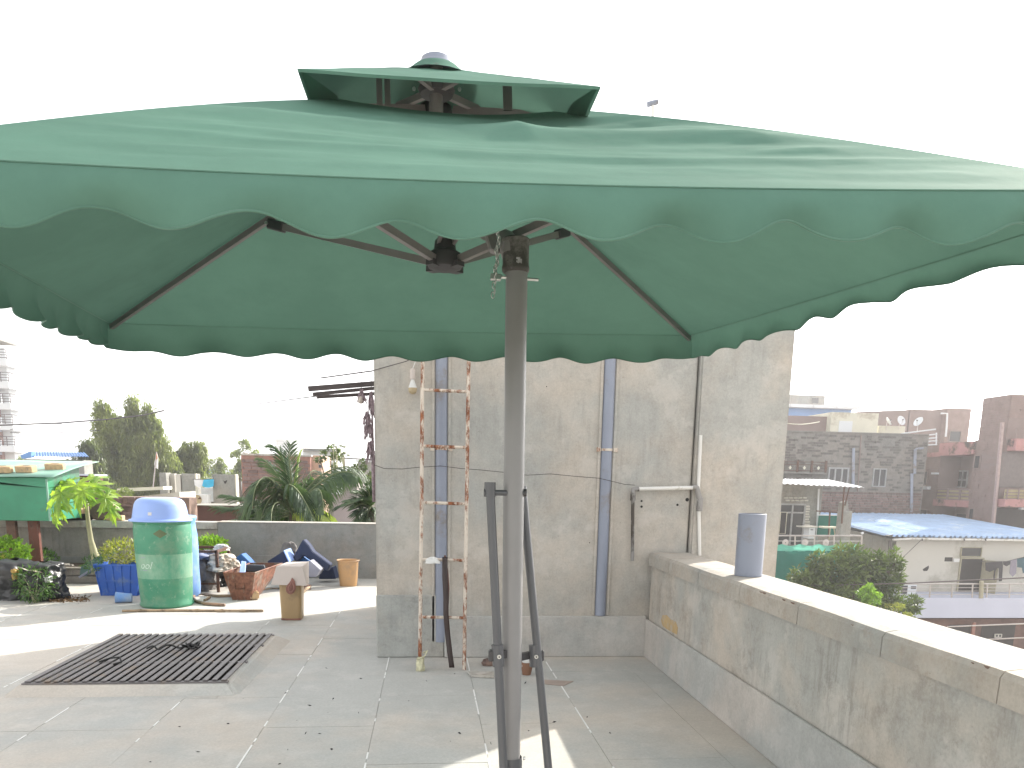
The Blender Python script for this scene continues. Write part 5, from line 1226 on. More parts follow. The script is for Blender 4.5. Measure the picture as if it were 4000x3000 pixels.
# satellite dishes
def dish(px, py, Y, r, az, el, label):
    c = P(px, py, Y); t = thing('satellite_dish', (c.x, c.y, c.z - .5), label, 'satellite dish', 'satellite dishes on the far roofs')
    d = Vector((math.sin(az) * math.cos(el), -math.cos(az) * math.cos(el), math.sin(el))); q = d.to_track_quat('Z', 'Y')
    mb = MB(); n = 24
    for k in range(6):
        rr = r * k / 5
        for i in range(n): th = 2 * math.pi * i / n; mb.v.append(c + q @ Vector((rr * math.cos(th), rr * math.sin(th) * 1.05, .35 * rr * rr / r)))
    for k in range(5):
        for i in range(n): mb.f.append((k * n + i, k * n + (i + 1) % n, (k + 1) * n + (i + 1) % n, (k + 1) * n + i))
    mb.build('dish', 'far_white', t, smooth=1, solid=.02)
    f_ = c + d * r * .9; MB().tube([c - q @ Vector((0, r * .9, 0)), f_], .015, 5).build('feed_arm', 'railsteel', t); MB().tube([f_, f_ - d * .08], .035, 8).build('feed_horn', 'plastic_dark', t)
    MB().tube([c - d * .03, c + Vector((0, .08, -.25)), (c.x, c.y + .08, c.z - .5)], .025, 6).build('mast', 'railsteel', t)
dish(3517, 1645, 46.8, .29, R(10), R(20), 'round satellite dish facing the camera, middle of the roof group')
dish(3467, 1648, 46.8, .27, R(68), R(32), 'leftmost roof dish, seen nearly edge-on beside the cream wall')
dish(3590, 1650, 43.0, .28, R(-72), R(30), 'rightmost roof dish, seen edge-on before the brown building')
dish(3538, 1564, 80, .42, R(70), R(30), 'small far dish standing up against the white sky')
# brown building behind the dishes
Yr = 56
t = bldg('brown_building', 3546, 1601, 3722, 1800, Yr, 9, 'redwall', 'brown flat-roofed building behind the satellite dishes', 'building', zb=-2)
a = P(3466, 1650, Yr + 6).x; b_ = P(3546, 1650, Yr).x
MB().hexa([(b_ - 2.6, Yr + 2.5, -2), (b_ - .01, Yr, -2), (b_ - .01, Yr + 9, -2), (b_ - 2.6, Yr + 9, -2), (b_ - 2.6, Yr + 2.5, P(3466, 1612, Yr + 2.5).z), (b_ - .01, Yr, P(3546, 1601, Yr).z), (b_ - .01, Yr + 9, P(3546, 1601, Yr).z), (b_ - 2.6, Yr + 9, P(3466, 1612, Yr).z)]).build('side_wall', 'redwall', t)
t2 = bldg('brown_building', 3690, 1595, 3783, 1800, Yr - .5, 8, 'redcourse', 'reddish roof tower with a white corner pipe behind the red banded house', 'building', zb=-2)
window(t2, 3704, 1682, 3752, 1728, Yr - .5, 1, m='redwall', off=.1)
MB().tube([P(3676, 1615, Yr - .7), P(3700, 1615, Yr - .7), P(3698, 1665, Yr - .7), P(3694, 1706, Yr - .7)], .07, 6).build('white_pipe', 'far_white', t2)
# white rail on the stone house's end
p0 = P(3520, 1694, Ys + .3); p1 = P(3655, 1677, Ys + .3)
tag(MB().tube([p0, p1], .045, 6).build('white_pole', 'far_white'), 'long white pole lying along the stone house roof edge to the right', 'pole')
t = thing('white_railing', P(3630, 1735, Ys + 1), 'white slatted railing on the roof end right of the stone house', 'railing')
for k, y in enumerate((1698, 1711, 1722, 1736)): MB().tube([P(3612, y + 3, Ys + 1), P(3660, y - 2 + k, Ys + 1)], .04, 5).build('slat', 'far_white', t)
MB().tube([P(3658, 1690, Ys + 1), P(3657, 1738, Ys + 1)], .04, 5).build('post', 'far_white', t)
# ---------- right: red banded house, long face on a street running away from us
XR = 30.0
def fx(px, py): return PX(px, py, XR)
Yn = fx(3932, 1700).y; Yf = fx(3600, 1800).y; Ytw = fx(3812, 1800).y; 
ztop_ = fx(3932, 1543).z; zt2_ = fx(3745, 1724).z
rh = thing('red_house', (XR + 3, (Yn + Yf) / 2, ZG), 'tall pink-brown stone-clad house with red bands and yellow balcony grilles', 'house')
MB().box(XR, XR + 9, Yn, Ytw, ZG, ztop_).build('tower_wall', 'redwall', rh)
ya_, yb2_ = fx(3800, 1800).y, fx(3672, 1800).y
# pier pieces beside the recessed balcony
MB().box(XR, XR + 9, Ytw + .01, fx(3795, 1850).y, ZG, zt2_).build('wall', 'redwall', rh)
yl0, yl1 = fx(3668, 1850).y, fx(3600, 1850).y
MB().box(XR + .0, XR + 9, yl0, yl1 + 3, ZG, zt2_).build('wall', 'redwall', rh)
yb0 = fx(3795, 1850).y + .01; yb1 = yl0 - .01
MB().box(XR + 1.3, XR + 9, yb0, yb1, ZG, zt2_).build('recess_wall', 'redwall', rh)
def zx(px, py): return fx(px, py).z
for (ya, yb_2, label) in ((1730, 1780, 'band'), (1956, 1982, 'band')):
    z1_, z0_ = zx(3740, ya - 2), zx(3740, yb_2 - 2); MB().box(XR - .12, XR + 1.3, yb0 - .1, yb1 + .1, z0_, z1_).build('red_band', 'redband', rh)
z1_, z0_ = zx(3645, 1768), zx(3645, 1785); MB().box(XR - .1, XR + .05, yl0 + .05, yl1, z0_, z1_).build('red_band', 'redband', rh)
# yellow balcony grille
zg1, zg0 = zx(3735, 1912), zx(3735, 1952)
gy = MB(); 
for k in range(4): z = zg0 + (zg1 - zg0) * k / 3; MB().box(XR - .03, XR + .02, yb0, yb1, z - .045, z + .045).build('grille_bar', 'redwall', rh)
MB().box(XR + .03, XR + .07, yb0, yb1, zg0, zg1).build('grille_panel', mat('dull_yellow_panel', (.34, .28, .15), rough=.8), rh)
for u in (.25, .63): y = yb0 + (yb1 - yb0) * u; MB().box(XR - .06, XR + .0, y - .06, y + .06, zg0 - .05, zg1 + .02).build('grille_post', 'redwall', rh)
# recess windows (on plane X = XR+1.3)
def wx(Xp, px0, py0, px1, py1, nv, m='alu', parent=rh, name='window', pane='darkglass', trans=None):
    A, B_ = PX(px0, py0, Xp), PX(px1, py0, Xp); z1_, z0_ = PX((px0 + px1) / 2, py0, Xp).z, PX((px0 + px1) / 2, py1, Xp).z; y0, y1 = min(A.y, B_.y), max(A.y, B_.y); w = .06; f = MB(); X0, X1 = Xp - .07, Xp + .02
    f.box(X0, X1, y0, y1, z1_ - w, z1_); f.box(X0, X1, y0, y1, z0_, z0_ + w)
    for k in range(nv + 1): y = y0 + (y1 - y0) * k / nv; f.box(X0, X1, y - w / 2, y + w / 2, z0_ + w, z1_ - w)
    if trans: z = z0_ + (z1_ - z0_) * trans; f.box(X0 + .01, X1, y0, y1, z - w / 2, z + w / 2)
    fr = f.build(name, m, parent); MB().box(Xp - .03, Xp + .01, y0 + .03, y1 - .03, z0_ + .03, z1_ - .03).build('pane', pane, fr)
wx(XR + 1.3, 3670, 1842, 3697, 1905, 2, trans=.55); wx(XR + 1.3, 3727, 1838, 3784, 1905, 3, trans=.45)
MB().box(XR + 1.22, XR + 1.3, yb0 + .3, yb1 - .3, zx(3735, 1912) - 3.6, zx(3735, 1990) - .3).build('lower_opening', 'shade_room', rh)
wx(XR, 3812, 1777, 3834, 1832, 1, m='redwall', name='slit_window'); wx(XR, 3790, 1984, 3809, 2032, 1, m='redwall', name='slit_window')
wx(XR, 3608, 1838, 3628, 1900, 1, m='redwall', name='narrow_window'); wx(XR, 3588, 1988, 3626, 2015, 1, m='redwall', name='low_window')
for k in range(3): z = zx(3615, 1902 + 4 * k); MB().box(XR - .25, XR, fx(3638, 1900).y, fx(3592, 1900).y, z - .03, z + .03).build('ledge_slat', 'far_white', rh)
MB().box(XR - .3, XR, fx(3668, 1850).y, fx(3655, 1850).y, zx(3662, 1853), zx(3662, 1846)).build('ledge', 'far_white', rh)
# cladding courses on the long face and the front
cz = ZG + .2; cs = MB(); cf = MB(); k = 0
while cz < ztop_ - .1:
    h_ = .115 * random.uniform(.85, 1.2); y = Yn
    while y < Ytw:
        L = random.uniform(.5, 1.6); y2 = min(y + L, Ytw); p = random.uniform(.015, .04)
        if not (zx(3834, 1832) < cz + h_ and cz < zx(3812, 1777) and y < fx(3812, 1800).y + .1 and y2 > fx(3834, 1800).y - .1): cs.box(XR - p, XR - .001, y + .012, y2 - .012, cz, cz + h_ - .02)
        y = y2
    for (yy0, yy1, zmx) in ((Ytw + .02, yb0, zt2_), (yl0, yl1 + 2.9, zt2_)):
        if cz < zmx - .1: p = random.uniform(.01, .03); cs.box(XR - p, XR - .001, yy0 + .02, yy1 - .02, cz, cz + h_ - .02)
    cz += h_
o = cs.build('cladding_course', 'redcourse', rh); o['kind'] = 'stuff'
# front face of the house (turned to us)
cz = ZG + .2; xR = XR + 9
while cz < ztop_ - .1:
    h_ = .115 * random.uniform(.85, 1.2); x = XR
    while x < xR:
        L = random.uniform(.5, 1.6); x2 = min(x + L, xR); 
        if cz > zx(3932, 1640): cf.box(x + .012, x2 - .012, Yn - random.uniform(.012, .04), Yn - .001, cz, cz + h_ - .02)
        x = x2
    cz += h_
o = cf.build('cladding_course', 'redcourse', rh); o['kind'] = 'stuff'
# front wing with balconies: starts right of a pale vertical trim
Yw = Yn - .01
xw = P(3925, 1700, Yw).x
def rect2(name, m, x0, y0, x1, y1, off, dep=.3): a, b_, c, d = pxrect(x0, y0, x1, y1, Yw); return MB().box(a, b_, Yw - off, Yw - off + dep, c, d).build(name, m, rh)
MB().bar(P(3916, 1650, Yw - .1), P(3876, 2080, Yw - .1), .16, .12).build('pale_trim', mat('pale_trim_stone', (.36, .27, .25), rough=.9), rh)
rect2('red_band', 'redband', 3935, 1717, 4080, 1763, .6, .65)
rect2('red_band', 'redband', 3892, 1950, 4080, 1980, .6, .65)
rect2('dark_glazing', mat('dusty_glazing', (.12, .095, .09), rough=.4), 3905, 1766, 4080, 1905, .05, .04)
rect2('grille_panel', mat('dull_yellow_panel', (.34, .28, .15), rough=.8), 3898, 1910, 4080, 1948, .5, .05)
for y in (1912, 1925, 1937, 1948): rect2('grille_bar', 'redwall', 3896, y - 2, 4080, y + 1, .58, .04)
for x in (3902, 3946, 3998): rect2('grille_post', 'redwall', x - 2, 1908, x + 2, 1950, .62, .05)
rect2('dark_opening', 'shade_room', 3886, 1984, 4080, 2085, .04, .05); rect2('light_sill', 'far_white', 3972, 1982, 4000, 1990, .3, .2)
for y in (1679, 1690, 1700): rect2('balcony_rail', 'redwall', 3936, y - 1, 3998, y + 1, .6, .05)
for x in (3937, 3976): rect2('balcony_post', 'redwall', x - 2, 1678, x + 2, 1712, .62, .06)
# ---------- right: veranda house with white sheet awning and green net
Yv = 30.0; Yd = 33.0
vh = bldg('veranda_house', 2960, 1882, 3202, 2200, Yd, 6, 'greyrender', 'grey veranda house with glazed doors under a white corrugated awning', 'house')
a = pxrect(3048, 1965, 3136, 2125, Yd)
fr = window(vh, 3036, 1967, 3138, 2140, Yd, 2, trans=.80, off=.1, name='door_frame', w=.07)
window(vh, 3044, 2000, 3070, 2085, Yd - .1, 1, m='cream', off=.06, name='door_leaf', pane='shade_room')
# quoin stones beside the doors
for k in range(9):
    y = 1975 + 10 * k; a, b_, c, d = pxrect(3139 + random.uniform(0, 4), y, 3160 + random.uniform(-3, 2), y + 7, Yd); MB().box(a, b_, Yd - .07, Yd, c, d).build('quoin_stone', 'cream2', vh, bevel=.01)
for r_ in range(2):
    for k in range(5): a, b_, c, d = pxrect(3062 + 18 * k + 6 * r_, 1942 + 10 * r_, 3077 + 18 * k + 6 * r_, 1948 + 10 * r_, Yd); MB().box(a, b_, Yd - .07, Yd, c, d).build('lintel_stone', 'cream2', vh, bevel=.01)
MB().bar(P(3198, 1910, Yd - .1), P(3190, 2090, Yd - .1), .06, .06).build('corner_trim', 'far_white', vh)
aw = thing('awning', P(3200, 1890, 31), 'white corrugated sheet awning over the veranda beside the tower', 'awning')
c00, c10 = P(2960, 1887, Yv - .3), P(3372, 1905, Yv - .3); c01, c11 = P(2960, 1872, Yd + 1.2), P(3236, 1876, Yd + 1.2)
sheets(aw, c00, c10, c11, c01, 5, 4, .035, 'whiteroof')
pl = thing('veranda_pillar', P(3303, 2100, Yv + .1), 'grey cement pillar with a steel post at the veranda corner', 'pillar')
bx('pillar_body', 'greyrender', pl, 3283, 1996, 3323, 2150, Yv + .2, .4, bevel=.02); 
a, b_, c, d = pxrect(3290, 1955, 3318, 1997, Yv + .3); MB().hexa([(a, Yv + .3, c), (b_, Yv + .3, c), (b_, Yv + .6, c), (a, Yv + .6, c), (a, Yv + .3, d - .1), (b_ - .1, Yv + .3, d), (b_ - .1, Yv + .6, d), (a, Yv + .6, d - .1)]).build('pillar_top', 'greyrender', pl)
MB().bar(P(3298, 1903, Yv), P(3288, 2045, Yv), .05).build('steel_post', 'iron', pl); MB().bar(P(3318, 1903, Yv + .1), P(3300, 1975, Yv + .1), .04).build('brace', 'iron', pl)
# thin iron T-frame, machine, table
t = thing('iron_t_frame', P(3238, 2090, 31.5), 'thin iron T-frame standing on the veranda', 'frame'); MB().bar(P(3190, 1996, 31.5), P(3280, 2003, 31.5), .05).build('cross_bar', 'iron', t); MB().bar(P(3242, 2001, 31.5), P(3236, 2100, 31.5), .05).build('post', 'iron', t)
t = thing('washing_machine', P(3175, 2100, 31.8), 'white washing machine on the veranda by the doors', 'washing machine'); bx('cabinet', 'far_white', t, 3160, 2060, 3184, 2105, 31.8, .5, bevel=.02); bx('lid', 'cream2', t, 3136, 2056, 3195, 2061, 31.7, .6); bx('knob_panel', 'plastic_dark', t, 3166, 2068, 3176, 2071, 31.8, .01, .005)
t = thing('wooden_stool', P(3255, 2090, 31.2), 'pale wooden stool with a tray on top on the veranda', 'stool'); bx('seat', 'cream', t, 3216, 2057, 3272, 2064, 31.2, .4)
for (x0, x1) in ((3243, 3238), (3258, 3264)): MB().bar(P(x0, 2063, 31.25), P(x1, 2110, 31.25), .04).build('leg', 'woodf', t)
t = bldg('glass_screen', 3196, 2014, 3285, 2090, 32.6, .06, 'net', 'greenish sheet screen behind the veranda stool', 'screen', zb=P(3240, 2090, 32.6).z, wall='sheet'); bx('top_bar', 'far_white', t, 3196, 2011, 3285, 2014, 32.6, .08)
# veranda floor, parapet with green net, rail
zf = P(3200, 2150, Yv).z
a = P(2950, 2150, Yv).x; b_ = P(3366, 2150, Yv).x
MB().box(a, b_, Yv, Yd, ZG, zf - .02).build('veranda_base', 'greyrender', vh)
nt = thing('shade_net', P(3200, 2250, Yv - .1), 'teal green shade net stretched below the veranda rail', 'net')
def netf(u, v, x0, x1, y0, y1, sc_=0, am=.05): 
    p = P(x0 + (x1 - x0) * u, y0 + (y1 - y0) * v + (sc_ * abs(math.sin(u * math.pi * 5)) * (1 - v)), Yv - .12); p.y += am * nz(u * 9, v * 3); return p
MB().grid(lambda u, v: netf(u, v, 2980, 3364, 2152, 2400), 60, 6).build('lower_net', 'net', nt)
MB().grid(lambda u, v: netf(u, v, 2980, 3345, 2125, 2154, 7), 60, 3).build('upper_net', 'netlight', nt)
vr = thing('veranda_railing', P(3200, 2120, Yv), 'stainless rail along the veranda above the green net', 'railing')
for y in (2092, 2113): MB().tube([P(2980, y, Yv), P(3366, y + 1, Yv)], .035 if y < 2100 else .02, 6).build('rail_bar', 'railsteel', vr)
for x in (3030, 3106, 3182, 3258, 3366): MB().tube([P(x, 2092, Yv), P(x - 1, 2130, Yv)], .028, 6).build('post', 'railsteel', vr)
MB().tube([P(3366, 2093, Yv), P(3315, 2088, Yv + 2.4)], .03, 6).build('rail_bar', 'railsteel', vr)
MB().lathe([(0, -.06), (.05, -.03), (.06, 0), (.05, .04), (0, .06)], P(3368, 2083, Yv), 10).build('ball_finial', 'far_white', vr, smooth=1)
for x in (3068, 3144, 3226): MB().lathe([(.02, -.01), (.12, -.005), (.14, 0), (.12, .005), (.1, 0)], P(x, 2120, Yv - .05), 16, axis='y').build('ring', 'railsteel', vr)
# ---------- right: cream house with pale blue corrugated roof
Yc = 33.4
ch = bldg('cream_house', 3478, 2110, 4180, 2560, Yc, 8, 'cream2', 'cream house under a pale blue corrugated roof, with an open door', 'house')
xs0 = P(3478, 2200, Yc).x
zr0 = P(3490, 2100, 33).z; 
sw = MB().hexa([(xs0 - .02, Yc, ZG), (xs0 - .01, Yc, ZG), (xs0 - .01, Yc + 8, ZG), (xs0 - 1.2, Yc + 8, ZG), (xs0 - .02, Yc, zr0 - .1), (xs0 - .01, Yc, zr0 - .1), (xs0 - .01, Yc + 8, zr0 + .5), (xs0 - 1.2, Yc + 8, zr0 + .5)]).build('side_wall', 'greyrender', ch)
e00 = P(3470, 2096, 32.8); e10 = P(4200, 2108, 32.8); zb_ = P(3500, 2012, 41.5).z
e01 = Vector((e00.x, 41.5, zb_)); e11 = Vector((e10.x - .6, 41.5, zb_))
c = P(3326, 2048, 36.5)
rf = thing('sheet_roof', (e00.x + 3, 37, zr0), 'pale blue corrugated sheet roof of the cream house, a bent flap at its left', 'roof')
sheets(rf, e00, e10, e11, e01, 9, 4, .09, 'blueroof')
# left strip of the roof running behind the pillar, with the torn flap
g0 = P(3326, 2052, 37); g1 = P(3475, 2096, 33.2); g2 = Vector((g1.x, 38.5, g1.z + .42)); g3 = P(3330, 2040, 38.5)
sheets(rf, g1, g0, g3, g2, 2, 5, .04, 'blueroof')
h0, h1, h2, h3 = P(3332, 2016, 41), P(3425, 2040, 37.5), P(3520, 2010, 41.5), P(3400, 2005, 42)
sheets(rf, h1, h0, h3, h2, 1, 5, .04, 'blueroof')
q = P(3440, 2040, 36); MB().poly([q, q + Vector((.7, 0, .02)), q + Vector((.35, .2, .12))], (0, .3, .02)).build('bent_flap', 'blueroof', rf)
MB().poly([P(3470, 2093, 32.7), P(3492, 2088, 32.7), P(3480, 2100, 32.7)], (0, .3, 0)).build('torn_edge', 'plastic_dark', rf)
MB().tube([P(3488, 2108, 32.9), P(3560, 2104, 32.9), P(4180, 2112, 32.9)], .06, 8).build('gutter_pipe', 'pvcwhite', rf, smooth=1)
for x in (3602, 3766, 3850): MB().tube([P(x, 2104, 32.8), P(x + 1, 2112, 32.8)], .03, 6).build('gutter_hook', 'plastic_dark', rf)
pp_ = thing('porch_post', P(3466, 2300, 33), 'grey steel post and pale pier at the cream house corner', 'post'); MB().bar(P(3476, 2112, 33), P(3470, 2350, 33), .10, .1).build('post', 'iron2', pp_); bx('pier', 'greyrender', pp_, 3455, 2128, 3468, 2400, 33.1, .15)
# transom, door, leaf
window(ch, 3750, 2137, 3832, 2175, Yc, 1, m='woodf', off=.08, name='transom', w=.035)
df = window(ch, 3740, 2178, 3832, 2340, Yc, 1, m='woodf', off=.07, name='door_frame', pane='shade_room', w=.06)
a = P(3832, 2250, Yc).x; z0, z1 = P(3840, 2345, Yc).z, P(3840, 2186, Yc).z
MB().hexa([(a - .05, Yc - .1, z0), (a + .22, Yc - .75, z0), (a + .26, Yc - .73, z0), (a, Yc - .08, z0), (a - .05, Yc - .1, z1), (a + .22, Yc - .75, z1), (a + .26, Yc - .73, z1), (a, Yc - .08, z1)]).build('door_leaf', 'woodf', ch)
MB().poly([P(x, y, Yc - .004) for x, y in ((3604, 2224), (3608, 2231), (3622, 2230), (3629, 2218), (3628, 2209), (3616, 2216))], (0, .02, 0)).build('wall_hole', 'shade_room', ch)
bx('fan_opening', 'shade_room', ch, 3690, 2177, 3720, 2193, Yc, .02, .006); bx('switch_box', 'paper', ch, 3722, 2182, 3744, 2195, Yc, .08, .08)
# air conditioner behind rail
ac = thing('air_conditioner', P(3545, 2320, 32.6), 'white outdoor air conditioner behind the rail of the cream house', 'air conditioner')
bx('casing', 'far_white', ac, 3516, 2284, 3580, 2326, 32.6, .4, bevel=.01); bx('fan_grille', 'plastic_dark', ac, 3519, 2287, 3544, 2323, 32.6, .02, .01); bx('vent', 'plastic_dark', ac, 3558, 2290, 3578, 2301, 32.6, .02, .01)
# white fascia band and shop below
Yf_ = 31.4
fb = bldg('white_fascia', 3500, 2336, 4180, 2414, Yf_, 1.95, 'bandwhite', 'bluish white fascia band of the terrace before the cream house', 'fascia', zb=P(3800, 2414, Yf_).z, wall='fascia')
sf = bldg('shop_front', 3480, 2417, 4180, 2600, Yf_ + .4, 1.5, mat('dark_red_shop', (.12, .065, .05), rough=.9, var=.3, scale=2), 'dark reddish shopfront in shade under the white fascia band', 'shopfront')
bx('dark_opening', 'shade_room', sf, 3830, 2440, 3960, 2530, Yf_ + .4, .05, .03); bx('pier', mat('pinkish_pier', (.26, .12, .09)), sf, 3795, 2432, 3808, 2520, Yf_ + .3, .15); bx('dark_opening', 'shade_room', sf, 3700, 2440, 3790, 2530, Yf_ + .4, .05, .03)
a = P(3888, 2482, Yf_ + .3); window(sf, 3885, 2476, 3912, 2490, Yf_ + .3, 2, m='cream2', off=.04, name='vent_window', w=.03)
cr = thing('terrace_railing', P(3800, 2335, Yf_ + .1), 'stainless railing along the terrace of the cream house', 'railing')
for y, r in ((2281, .035), (2296, .015), (2309, .015), (2323, .015)): MB().tube([P(3512, y, Yf_ + .1), P(4170, y + (-1), Yf_ + .1)], r, 6).build('rail_bar', 'railsteel', cr)
for x in (3514, 3634, 3720, 3800, 3857, 3945): MB().tube([P(x, 2281, Yf_ + .1), P(x - 3, 2336, Yf_ + .1)], .032, 6).build('post', 'railsteel', cr)
MB().tube([P(3834, 2270, Yf_), P(3832, 2336, Yf_)], .09, 8).build('thick_post', 'woodf', cr)
# laundry on the wall line
def garment(pts, Y, m, label, grp='clothes drying on the cream house wall line'):
    t = MB().poly([P(x, y, Y) for x, y in pts], (.01, .03, 0)).build('garment', m, bevel=.004); tag(t, label, 'clothes', grp)
YG = 32.6
garment([(3850, 2197), (3916, 2194), (3918, 2212), (3914, 2270), (3902, 2271), (3903, 2220), (3896, 2219), (3889, 2232), (3885, 2268), (3880, 2264), (3885, 2226), (3866, 2234), (3850, 2228)], YG, 'cloth_dark', 'charcoal trousers hanging leftmost on the line by the open door')
garment([(3918, 2195), (3948, 2191), (3946, 2205), (3932, 2212), (3920, 2206)], YG, 'cloth_dark', 'small dark garment on the line right of the charcoal trousers')
garment([(3948, 2190), (3972, 2184), (3970, 2240), (3956, 2253), (3944, 2240)], YG, 'cloth_grey', 'lilac grey shirt on the line in front of the cream wall')
garment([(3973, 2184), (4030, 2170), (4030, 2225), (3996, 2240), (3992, 2218), (3974, 2216)], YG, 'cloth_teal', 'dark teal garment on the line at the right edge')
wire([P(3832, 2194, YG), P(3930, 2193, YG), P(4040, 2166, YG)], .012, 'washing line in front of the cream house wall', name='washing_line')
wire([P(3520, 2184, 33), P(3600, 2108, 33)], .012, 'slanting thin wire on the cream house wall', name='thin_wire')
# street cables on the right
wire([P(3150, 2288, 24), P(3550, 2278, 23), P(4060, 2254, 22)], .022, 'thick cable crossing in front of the tree and the cream house', m='iron2', name='cable')
wire([P(3700, 2448, 21), P(4060, 2434, 20)], .02, 'lower cable in front of the shopfront, upper of the pair', m='railsteel', name='cable')
wire([P(3850, 2498, 21), P(4060, 2488, 20)], .02, 'lowest cable just above the coping', m='railsteel', name='cable')
wire([P(3060, 1652, 44), P(3130, 1658, 44), P(3200, 1648, 45)], .03, 'slack pale cable from the tower edge to the brown roof wall', m='cream', name='cable', sag=.02)
# ---------- trees
def limbs(t, base, tips, r0, m='bark'):
    base = Vector(base); mb = MB(); fork = base.lerp(sum((Vector(q) for q in tips), Vector()) / len(tips), .45); fork.z = base.z + (min(q[2] for q in tips) - base.z) * .6
    mb.tube([base, base.lerp(fork, .5) + Vector((r0 * .6, 0, 0)), fork], [r0, r0 * .8, r0 * .6], 10)
    mb.build('trunk', m, t, smooth=1)
    for q in tips:
        q = Vector(q); MB().tube([fork - Vector((0, 0, r0 * .5)), fork.lerp(q, .5) + Vector((0, 0, .12 * (q - fork).length * random.uniform(-.5, 1))), q], [r0 * .5, r0 * .3, r0 * .08], 6).build('limb', m, t, smooth=1)
def crown(t, Y, cl, per, L, W, m, dens=1, name='foliage', upw=.2, flat=None, depth=1.0, cs=.30, pc=45):
    P_, D_ = [], []
    for (px, py, rx, ry) in cl:
        c = P(px, py, Y); kx = rx / 2982 * Y * 1.0; kz = ry / 2982 * Y; n = int(per * dens * rx * ry / 1000)
        v = RNG.normal(0, 1, (n, 3)); v /= np.linalg.norm(v, axis=1)[:, None]; rr = RNG.uniform(.15, 1, n)[:, None] ** .45
        sub = RNG.normal(0, 1, (max(3, n // pc), 3)); sub /= np.linalg.norm(sub, axis=1)[:, None]; sub *= RNG.uniform(.4, 1, len(sub))[:, None]
        pick = RNG.integers(len(sub), size=n); q = sub[pick] + v * rr * cs
        p = q * np.array([kx, kx * depth, kz]) + np.array(c); P_.append(p); D_.append((q * .25 + v if cs < .2 else q + v * .6) + np.array([0, 0, upw]))
    o = leaves(name, np.concatenate(P_), np.concatenate(D_), L, W, m, t, jitter=.45); o['kind'] = 'stuff'; return o
Yt = 24.0
tips = [P(x, y, Yt) for x, y in ((3140, 2270), (3230, 2215), (3340, 2170), (3420, 2190), (3470, 2230), (3500, 2190))]
bt = thing('street_tree', (tips[2].x, Yt, ZG), 'glossy broadleaf tree rising between the green net and the cream house', 'tree')
limbs(bt, (tips[2].x + .2, Yt, ZG), tips, .22)
cl = [(3125, 2252, 45, 38), (3090, 2285, 40, 25), (3210, 2205, 48, 45), (3190, 2280, 80, 45), (3310, 2170, 60, 48), (3300, 2235, 85, 60), (3390, 2210, 60, 60), (3430, 2180, 38, 30), (3490, 2200, 36, 50), (3490, 2265, 38, 45), (3420, 2290, 80, 50), (3250, 2300, 80, 40), (3350, 2320, 90, 40), (3460, 2340, 60, 40), (3180, 2250, 40, 40), (3540, 2365, 45, 30), (3570, 2350, 26, 22), (3560, 2395, 25, 25), (3050, 2310, 30, 30)]
crown(bt, Yt, cl, 135, .25, .07, 'canopyleaf', cs=.15, pc=11, upw=.05)
t = thing('young_shrub', P(3395, 2350, 22), 'pale lime shrub glowing in front of the broadleaf tree', 'shrub'); crown(t, 22, [(3395, 2325, 42, 38), (3400, 2360, 35, 30)], 500, .10, .035, 'plant_l'); limbs(t, P(3395, 2480, 22), [P(3385, 2330, 22), P(3410, 2340, 22)], .05)
t = thing('young_shrub', P(3530, 2420, 23), 'small yellowish shrub tips just above the coping below the broadleaf tree', 'shrub'); crown(t, 23, [(3500, 2375, 40, 18), (3540, 2400, 40, 16)], 400, .09, .03, 'plant_y'); limbs(t, P(3520, 2480, 23), [P(3500, 2380, 23), P(3540, 2400, 23)], .04)
# weeping tree at the left: hanging strands
def weeping(label, Y, cl, m, base_px, nstr, L=(.5, 1.7), leaf=(.30, .065), per=8, name='weeping_tree'):
    b0 = P(base_px, 1900, Y); t = thing(name, (b0.x, Y, ZG), label, 'tree'); P_, D_ = [], []; tips = []
    area = sum(rx * ry for _, _, rx, ry in cl)
    for (px, py, rx, ry) in cl:
        c = P(px, py, Y); kx = rx / 2982 * Y; kz = ry / 2982 * Y; n = int(nstr * rx * ry / area); tips.append(c)
        for _ in range(n):
            v = RNG.normal(0, 1, 3); v /= np.linalg.norm(v); v *= RNG.uniform(.5, 1); s = np.array(c) + v * np.array([kx, kx, kz]); ll = RNG.uniform(*L) * (.6 + .4 * min(1, kz))
            k = int(per * ll / 1.0) + 4; u = RNG.uniform(0, 1, k)[:, None]
            side = RNG.normal(0, .12, 3); p = s + u * np.array([side[0], side[1], -ll]) + RNG.normal(0, .05, (k, 3)); P_.append(p); D_.append(np.tile([side[0], side[1], -1.0], (k, 1)) + RNG.normal(0, .35, (k, 3)))
    o = leaves('foliage', np.concatenate(P_), np.concatenate(D_), leaf[0], leaf[1], m, t, jitter=.15); o['kind'] = 'stuff'
    limbs(t, (b0.x, Y, ZG), [tuple(q) for q in tips], .28 * Y / 50); return t
weeping('largest weeping feathery tree, tallest of the left tree group', 48, [(400, 1585, 34, 36), (515, 1560, 22, 34), (520, 1600, 30, 20), (578, 1590, 20, 34), (430, 1640, 60, 34), (500, 1650, 60, 40), (580, 1650, 45, 50), (430, 1720, 60, 60), (520, 1730, 80, 70), (600, 1720, 60, 60), (430, 1810, 80, 60), (540, 1820, 90, 60), (500, 1870, 110, 40), (430, 1880, 60, 40), (640, 1790, 60, 50), (650, 1850, 60, 50), (580, 1880, 60, 40)], 'willowleaf', 500, 3400)
weeping('darker low weeping tree left of the tallest one', 44, [(345, 1730, 34, 32), (350, 1790, 50, 40), (300, 1810, 40, 22), (345, 1850, 70, 40), (290, 1850, 40, 30), (390, 1890, 60, 40), (270, 1800, 18, 12)], 'willowdark', 350, 1300)
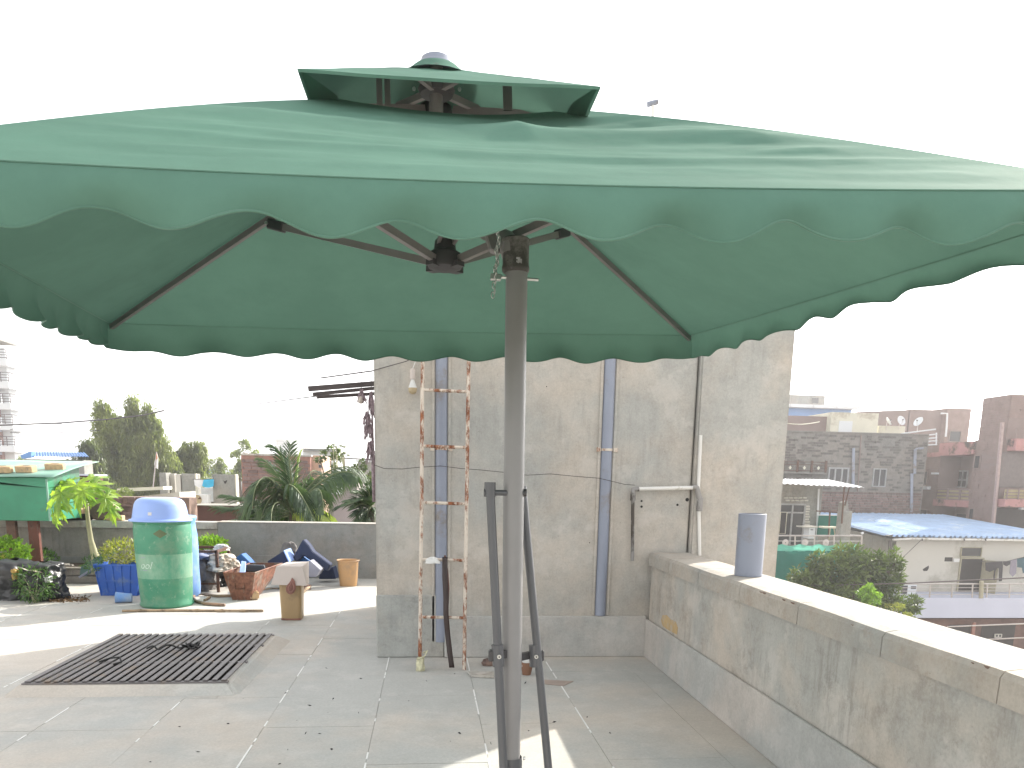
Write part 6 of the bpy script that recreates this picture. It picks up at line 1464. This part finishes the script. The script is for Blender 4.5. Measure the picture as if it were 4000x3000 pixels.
weeping('rounded weeping tree right of the tallest one, beside the flag', 50, [(735, 1745, 34, 30), (780, 1740, 26, 30), (700, 1790, 50, 40), (760, 1790, 44, 45), (740, 1840, 50, 40), (690, 1840, 50, 45), (720, 1880, 60, 40)], 'willowleaf', 730, 1400)
def roundtree(label, Y, cl, m='haleaf', per=420, L=.22, W=.10, base=None):
    b0 = P(base or cl[-1][0], 1900, Y); t = thing('round_tree', (b0.x, Y, ZG), label, 'tree'); crown(t, Y, cl, per, L, W, m); limbs(t, (b0.x, Y, ZG), [tuple(P(x, y, Y)) for x, y, _, _ in cl], .2); return t
roundtree('small pale tree right of the weeping trees, behind the white roofs', 62, [(850, 1808, 24, 22), (870, 1830, 32, 24), (840, 1840, 26, 30), (890, 1850, 30, 26), (860, 1870, 40, 26)])
roundtree('taller pale tree just left of the brick house', 60, [(950, 1745, 26, 26), (935, 1775, 26, 24), (975, 1775, 28, 30), (930, 1815, 22, 24), (960, 1830, 34, 40), (930, 1860, 30, 30)])
roundtree('tiny far tree beside the apartment block', 80, [(72, 1800, 14, 14), (90, 1810, 16, 12), (80, 1822, 24, 12)], L=.3, W=.15, per=600)
roundtree('leafy small tree with round tufts behind the palm at right', 26, [(1250, 1790, 26, 22), (1300, 1760, 22, 20), (1290, 1800, 30, 22), (1345, 1785, 24, 16), (1400, 1830, 30, 30), (1440, 1850, 26, 34), (1430, 1890, 30, 30)], m='canopyleaf', L=.12, W=.05, per=260, base=1350)
t = thing('umbel_plant', P(1330, 1830, 25), 'thin stalks with flat round leaf tufts rising above the palm', 'plant')
for (x, y) in ((1302, 1738), (1312, 1746), (1332, 1742), (1345, 1746), (1316, 1775), (1344, 1770), (1360, 1778), (1338, 1782)):
    c = P(x, y, 25); MB().tube([P(x + random.uniform(-6, 6), 1850, 25), c], .012, 5).build('stalk', 'stem', t); mb = MB(); mb.lathe([(0, .03), (.05, .025), (.075, 0), (.05, -.02), (0, -.02)], c, 9); mb.build('tuft', 'haleaf', t, smooth=1)
# ---------- palms
def frond(t, pts, L, n=60, m='palmleaf', droop=1.0, w=.032, spread=.5, side=1, taper=True, rach='palmrib', zbias=0):
    pts = [Vector(p) for p in pts]; cum = [0]
    for i in range(len(pts) - 1): cum.append(cum[-1] + (pts[i + 1] - pts[i]).length)
    def at(u):
        s = u * cum[-1]
        for i in range(len(pts) - 1):
            if s <= cum[i + 1]: return pts[i].lerp(pts[i + 1], (s - cum[i]) / (cum[i + 1] - cum[i])), (pts[i + 1] - pts[i]).normalized()
        return pts[-1], (pts[-1] - pts[-2]).normalized()
    # smooth with Catmull-like resample
    sm = [at(i / 12)[0] for i in range(13)]
    for _ in range(2): sm = [sm[0]] + [(sm[i - 1] + 2 * sm[i] + sm[i + 1]) / 4 for i in range(1, 12)] + [sm[-1]]
    pts[:] = sm; cum[:] = [0]
    for i in range(12): cum.append(cum[-1] + (pts[i + 1] - pts[i]).length)
    mb = MB(); mb.tube(pts, [.022 * (1 - .8 * i / 12) for i in range(13)], 5, cap=False); lf = MB()
    for k in range(n):
        u = .12 + .88 * k / n; p, tg_ = at(min(u, .999)); ln = L * (math.sin(math.pi * (.12 + .80 * u)) ** .6 if taper else 1) * random.uniform(.8, 1.1)
        sd = tg_.cross(Vector((0, 0, 1))); sd = sd.normalized() if sd.length > .05 else Vector((1, 0, 0))
        for s in (-1, 1):
            d = (sd * s * spread + tg_ * .75 + Vector((0, 0, .25 + zbias + random.uniform(-.25, .25)))).normalized(); q = [p]
            for j in range(3): d = (d + Vector((0, 0, -.42 * droop))).normalized(); q.append(q[-1] + d * ln / 3)
            wv = tg_.cross(d); wv = wv.normalized() * w / 2 if wv.length > .05 else Vector((w / 2, 0, 0)); wv = wv * .4 + tg_ * w * .35
            b_ = len(lf.v)
            for j, kk in enumerate((.5, 1, .8)): lf.v += [q[j] - wv * kk, q[j] + wv * kk]
            lf.v.append(q[3]); lf.f += [(b_, b_ + 1, b_ + 3, b_ + 2), (b_ + 2, b_ + 3, b_ + 5, b_ + 4), (b_ + 4, b_ + 5, b_ + 6)]
    mb.v += []; o = lf.build('frond', m, t); 
    n0 = None
    r_ = mb.build('midrib', rach, o, smooth=1); return o
Yp = 13.2
pm = thing('palm_tree', P(1150, 2100, Yp), 'big feathery palm arching over the back parapet in front of the brick house', 'palm tree')
pb_ = P(1160, 2030, Yp); MB().tube([(pb_.x, Yp, -4), (pb_.x, Yp, -.2), P(1150, 2000, Yp)], [.17, .14, .09], 12).build('trunk', 'bark', pm, smooth=1)
B0 = (1145, 2010)
def fr_(cpts, L=.6, n=60, m='palmleaf', dr=1.0, dy=0, w=.03, sp=.5, zb=0):
    k = len(cpts); frond(pm, [P(x, y, Yp + dy * i / (k - 1)) for i, (x, y) in enumerate(cpts)], L, n, m, dr, w, sp, zbias=zb)
fr_([B0, (1120, 1940), (1085, 1880), (1040, 1852), (1000, 1880), (965, 1950), (940, 2030)], .62, 80, dr=1.6, dy=-.6)
fr_([B0, (1110, 1930), (1060, 1875), (1045, 1850), (1010, 1868), (990, 1920), (985, 1990)], .6, 64, dr=1.8, dy=-1.1)
fr_([B0, (1100, 1905), (1130, 1880), (1170, 1920), (1215, 2000), (1240, 2060)], .5, 60, dr=1.4, dy=-1.0)
fr_([B0, (1090, 1985), (1020, 1965), (950, 1950), (880, 1935)], .42, 56, dr=.5, dy=.5, sp=.7)
fr_([B0, (1080, 2000), (1000, 1990), (920, 1985), (845, 1980)], .40, 56, dr=.6, dy=.2, sp=.7)
fr_([B0, (1090, 2020), (1010, 2025), (940, 2030), (880, 2035)], .40, 48, dr=.8, dy=-.3, sp=.7)
fr_([B0, (1135, 1930), (1118, 1850), (1105, 1780), (1085, 1745), (1060, 1740)], .34, 56, dr=.7, dy=.2)
fr_([B0, (1140, 1920), (1135, 1840), (1125, 1770), (1135, 1735)], .32, 50, dr=.5, dy=-.3)
fr_([B0, (1150, 1920), (1160, 1840), (1165, 1790), (1175, 1765)], .24, 40, dr=.3, m='palmyoung')
fr_([B0, (1125, 1920), (1075, 1840), (1040, 1800), (1020, 1790)], .32, 46, dr=.6, dy=.6)
fr_([B0, (1175, 1940), (1230, 1870), (1300, 1828), (1360, 1815), (1410, 1830), (1430, 1860)], .55, 76, dr=1.7, dy=.5)
fr_([B0, (1180, 1950), (1240, 1890), (1310, 1845), (1370, 1835), (1395, 1860)], .52, 64, dr=1.9, dy=-.4)
fr_([B0, (1180, 1960), (1225, 1910), (1250, 1900), (1262, 1950), (1265, 2010)], .46, 56, dr=1.5, dy=-.8)
fr_([B0, (1170, 1930), (1200, 1860), (1225, 1830), (1240, 1840)], .40, 46, dr=1.0, dy=.6)
fr_([B0, (1180, 1990), (1225, 1985), (1262, 2000), (1290, 2035)], .42, 50, dr=1.1, dy=-.9, m='palmyoung')
fr_([B0, (1165, 2000), (1200, 2005), (1225, 2025), (1245, 2060)], .40, 40, dr=1.1, dy=-.9, m='palmyoung')
fr_([B0, (1130, 1960), (1100, 1930), (1060, 1930), (1030, 1990), (1010, 2050)], .55, 56, dr=1.6, dy=-.9)
fr_([B0, (1120, 1975), (1085, 1955), (1060, 1980), (1060, 2050)], .45, 46, dr=1.5, dy=-1.2)
# dark understorey below the palm
t = thing('dark_shrub', P(1120, 2050, 14), 'dark glossy shrub filling the shade beneath the palm', 'shrub'); crown(t, 14, [(1120, 2000, 70, 50), (1050, 2020, 60, 40), (1180, 2010, 50, 50), (1210, 1930, 30, 60), (1000, 2030, 50, 30)], 300, .09, .04, 'plant_d'); limbs(t, P(1120, 2090, 14), [P(1060, 2010, 14), P(1160, 1990, 14), P(1200, 1930, 14)], .05)
Y2 = 12.6
p2 = thing('palm_tree', P(1450, 2100, Y2), 'dense dark spiky palm beside the tower behind the back parapet', 'palm tree')
pc2 = P(1448, 1985, Y2); MB().tube([(pc2.x, Y2, -4), pc2], [.14, .12], 10).build('trunk', 'bark', p2, smooth=1)
for k in range(24):
    an = R(100 + random.uniform(-30, 215)); r_ = random.uniform(60, 150); tip = (1448 + r_ * math.cos(an), 1985 - r_ * .75 * math.sin(an) + 10)
    mid_ = ((1448 + tip[0]) / 2, (1985 + tip[1]) / 2 - 22); yy = random.uniform(-.6, .5)
    frond(p2, [P(1448, 1985, Y2), P(*mid_, Y2 + yy * .5), P(*tip, Y2 + yy)], .26, 30, 'palmleaf', .5, .026, .6)
# ---------- left: houses beyond the parapet
zt_n = P(1000, 1980, 12.0).z
t = thing('neighbour_roof', (P(1100, 1980, 12.5).x, 13, -3), 'dark brown neighbouring roof edge just behind the back parapet', 'roof')
MB().box(P(742, 2000, 14.6).x, P(1130, 2000, 14.6).x, 14.6, 15.4, -3, P(900, 1977, 14.6).z).build('wall', mat('dark_red_brown_wall', (.10, .05, .04), rough=.9, var=.25, scale=2), t)
MB().box(P(742, 2000, 14.6).x, P(1130, 2000, 14.6).x, 14.55, 15.45, P(900, 1977, 14.6).z, P(900, 1974, 14.6).z).build('roof_edge', 'greyrender', t)
t = thing('stone_heap_wall', P(560, 1990, 12.2), 'rough brown stone wall behind the blue tub', 'wall')
x0, x1, z0, z1 = pxrect(330, 1942, 742, 2100, 12.2)
MB().box(x0, x1, 12.2, 12.6, z0, z1).build('wall', 'sandstone', t)
for k in range(46):
    x = random.uniform(x0, x1 - .2); z = random.uniform(z0 + .3, z1 - .02); w_ = random.uniform(.1, .22); 
    o = inst(BLK['redblock'][0], 'stone', t, Vector((x + w_ / 2, 12.19, z)) - rootloc(t), scale=(w_, .06, random.uniform(.04, .09)))
t = thing('low_wall', P(600, 1915, 15), 'sunlit cream roof wall left of the concrete piers', 'wall')
x0, x1, z0, z1 = pxrect(452, 1922, 702, 1960, 15)
a = P(500, 1915, 15); b_ = P(700, 1905, 15); c_ = P(452, 1948, 15)
MB().hexa([(x0, 15, z0 - 3), (x1, 15, z0 - 3), (x1, 16, z0 - 3), (x0, 16, z0 - 3), (x0, 15, c_.z), (x1, 15, P(700, 1922, 15).z), (x1, 16, P(700, 1922, 15).z), (x0, 16, c_.z)]).build('wall', 'cream2', t)
MB().bar(P(478, 1914, 15), P(655, 1906, 15), .5, .06).build('coping', 'cream', t)
t = thing('potted_plant', P(490, 1942, 14.5), 'small green plant on the cream wall above the stone wall', 'plant'); bush(t, tuple(P(490, 1930, 14.5)), .13, 260, .05, .022, 'haleaf', stems=5)
# concrete pier house with laundry and air conditioner
Yh = 20.0
ph = thing('pier_house', P(780, 1950, Yh), 'unfinished grey concrete roof piers with laundry and an air conditioner', 'building')
def pier(x0, y0, x1, y1, m='greyrender', dep=.4, Y=Yh): a, b_, c, d = pxrect(x0, y0, x1, y1, Y); MB().box(a, b_, Y, Y + dep, P(800, 2060, Y).z, d).build('pier', m, ph, bevel=.01)
pier(625, 1846, 652, 2000); pier(654, 1850, 686, 2000, 'cream2', .2, Yh + .3); pier(688, 1852, 708, 2000, 'cream2', .2); pier(712, 1850, 768, 2000); pier(832, 1853, 920, 2000); pier(769, 1960, 832, 2000, 'greyrender', .2, Yh + .1)
pier(764, 1850, 770, 2000, 'cream', .1, Yh - .02)
pier(920, 1853, 925, 2000, 'cream', .2)
MB().poly([P(x, y, Yh - .004) for x, y in ((872, 1876), (878, 1880), (884, 1876), (888, 1877), (882, 1889), (877, 1889))], (0, .02, 0)).build('wall_hole', 'shade_room', ph)
bx('back_wall', mat('pale_far_wall', (.42, .44, .44)), ph, 700, 1905, 850, 2000, Yh + 2.5, .2)
ac = thing('air_conditioner', P(778, 1975, Yh - .1), 'white outdoor air conditioner unit on the grey roof piers', 'air conditioner')
bx('casing', 'paper', ac, 745, 1931, 811, 1973, Yh - .3, .3, bevel=.008)
cfan = P(768, 1952, Yh - .31); MB().tube([cfan, cfan + Vector((0, -.006, 0))], .125, 28).build('fan_guard', mat('tan_fan_guard', (.36, .29, .17)), ac, smooth=2)
for k in range(3):
    th = R(30 + 120 * k); d = Vector((math.cos(th), 0, math.sin(th))); e = Vector((-math.sin(th), 0, math.cos(th)))
    MB().poly([cfan + Vector((0, -.008, 0)) + d * .03, cfan + Vector((0, -.008, 0)) + d * .105 - e * .045, cfan + Vector((0, -.008, 0)) + d * .115 + e * .02], (0, -.004, 0)).build('fan_blade', 'iron', ac)
garment([(757, 1872), (796, 1874), (794, 1900), (775, 1904), (760, 1896)], Yh - .1, 'cloth_white', 'white cloth hanging left on the line between the concrete piers', 'laundry between the concrete piers')
garment([(795, 1874), (833, 1872), (832, 1900), (815, 1905), (800, 1904), (789, 1898)], Yh - .12, 'cloth_blue', 'bright blue shirt hanging on the line between the concrete piers', 'laundry between the concrete piers')
wire([P(752, 1872, Yh - .1), P(836, 1872, Yh - .1)], .008, 'washing line between the concrete piers', name='washing_line')
# flag
t = thing('small_flag', P(605, 1900, 30), 'small drooping white flag on a thin pole before the weeping tree', 'flag'); MB().tube([P(598, 1905, 30), P(612, 1765, 30)], .02, 6).build('pole', 'railsteel', t)
MB().poly([P(x, y, 30) for x, y in ((612, 1768), (617, 1790), (616, 1832), (606, 1826), (602, 1812))], (0, .03, 0)).build('flag_cloth', 'cloth_white', t); MB().poly([P(x, y, 29.98) for x, y in ((612, 1770), (616, 1788), (608, 1798))], (0, .01, 0)).build('flag_tip', mat('orange_cloth', (.5, .2, .08)), t)
# maroon shed roof behind the green box
t = thing('maroon_shed', P(310, 1900, 16), 'maroon sided shed roof behind the papaya leaves', 'shed')
x0, x1, z0, z1 = pxrect(245, 1858, 372, 1960, 16); MB().box(x0, x1, 16, 16.4, z0, z1).build('wall', mat('maroon_sheet', (.12, .035, .03), rough=.7), t)
MB().box(x0 - .1, x1 + .05, 15.9, 16.5, z1, z1 + .03).build('roof', 'bandwhite', t)
MB().poly([(x0 + .0, 15.98, z1 - .55), (x1, 15.98, z1 - .45), (x1, 15.98, z1 - .02), (x0 + .5, 15.98, z1 - .02)], (0, .01, 0)).build('brown_sheet', 'redwall', t)
# blue roofed shed far left
t = bldg('blue_roof_shed', 98, 1795, 330, 1900, 40, 1.0, 'greyrender', 'long grey shed with a blue sheet roof, left of the weeping trees', 'shed')
c00, c10 = P(120, 1784, 39.5), P(345, 1786, 39.5); c01, c11 = P(118, 1766, 43), P(330, 1770, 43)
sheets(t, c00, c10, c11, c01, 4, 5, .04, 'bluewall')
MB().poly([P(80, 1779, 39.4), P(114, 1764, 39.4), P(122, 1764, 39.4), P(122, 1786, 39.4), P(84, 1792, 39.4)], (0, .3, 0)).build('gable_sheet', 'bluewall', t); bx('doorway', 'shade_room', t, 178, 1810, 200, 1830, 40, .05, .02); bx('white_board', 'far_white', t, 150, 1812, 172, 1818, 40, .05, .1); bx('lamp', 'far_white', t, 164, 1799, 171, 1805, 40, .05, .1)
# brick house centre-left
Yb_ = 30.0
bh = bldg('brick_house', 946, 1778, 1215, 2000, Yb_, 4, mat('pinkish_brick_mortar', (.30, .16, .125), rough=.9, var=.2), 'reddish stone-block house with a flat roof behind the big palm', 'house')
x0, x1, z0, z1 = pxrect(948, 1788, 1213, 1960, Yb_); stones(bh, x0, x1, z0, z1, Yb_, .30, .13, 'redblock', maxn=220, proud=.05, gap=.18)
bx('roof_edge', 'capside', bh, 944, 1774, 1216, 1781, Yb_, 4, .08)
t = bldg('sunlit_wing', 1217, 1779, 1258, 2000, Yb_ + .4, 3, mat('apricot_render', (.50, .34, .25), rough=.9), 'narrow sunlit apricot wing at the right end of the brick house', 'building')
window(t, 1245, 1815, 1257, 1828, Yb_ + .4, 1, off=.04)
for (px, y0, y1) in ((952, 1766, 1778), (962, 1770, 1776)): bx('roof_lump', 'capside', bh, px - 5, y0, px + 5, y1, Yb_, .3)
# white round water tank tower
Yk = 150
wt = thing('water_tank_tower', P(1120, 1780, Yk), 'hazy white round water tank tower above the brick house', 'tower'); c = P(1122, 1735, Yk)
def R_(w): return w / 2982 * Yk
c0 = Vector((c.x, Yk, ZG)); zz = lambda y: P(1122, y, Yk).z - ZG
MB().lathe([(R_(41), 0), (R_(41), zz(1722)), (R_(43), zz(1719)), (R_(38), zz(1713)), (0, zz(1711))], c0, 40).build('tank_wall', 'far_white', wt, smooth=2)
for y in (1735, 1745, 1755, 1765): MB().lathe([(R_(41.1), zz(y)), (R_(42), zz(y) + .1), (R_(41.1), zz(y) + .2)], c0, 40).build('band', 'far_white', wt)
a, b_, cz0, cz1 = pxrect(1104, 1698, 1128, 1716, Yk); MB().box(a, b_, Yk - 1, Yk + 1, cz0, cz1).build('hatch_room', 'far_white', wt); a, b_, cz0, cz1 = pxrect(1079, 1703, 1110, 1722, Yk); MB().box(a, b_, Yk - 2, Yk, cz0, cz1).build('stair_head', 'far_white', wt)
t = bldg('grey_slab_house', 1183, 1756, 1310, 1800, 70, 6, 'far_white', 'pale flat-slab house beyond the brick house roof', 'building')
for y in (1752, 1761): bx('roof_slab', 'greyrender', t, 1182, y, 1305, y + 4, 69.5, 7)
t = bldg('grey_room', 1283, 1850, 1395, 2000, 22, 3, mat('purple_grey_render', (.25, .22, .22), rough=.9, var=.15, scale=1), 'purple-grey rendered room behind the palm with a white louvred panel', 'building')
for k in range(7): a, b_, c, d = pxrect(1288 + 7 * k, 1856, 1293.5 + 7 * k, 1930, 21.9); MB().box(a, b_, 21.85, 22, c, d).build('louvre', 'far_white', t)
t = bldg('far_house', 800, 1832, 1000, 1900, 90, 8, 'far_white', 'pale low house behind the concrete piers', 'building'); bx('blue_panel', 'bluewall', t, 772, 1832, 835, 1850, 88, .3)
t = bldg('far_house', 1398, 1802, 1470, 1860, 60, 6, 'greyrender', 'grey low house with a white roof beside the tower edge', 'building'); bx('roof', 'far_white', t, 1388, 1797, 1480, 1805, 59.5, 7)
for y in (1788, ): wire([P(1180, 1782, 58), P(1470, 1796, 58)], .05, 'thin far cable running behind the palm to the tower', name='cable')
# apartment block at the left edge
Ya = 95.0
ab = thing('apartment_block', P(-60, 1850, Ya), 'tall brick apartment block cut by the left edge, balconies up its side', 'building')
xr_ = P(30, 1700, Ya).x; zt_a = P(0, 1372, Ya).z
MB().box(xr_ - 14, xr_ - .8, Ya, Ya + 12, ZG, zt_a).build('wall', 'far_brick', ab); MB().box(xr_ - .8, xr_ + .25, Ya + .6, Ya + 11, ZG, zt_a + .5).build('white_wall', 'far_white', ab)
cs = MB(); z = ZG
while z < zt_a: cs.box(xr_ - 4, xr_ - .8, Ya - .06, Ya - .001, z, z + .26); z += .42
o = cs.build('brick_course', mat('far_brick_dark', (.16, .08, .07), rough=.9), ab); o['kind'] = 'stuff'
a, b_, c, d = pxrect(-200, 1312, 15, 1330, Ya); MB().box(a, b_, Ya - 1, Ya + 3, c, d).build('roof_slab', 'greyrender', ab)
for k, yy in enumerate((1423, 1510, 1592, 1672, 1757)):
    z = P(20, yy, Ya).z; fl_ = [(22, ), ]; x1_ = xr_ + 1.15
    MB().box(xr_ - 1.2, x1_, Ya - 1.0, Ya + 2.5, z - .25, z + .45).build('balcony', 'far_white', ab)
    mb = MB()
    for j in range(4): mb.tube([(xr_ - 1.2, Ya - 1, z + .6 + .28 * j), (x1_, Ya - 1, z + .6 + .28 * j), (x1_, Ya + 2.5, z + .6 + .28 * j)], .04, 4)
    for j in range(4): x = xr_ - 1.2 + (x1_ - xr_ + 1.2) * j / 3; mb.tube([(x, Ya - 1, z + .4), (x, Ya - 1, z + 1.45)], .05, 4)
    mb.build('railing', 'iron2', ab)
for yy in (1560, 1655, 1745): window(ab, -20, yy - 26, 8, yy + 18, Ya, 2, m='far_white', off=.2); bx('grey_ledge', 'pvcgrey', ab, -20, yy + 20, 14, yy + 32, Ya, .5, .8)
# utility cables at the left
wire([P(-20, 1662, 40), P(240, 1652, 40), P(420, 1638, 39), P(560, 1622, 38), P(640, 1604, 37)], .035, 'thick service cable crossing the sky left to the weeping tree', name='cable', n=10)
wire([P(40, 1678, 42), P(130, 1664, 42), P(240, 1656, 42)], .014, 'thin loose cable hanging just under the thick service cable', name='cable', n=10)
wire([P(40, 1690, 42), P(180, 1693, 42), P(390, 1681, 42)], .016, 'lowest thin cable running from the apartment block to the weeping tree', name='cable', n=10)
wire([P(600, 1622, 20), P(900, 1592, 15), P(1240, 1547, 7.8)], .006, 'thin line from the weeping tree up to the steel bars', name='cable', n=10)
# more ordinary roofs further off so that the horizon never ends bare
hs_ = random.Random(5)
mb = MB()
for k in range(34):
    x = -190 + 12 * k + hs_.uniform(-3, 3); w = hs_.uniform(7, 13); h = hs_.uniform(6.5, 9.3); mb.box(x, x + w, 250 + .01 * k, 262, ZG, ZG + h)
tag(mb.build('distant_houses', 'far_white'), 'low mass of pale distant houses along the hazy skyline', 'houses', kind='stuff')
# ---------- morning haze over the town
hz = MB().box(-230, 260, -25, 275, ZG - 1, 30).build('haze', None); hz['kind'] = 'stuff'
hm = bpy.data.materials.new('haze_air'); hm.use_nodes = True; nt_ = hm.node_tree; nt_.nodes.remove(nt_.nodes['Principled BSDF'])
pv = nt_.nodes.new('ShaderNodeVolumePrincipled'); pv.inputs['Color'].default_value = (.96, .95, .96, 1); pv.inputs['Density'].default_value = .0016; pv.inputs['Anisotropy'].default_value = .35
nt_.links.new(pv.outputs[0], nt_.nodes['Material Output'].inputs['Volume']); hz.data.materials.append(hm)
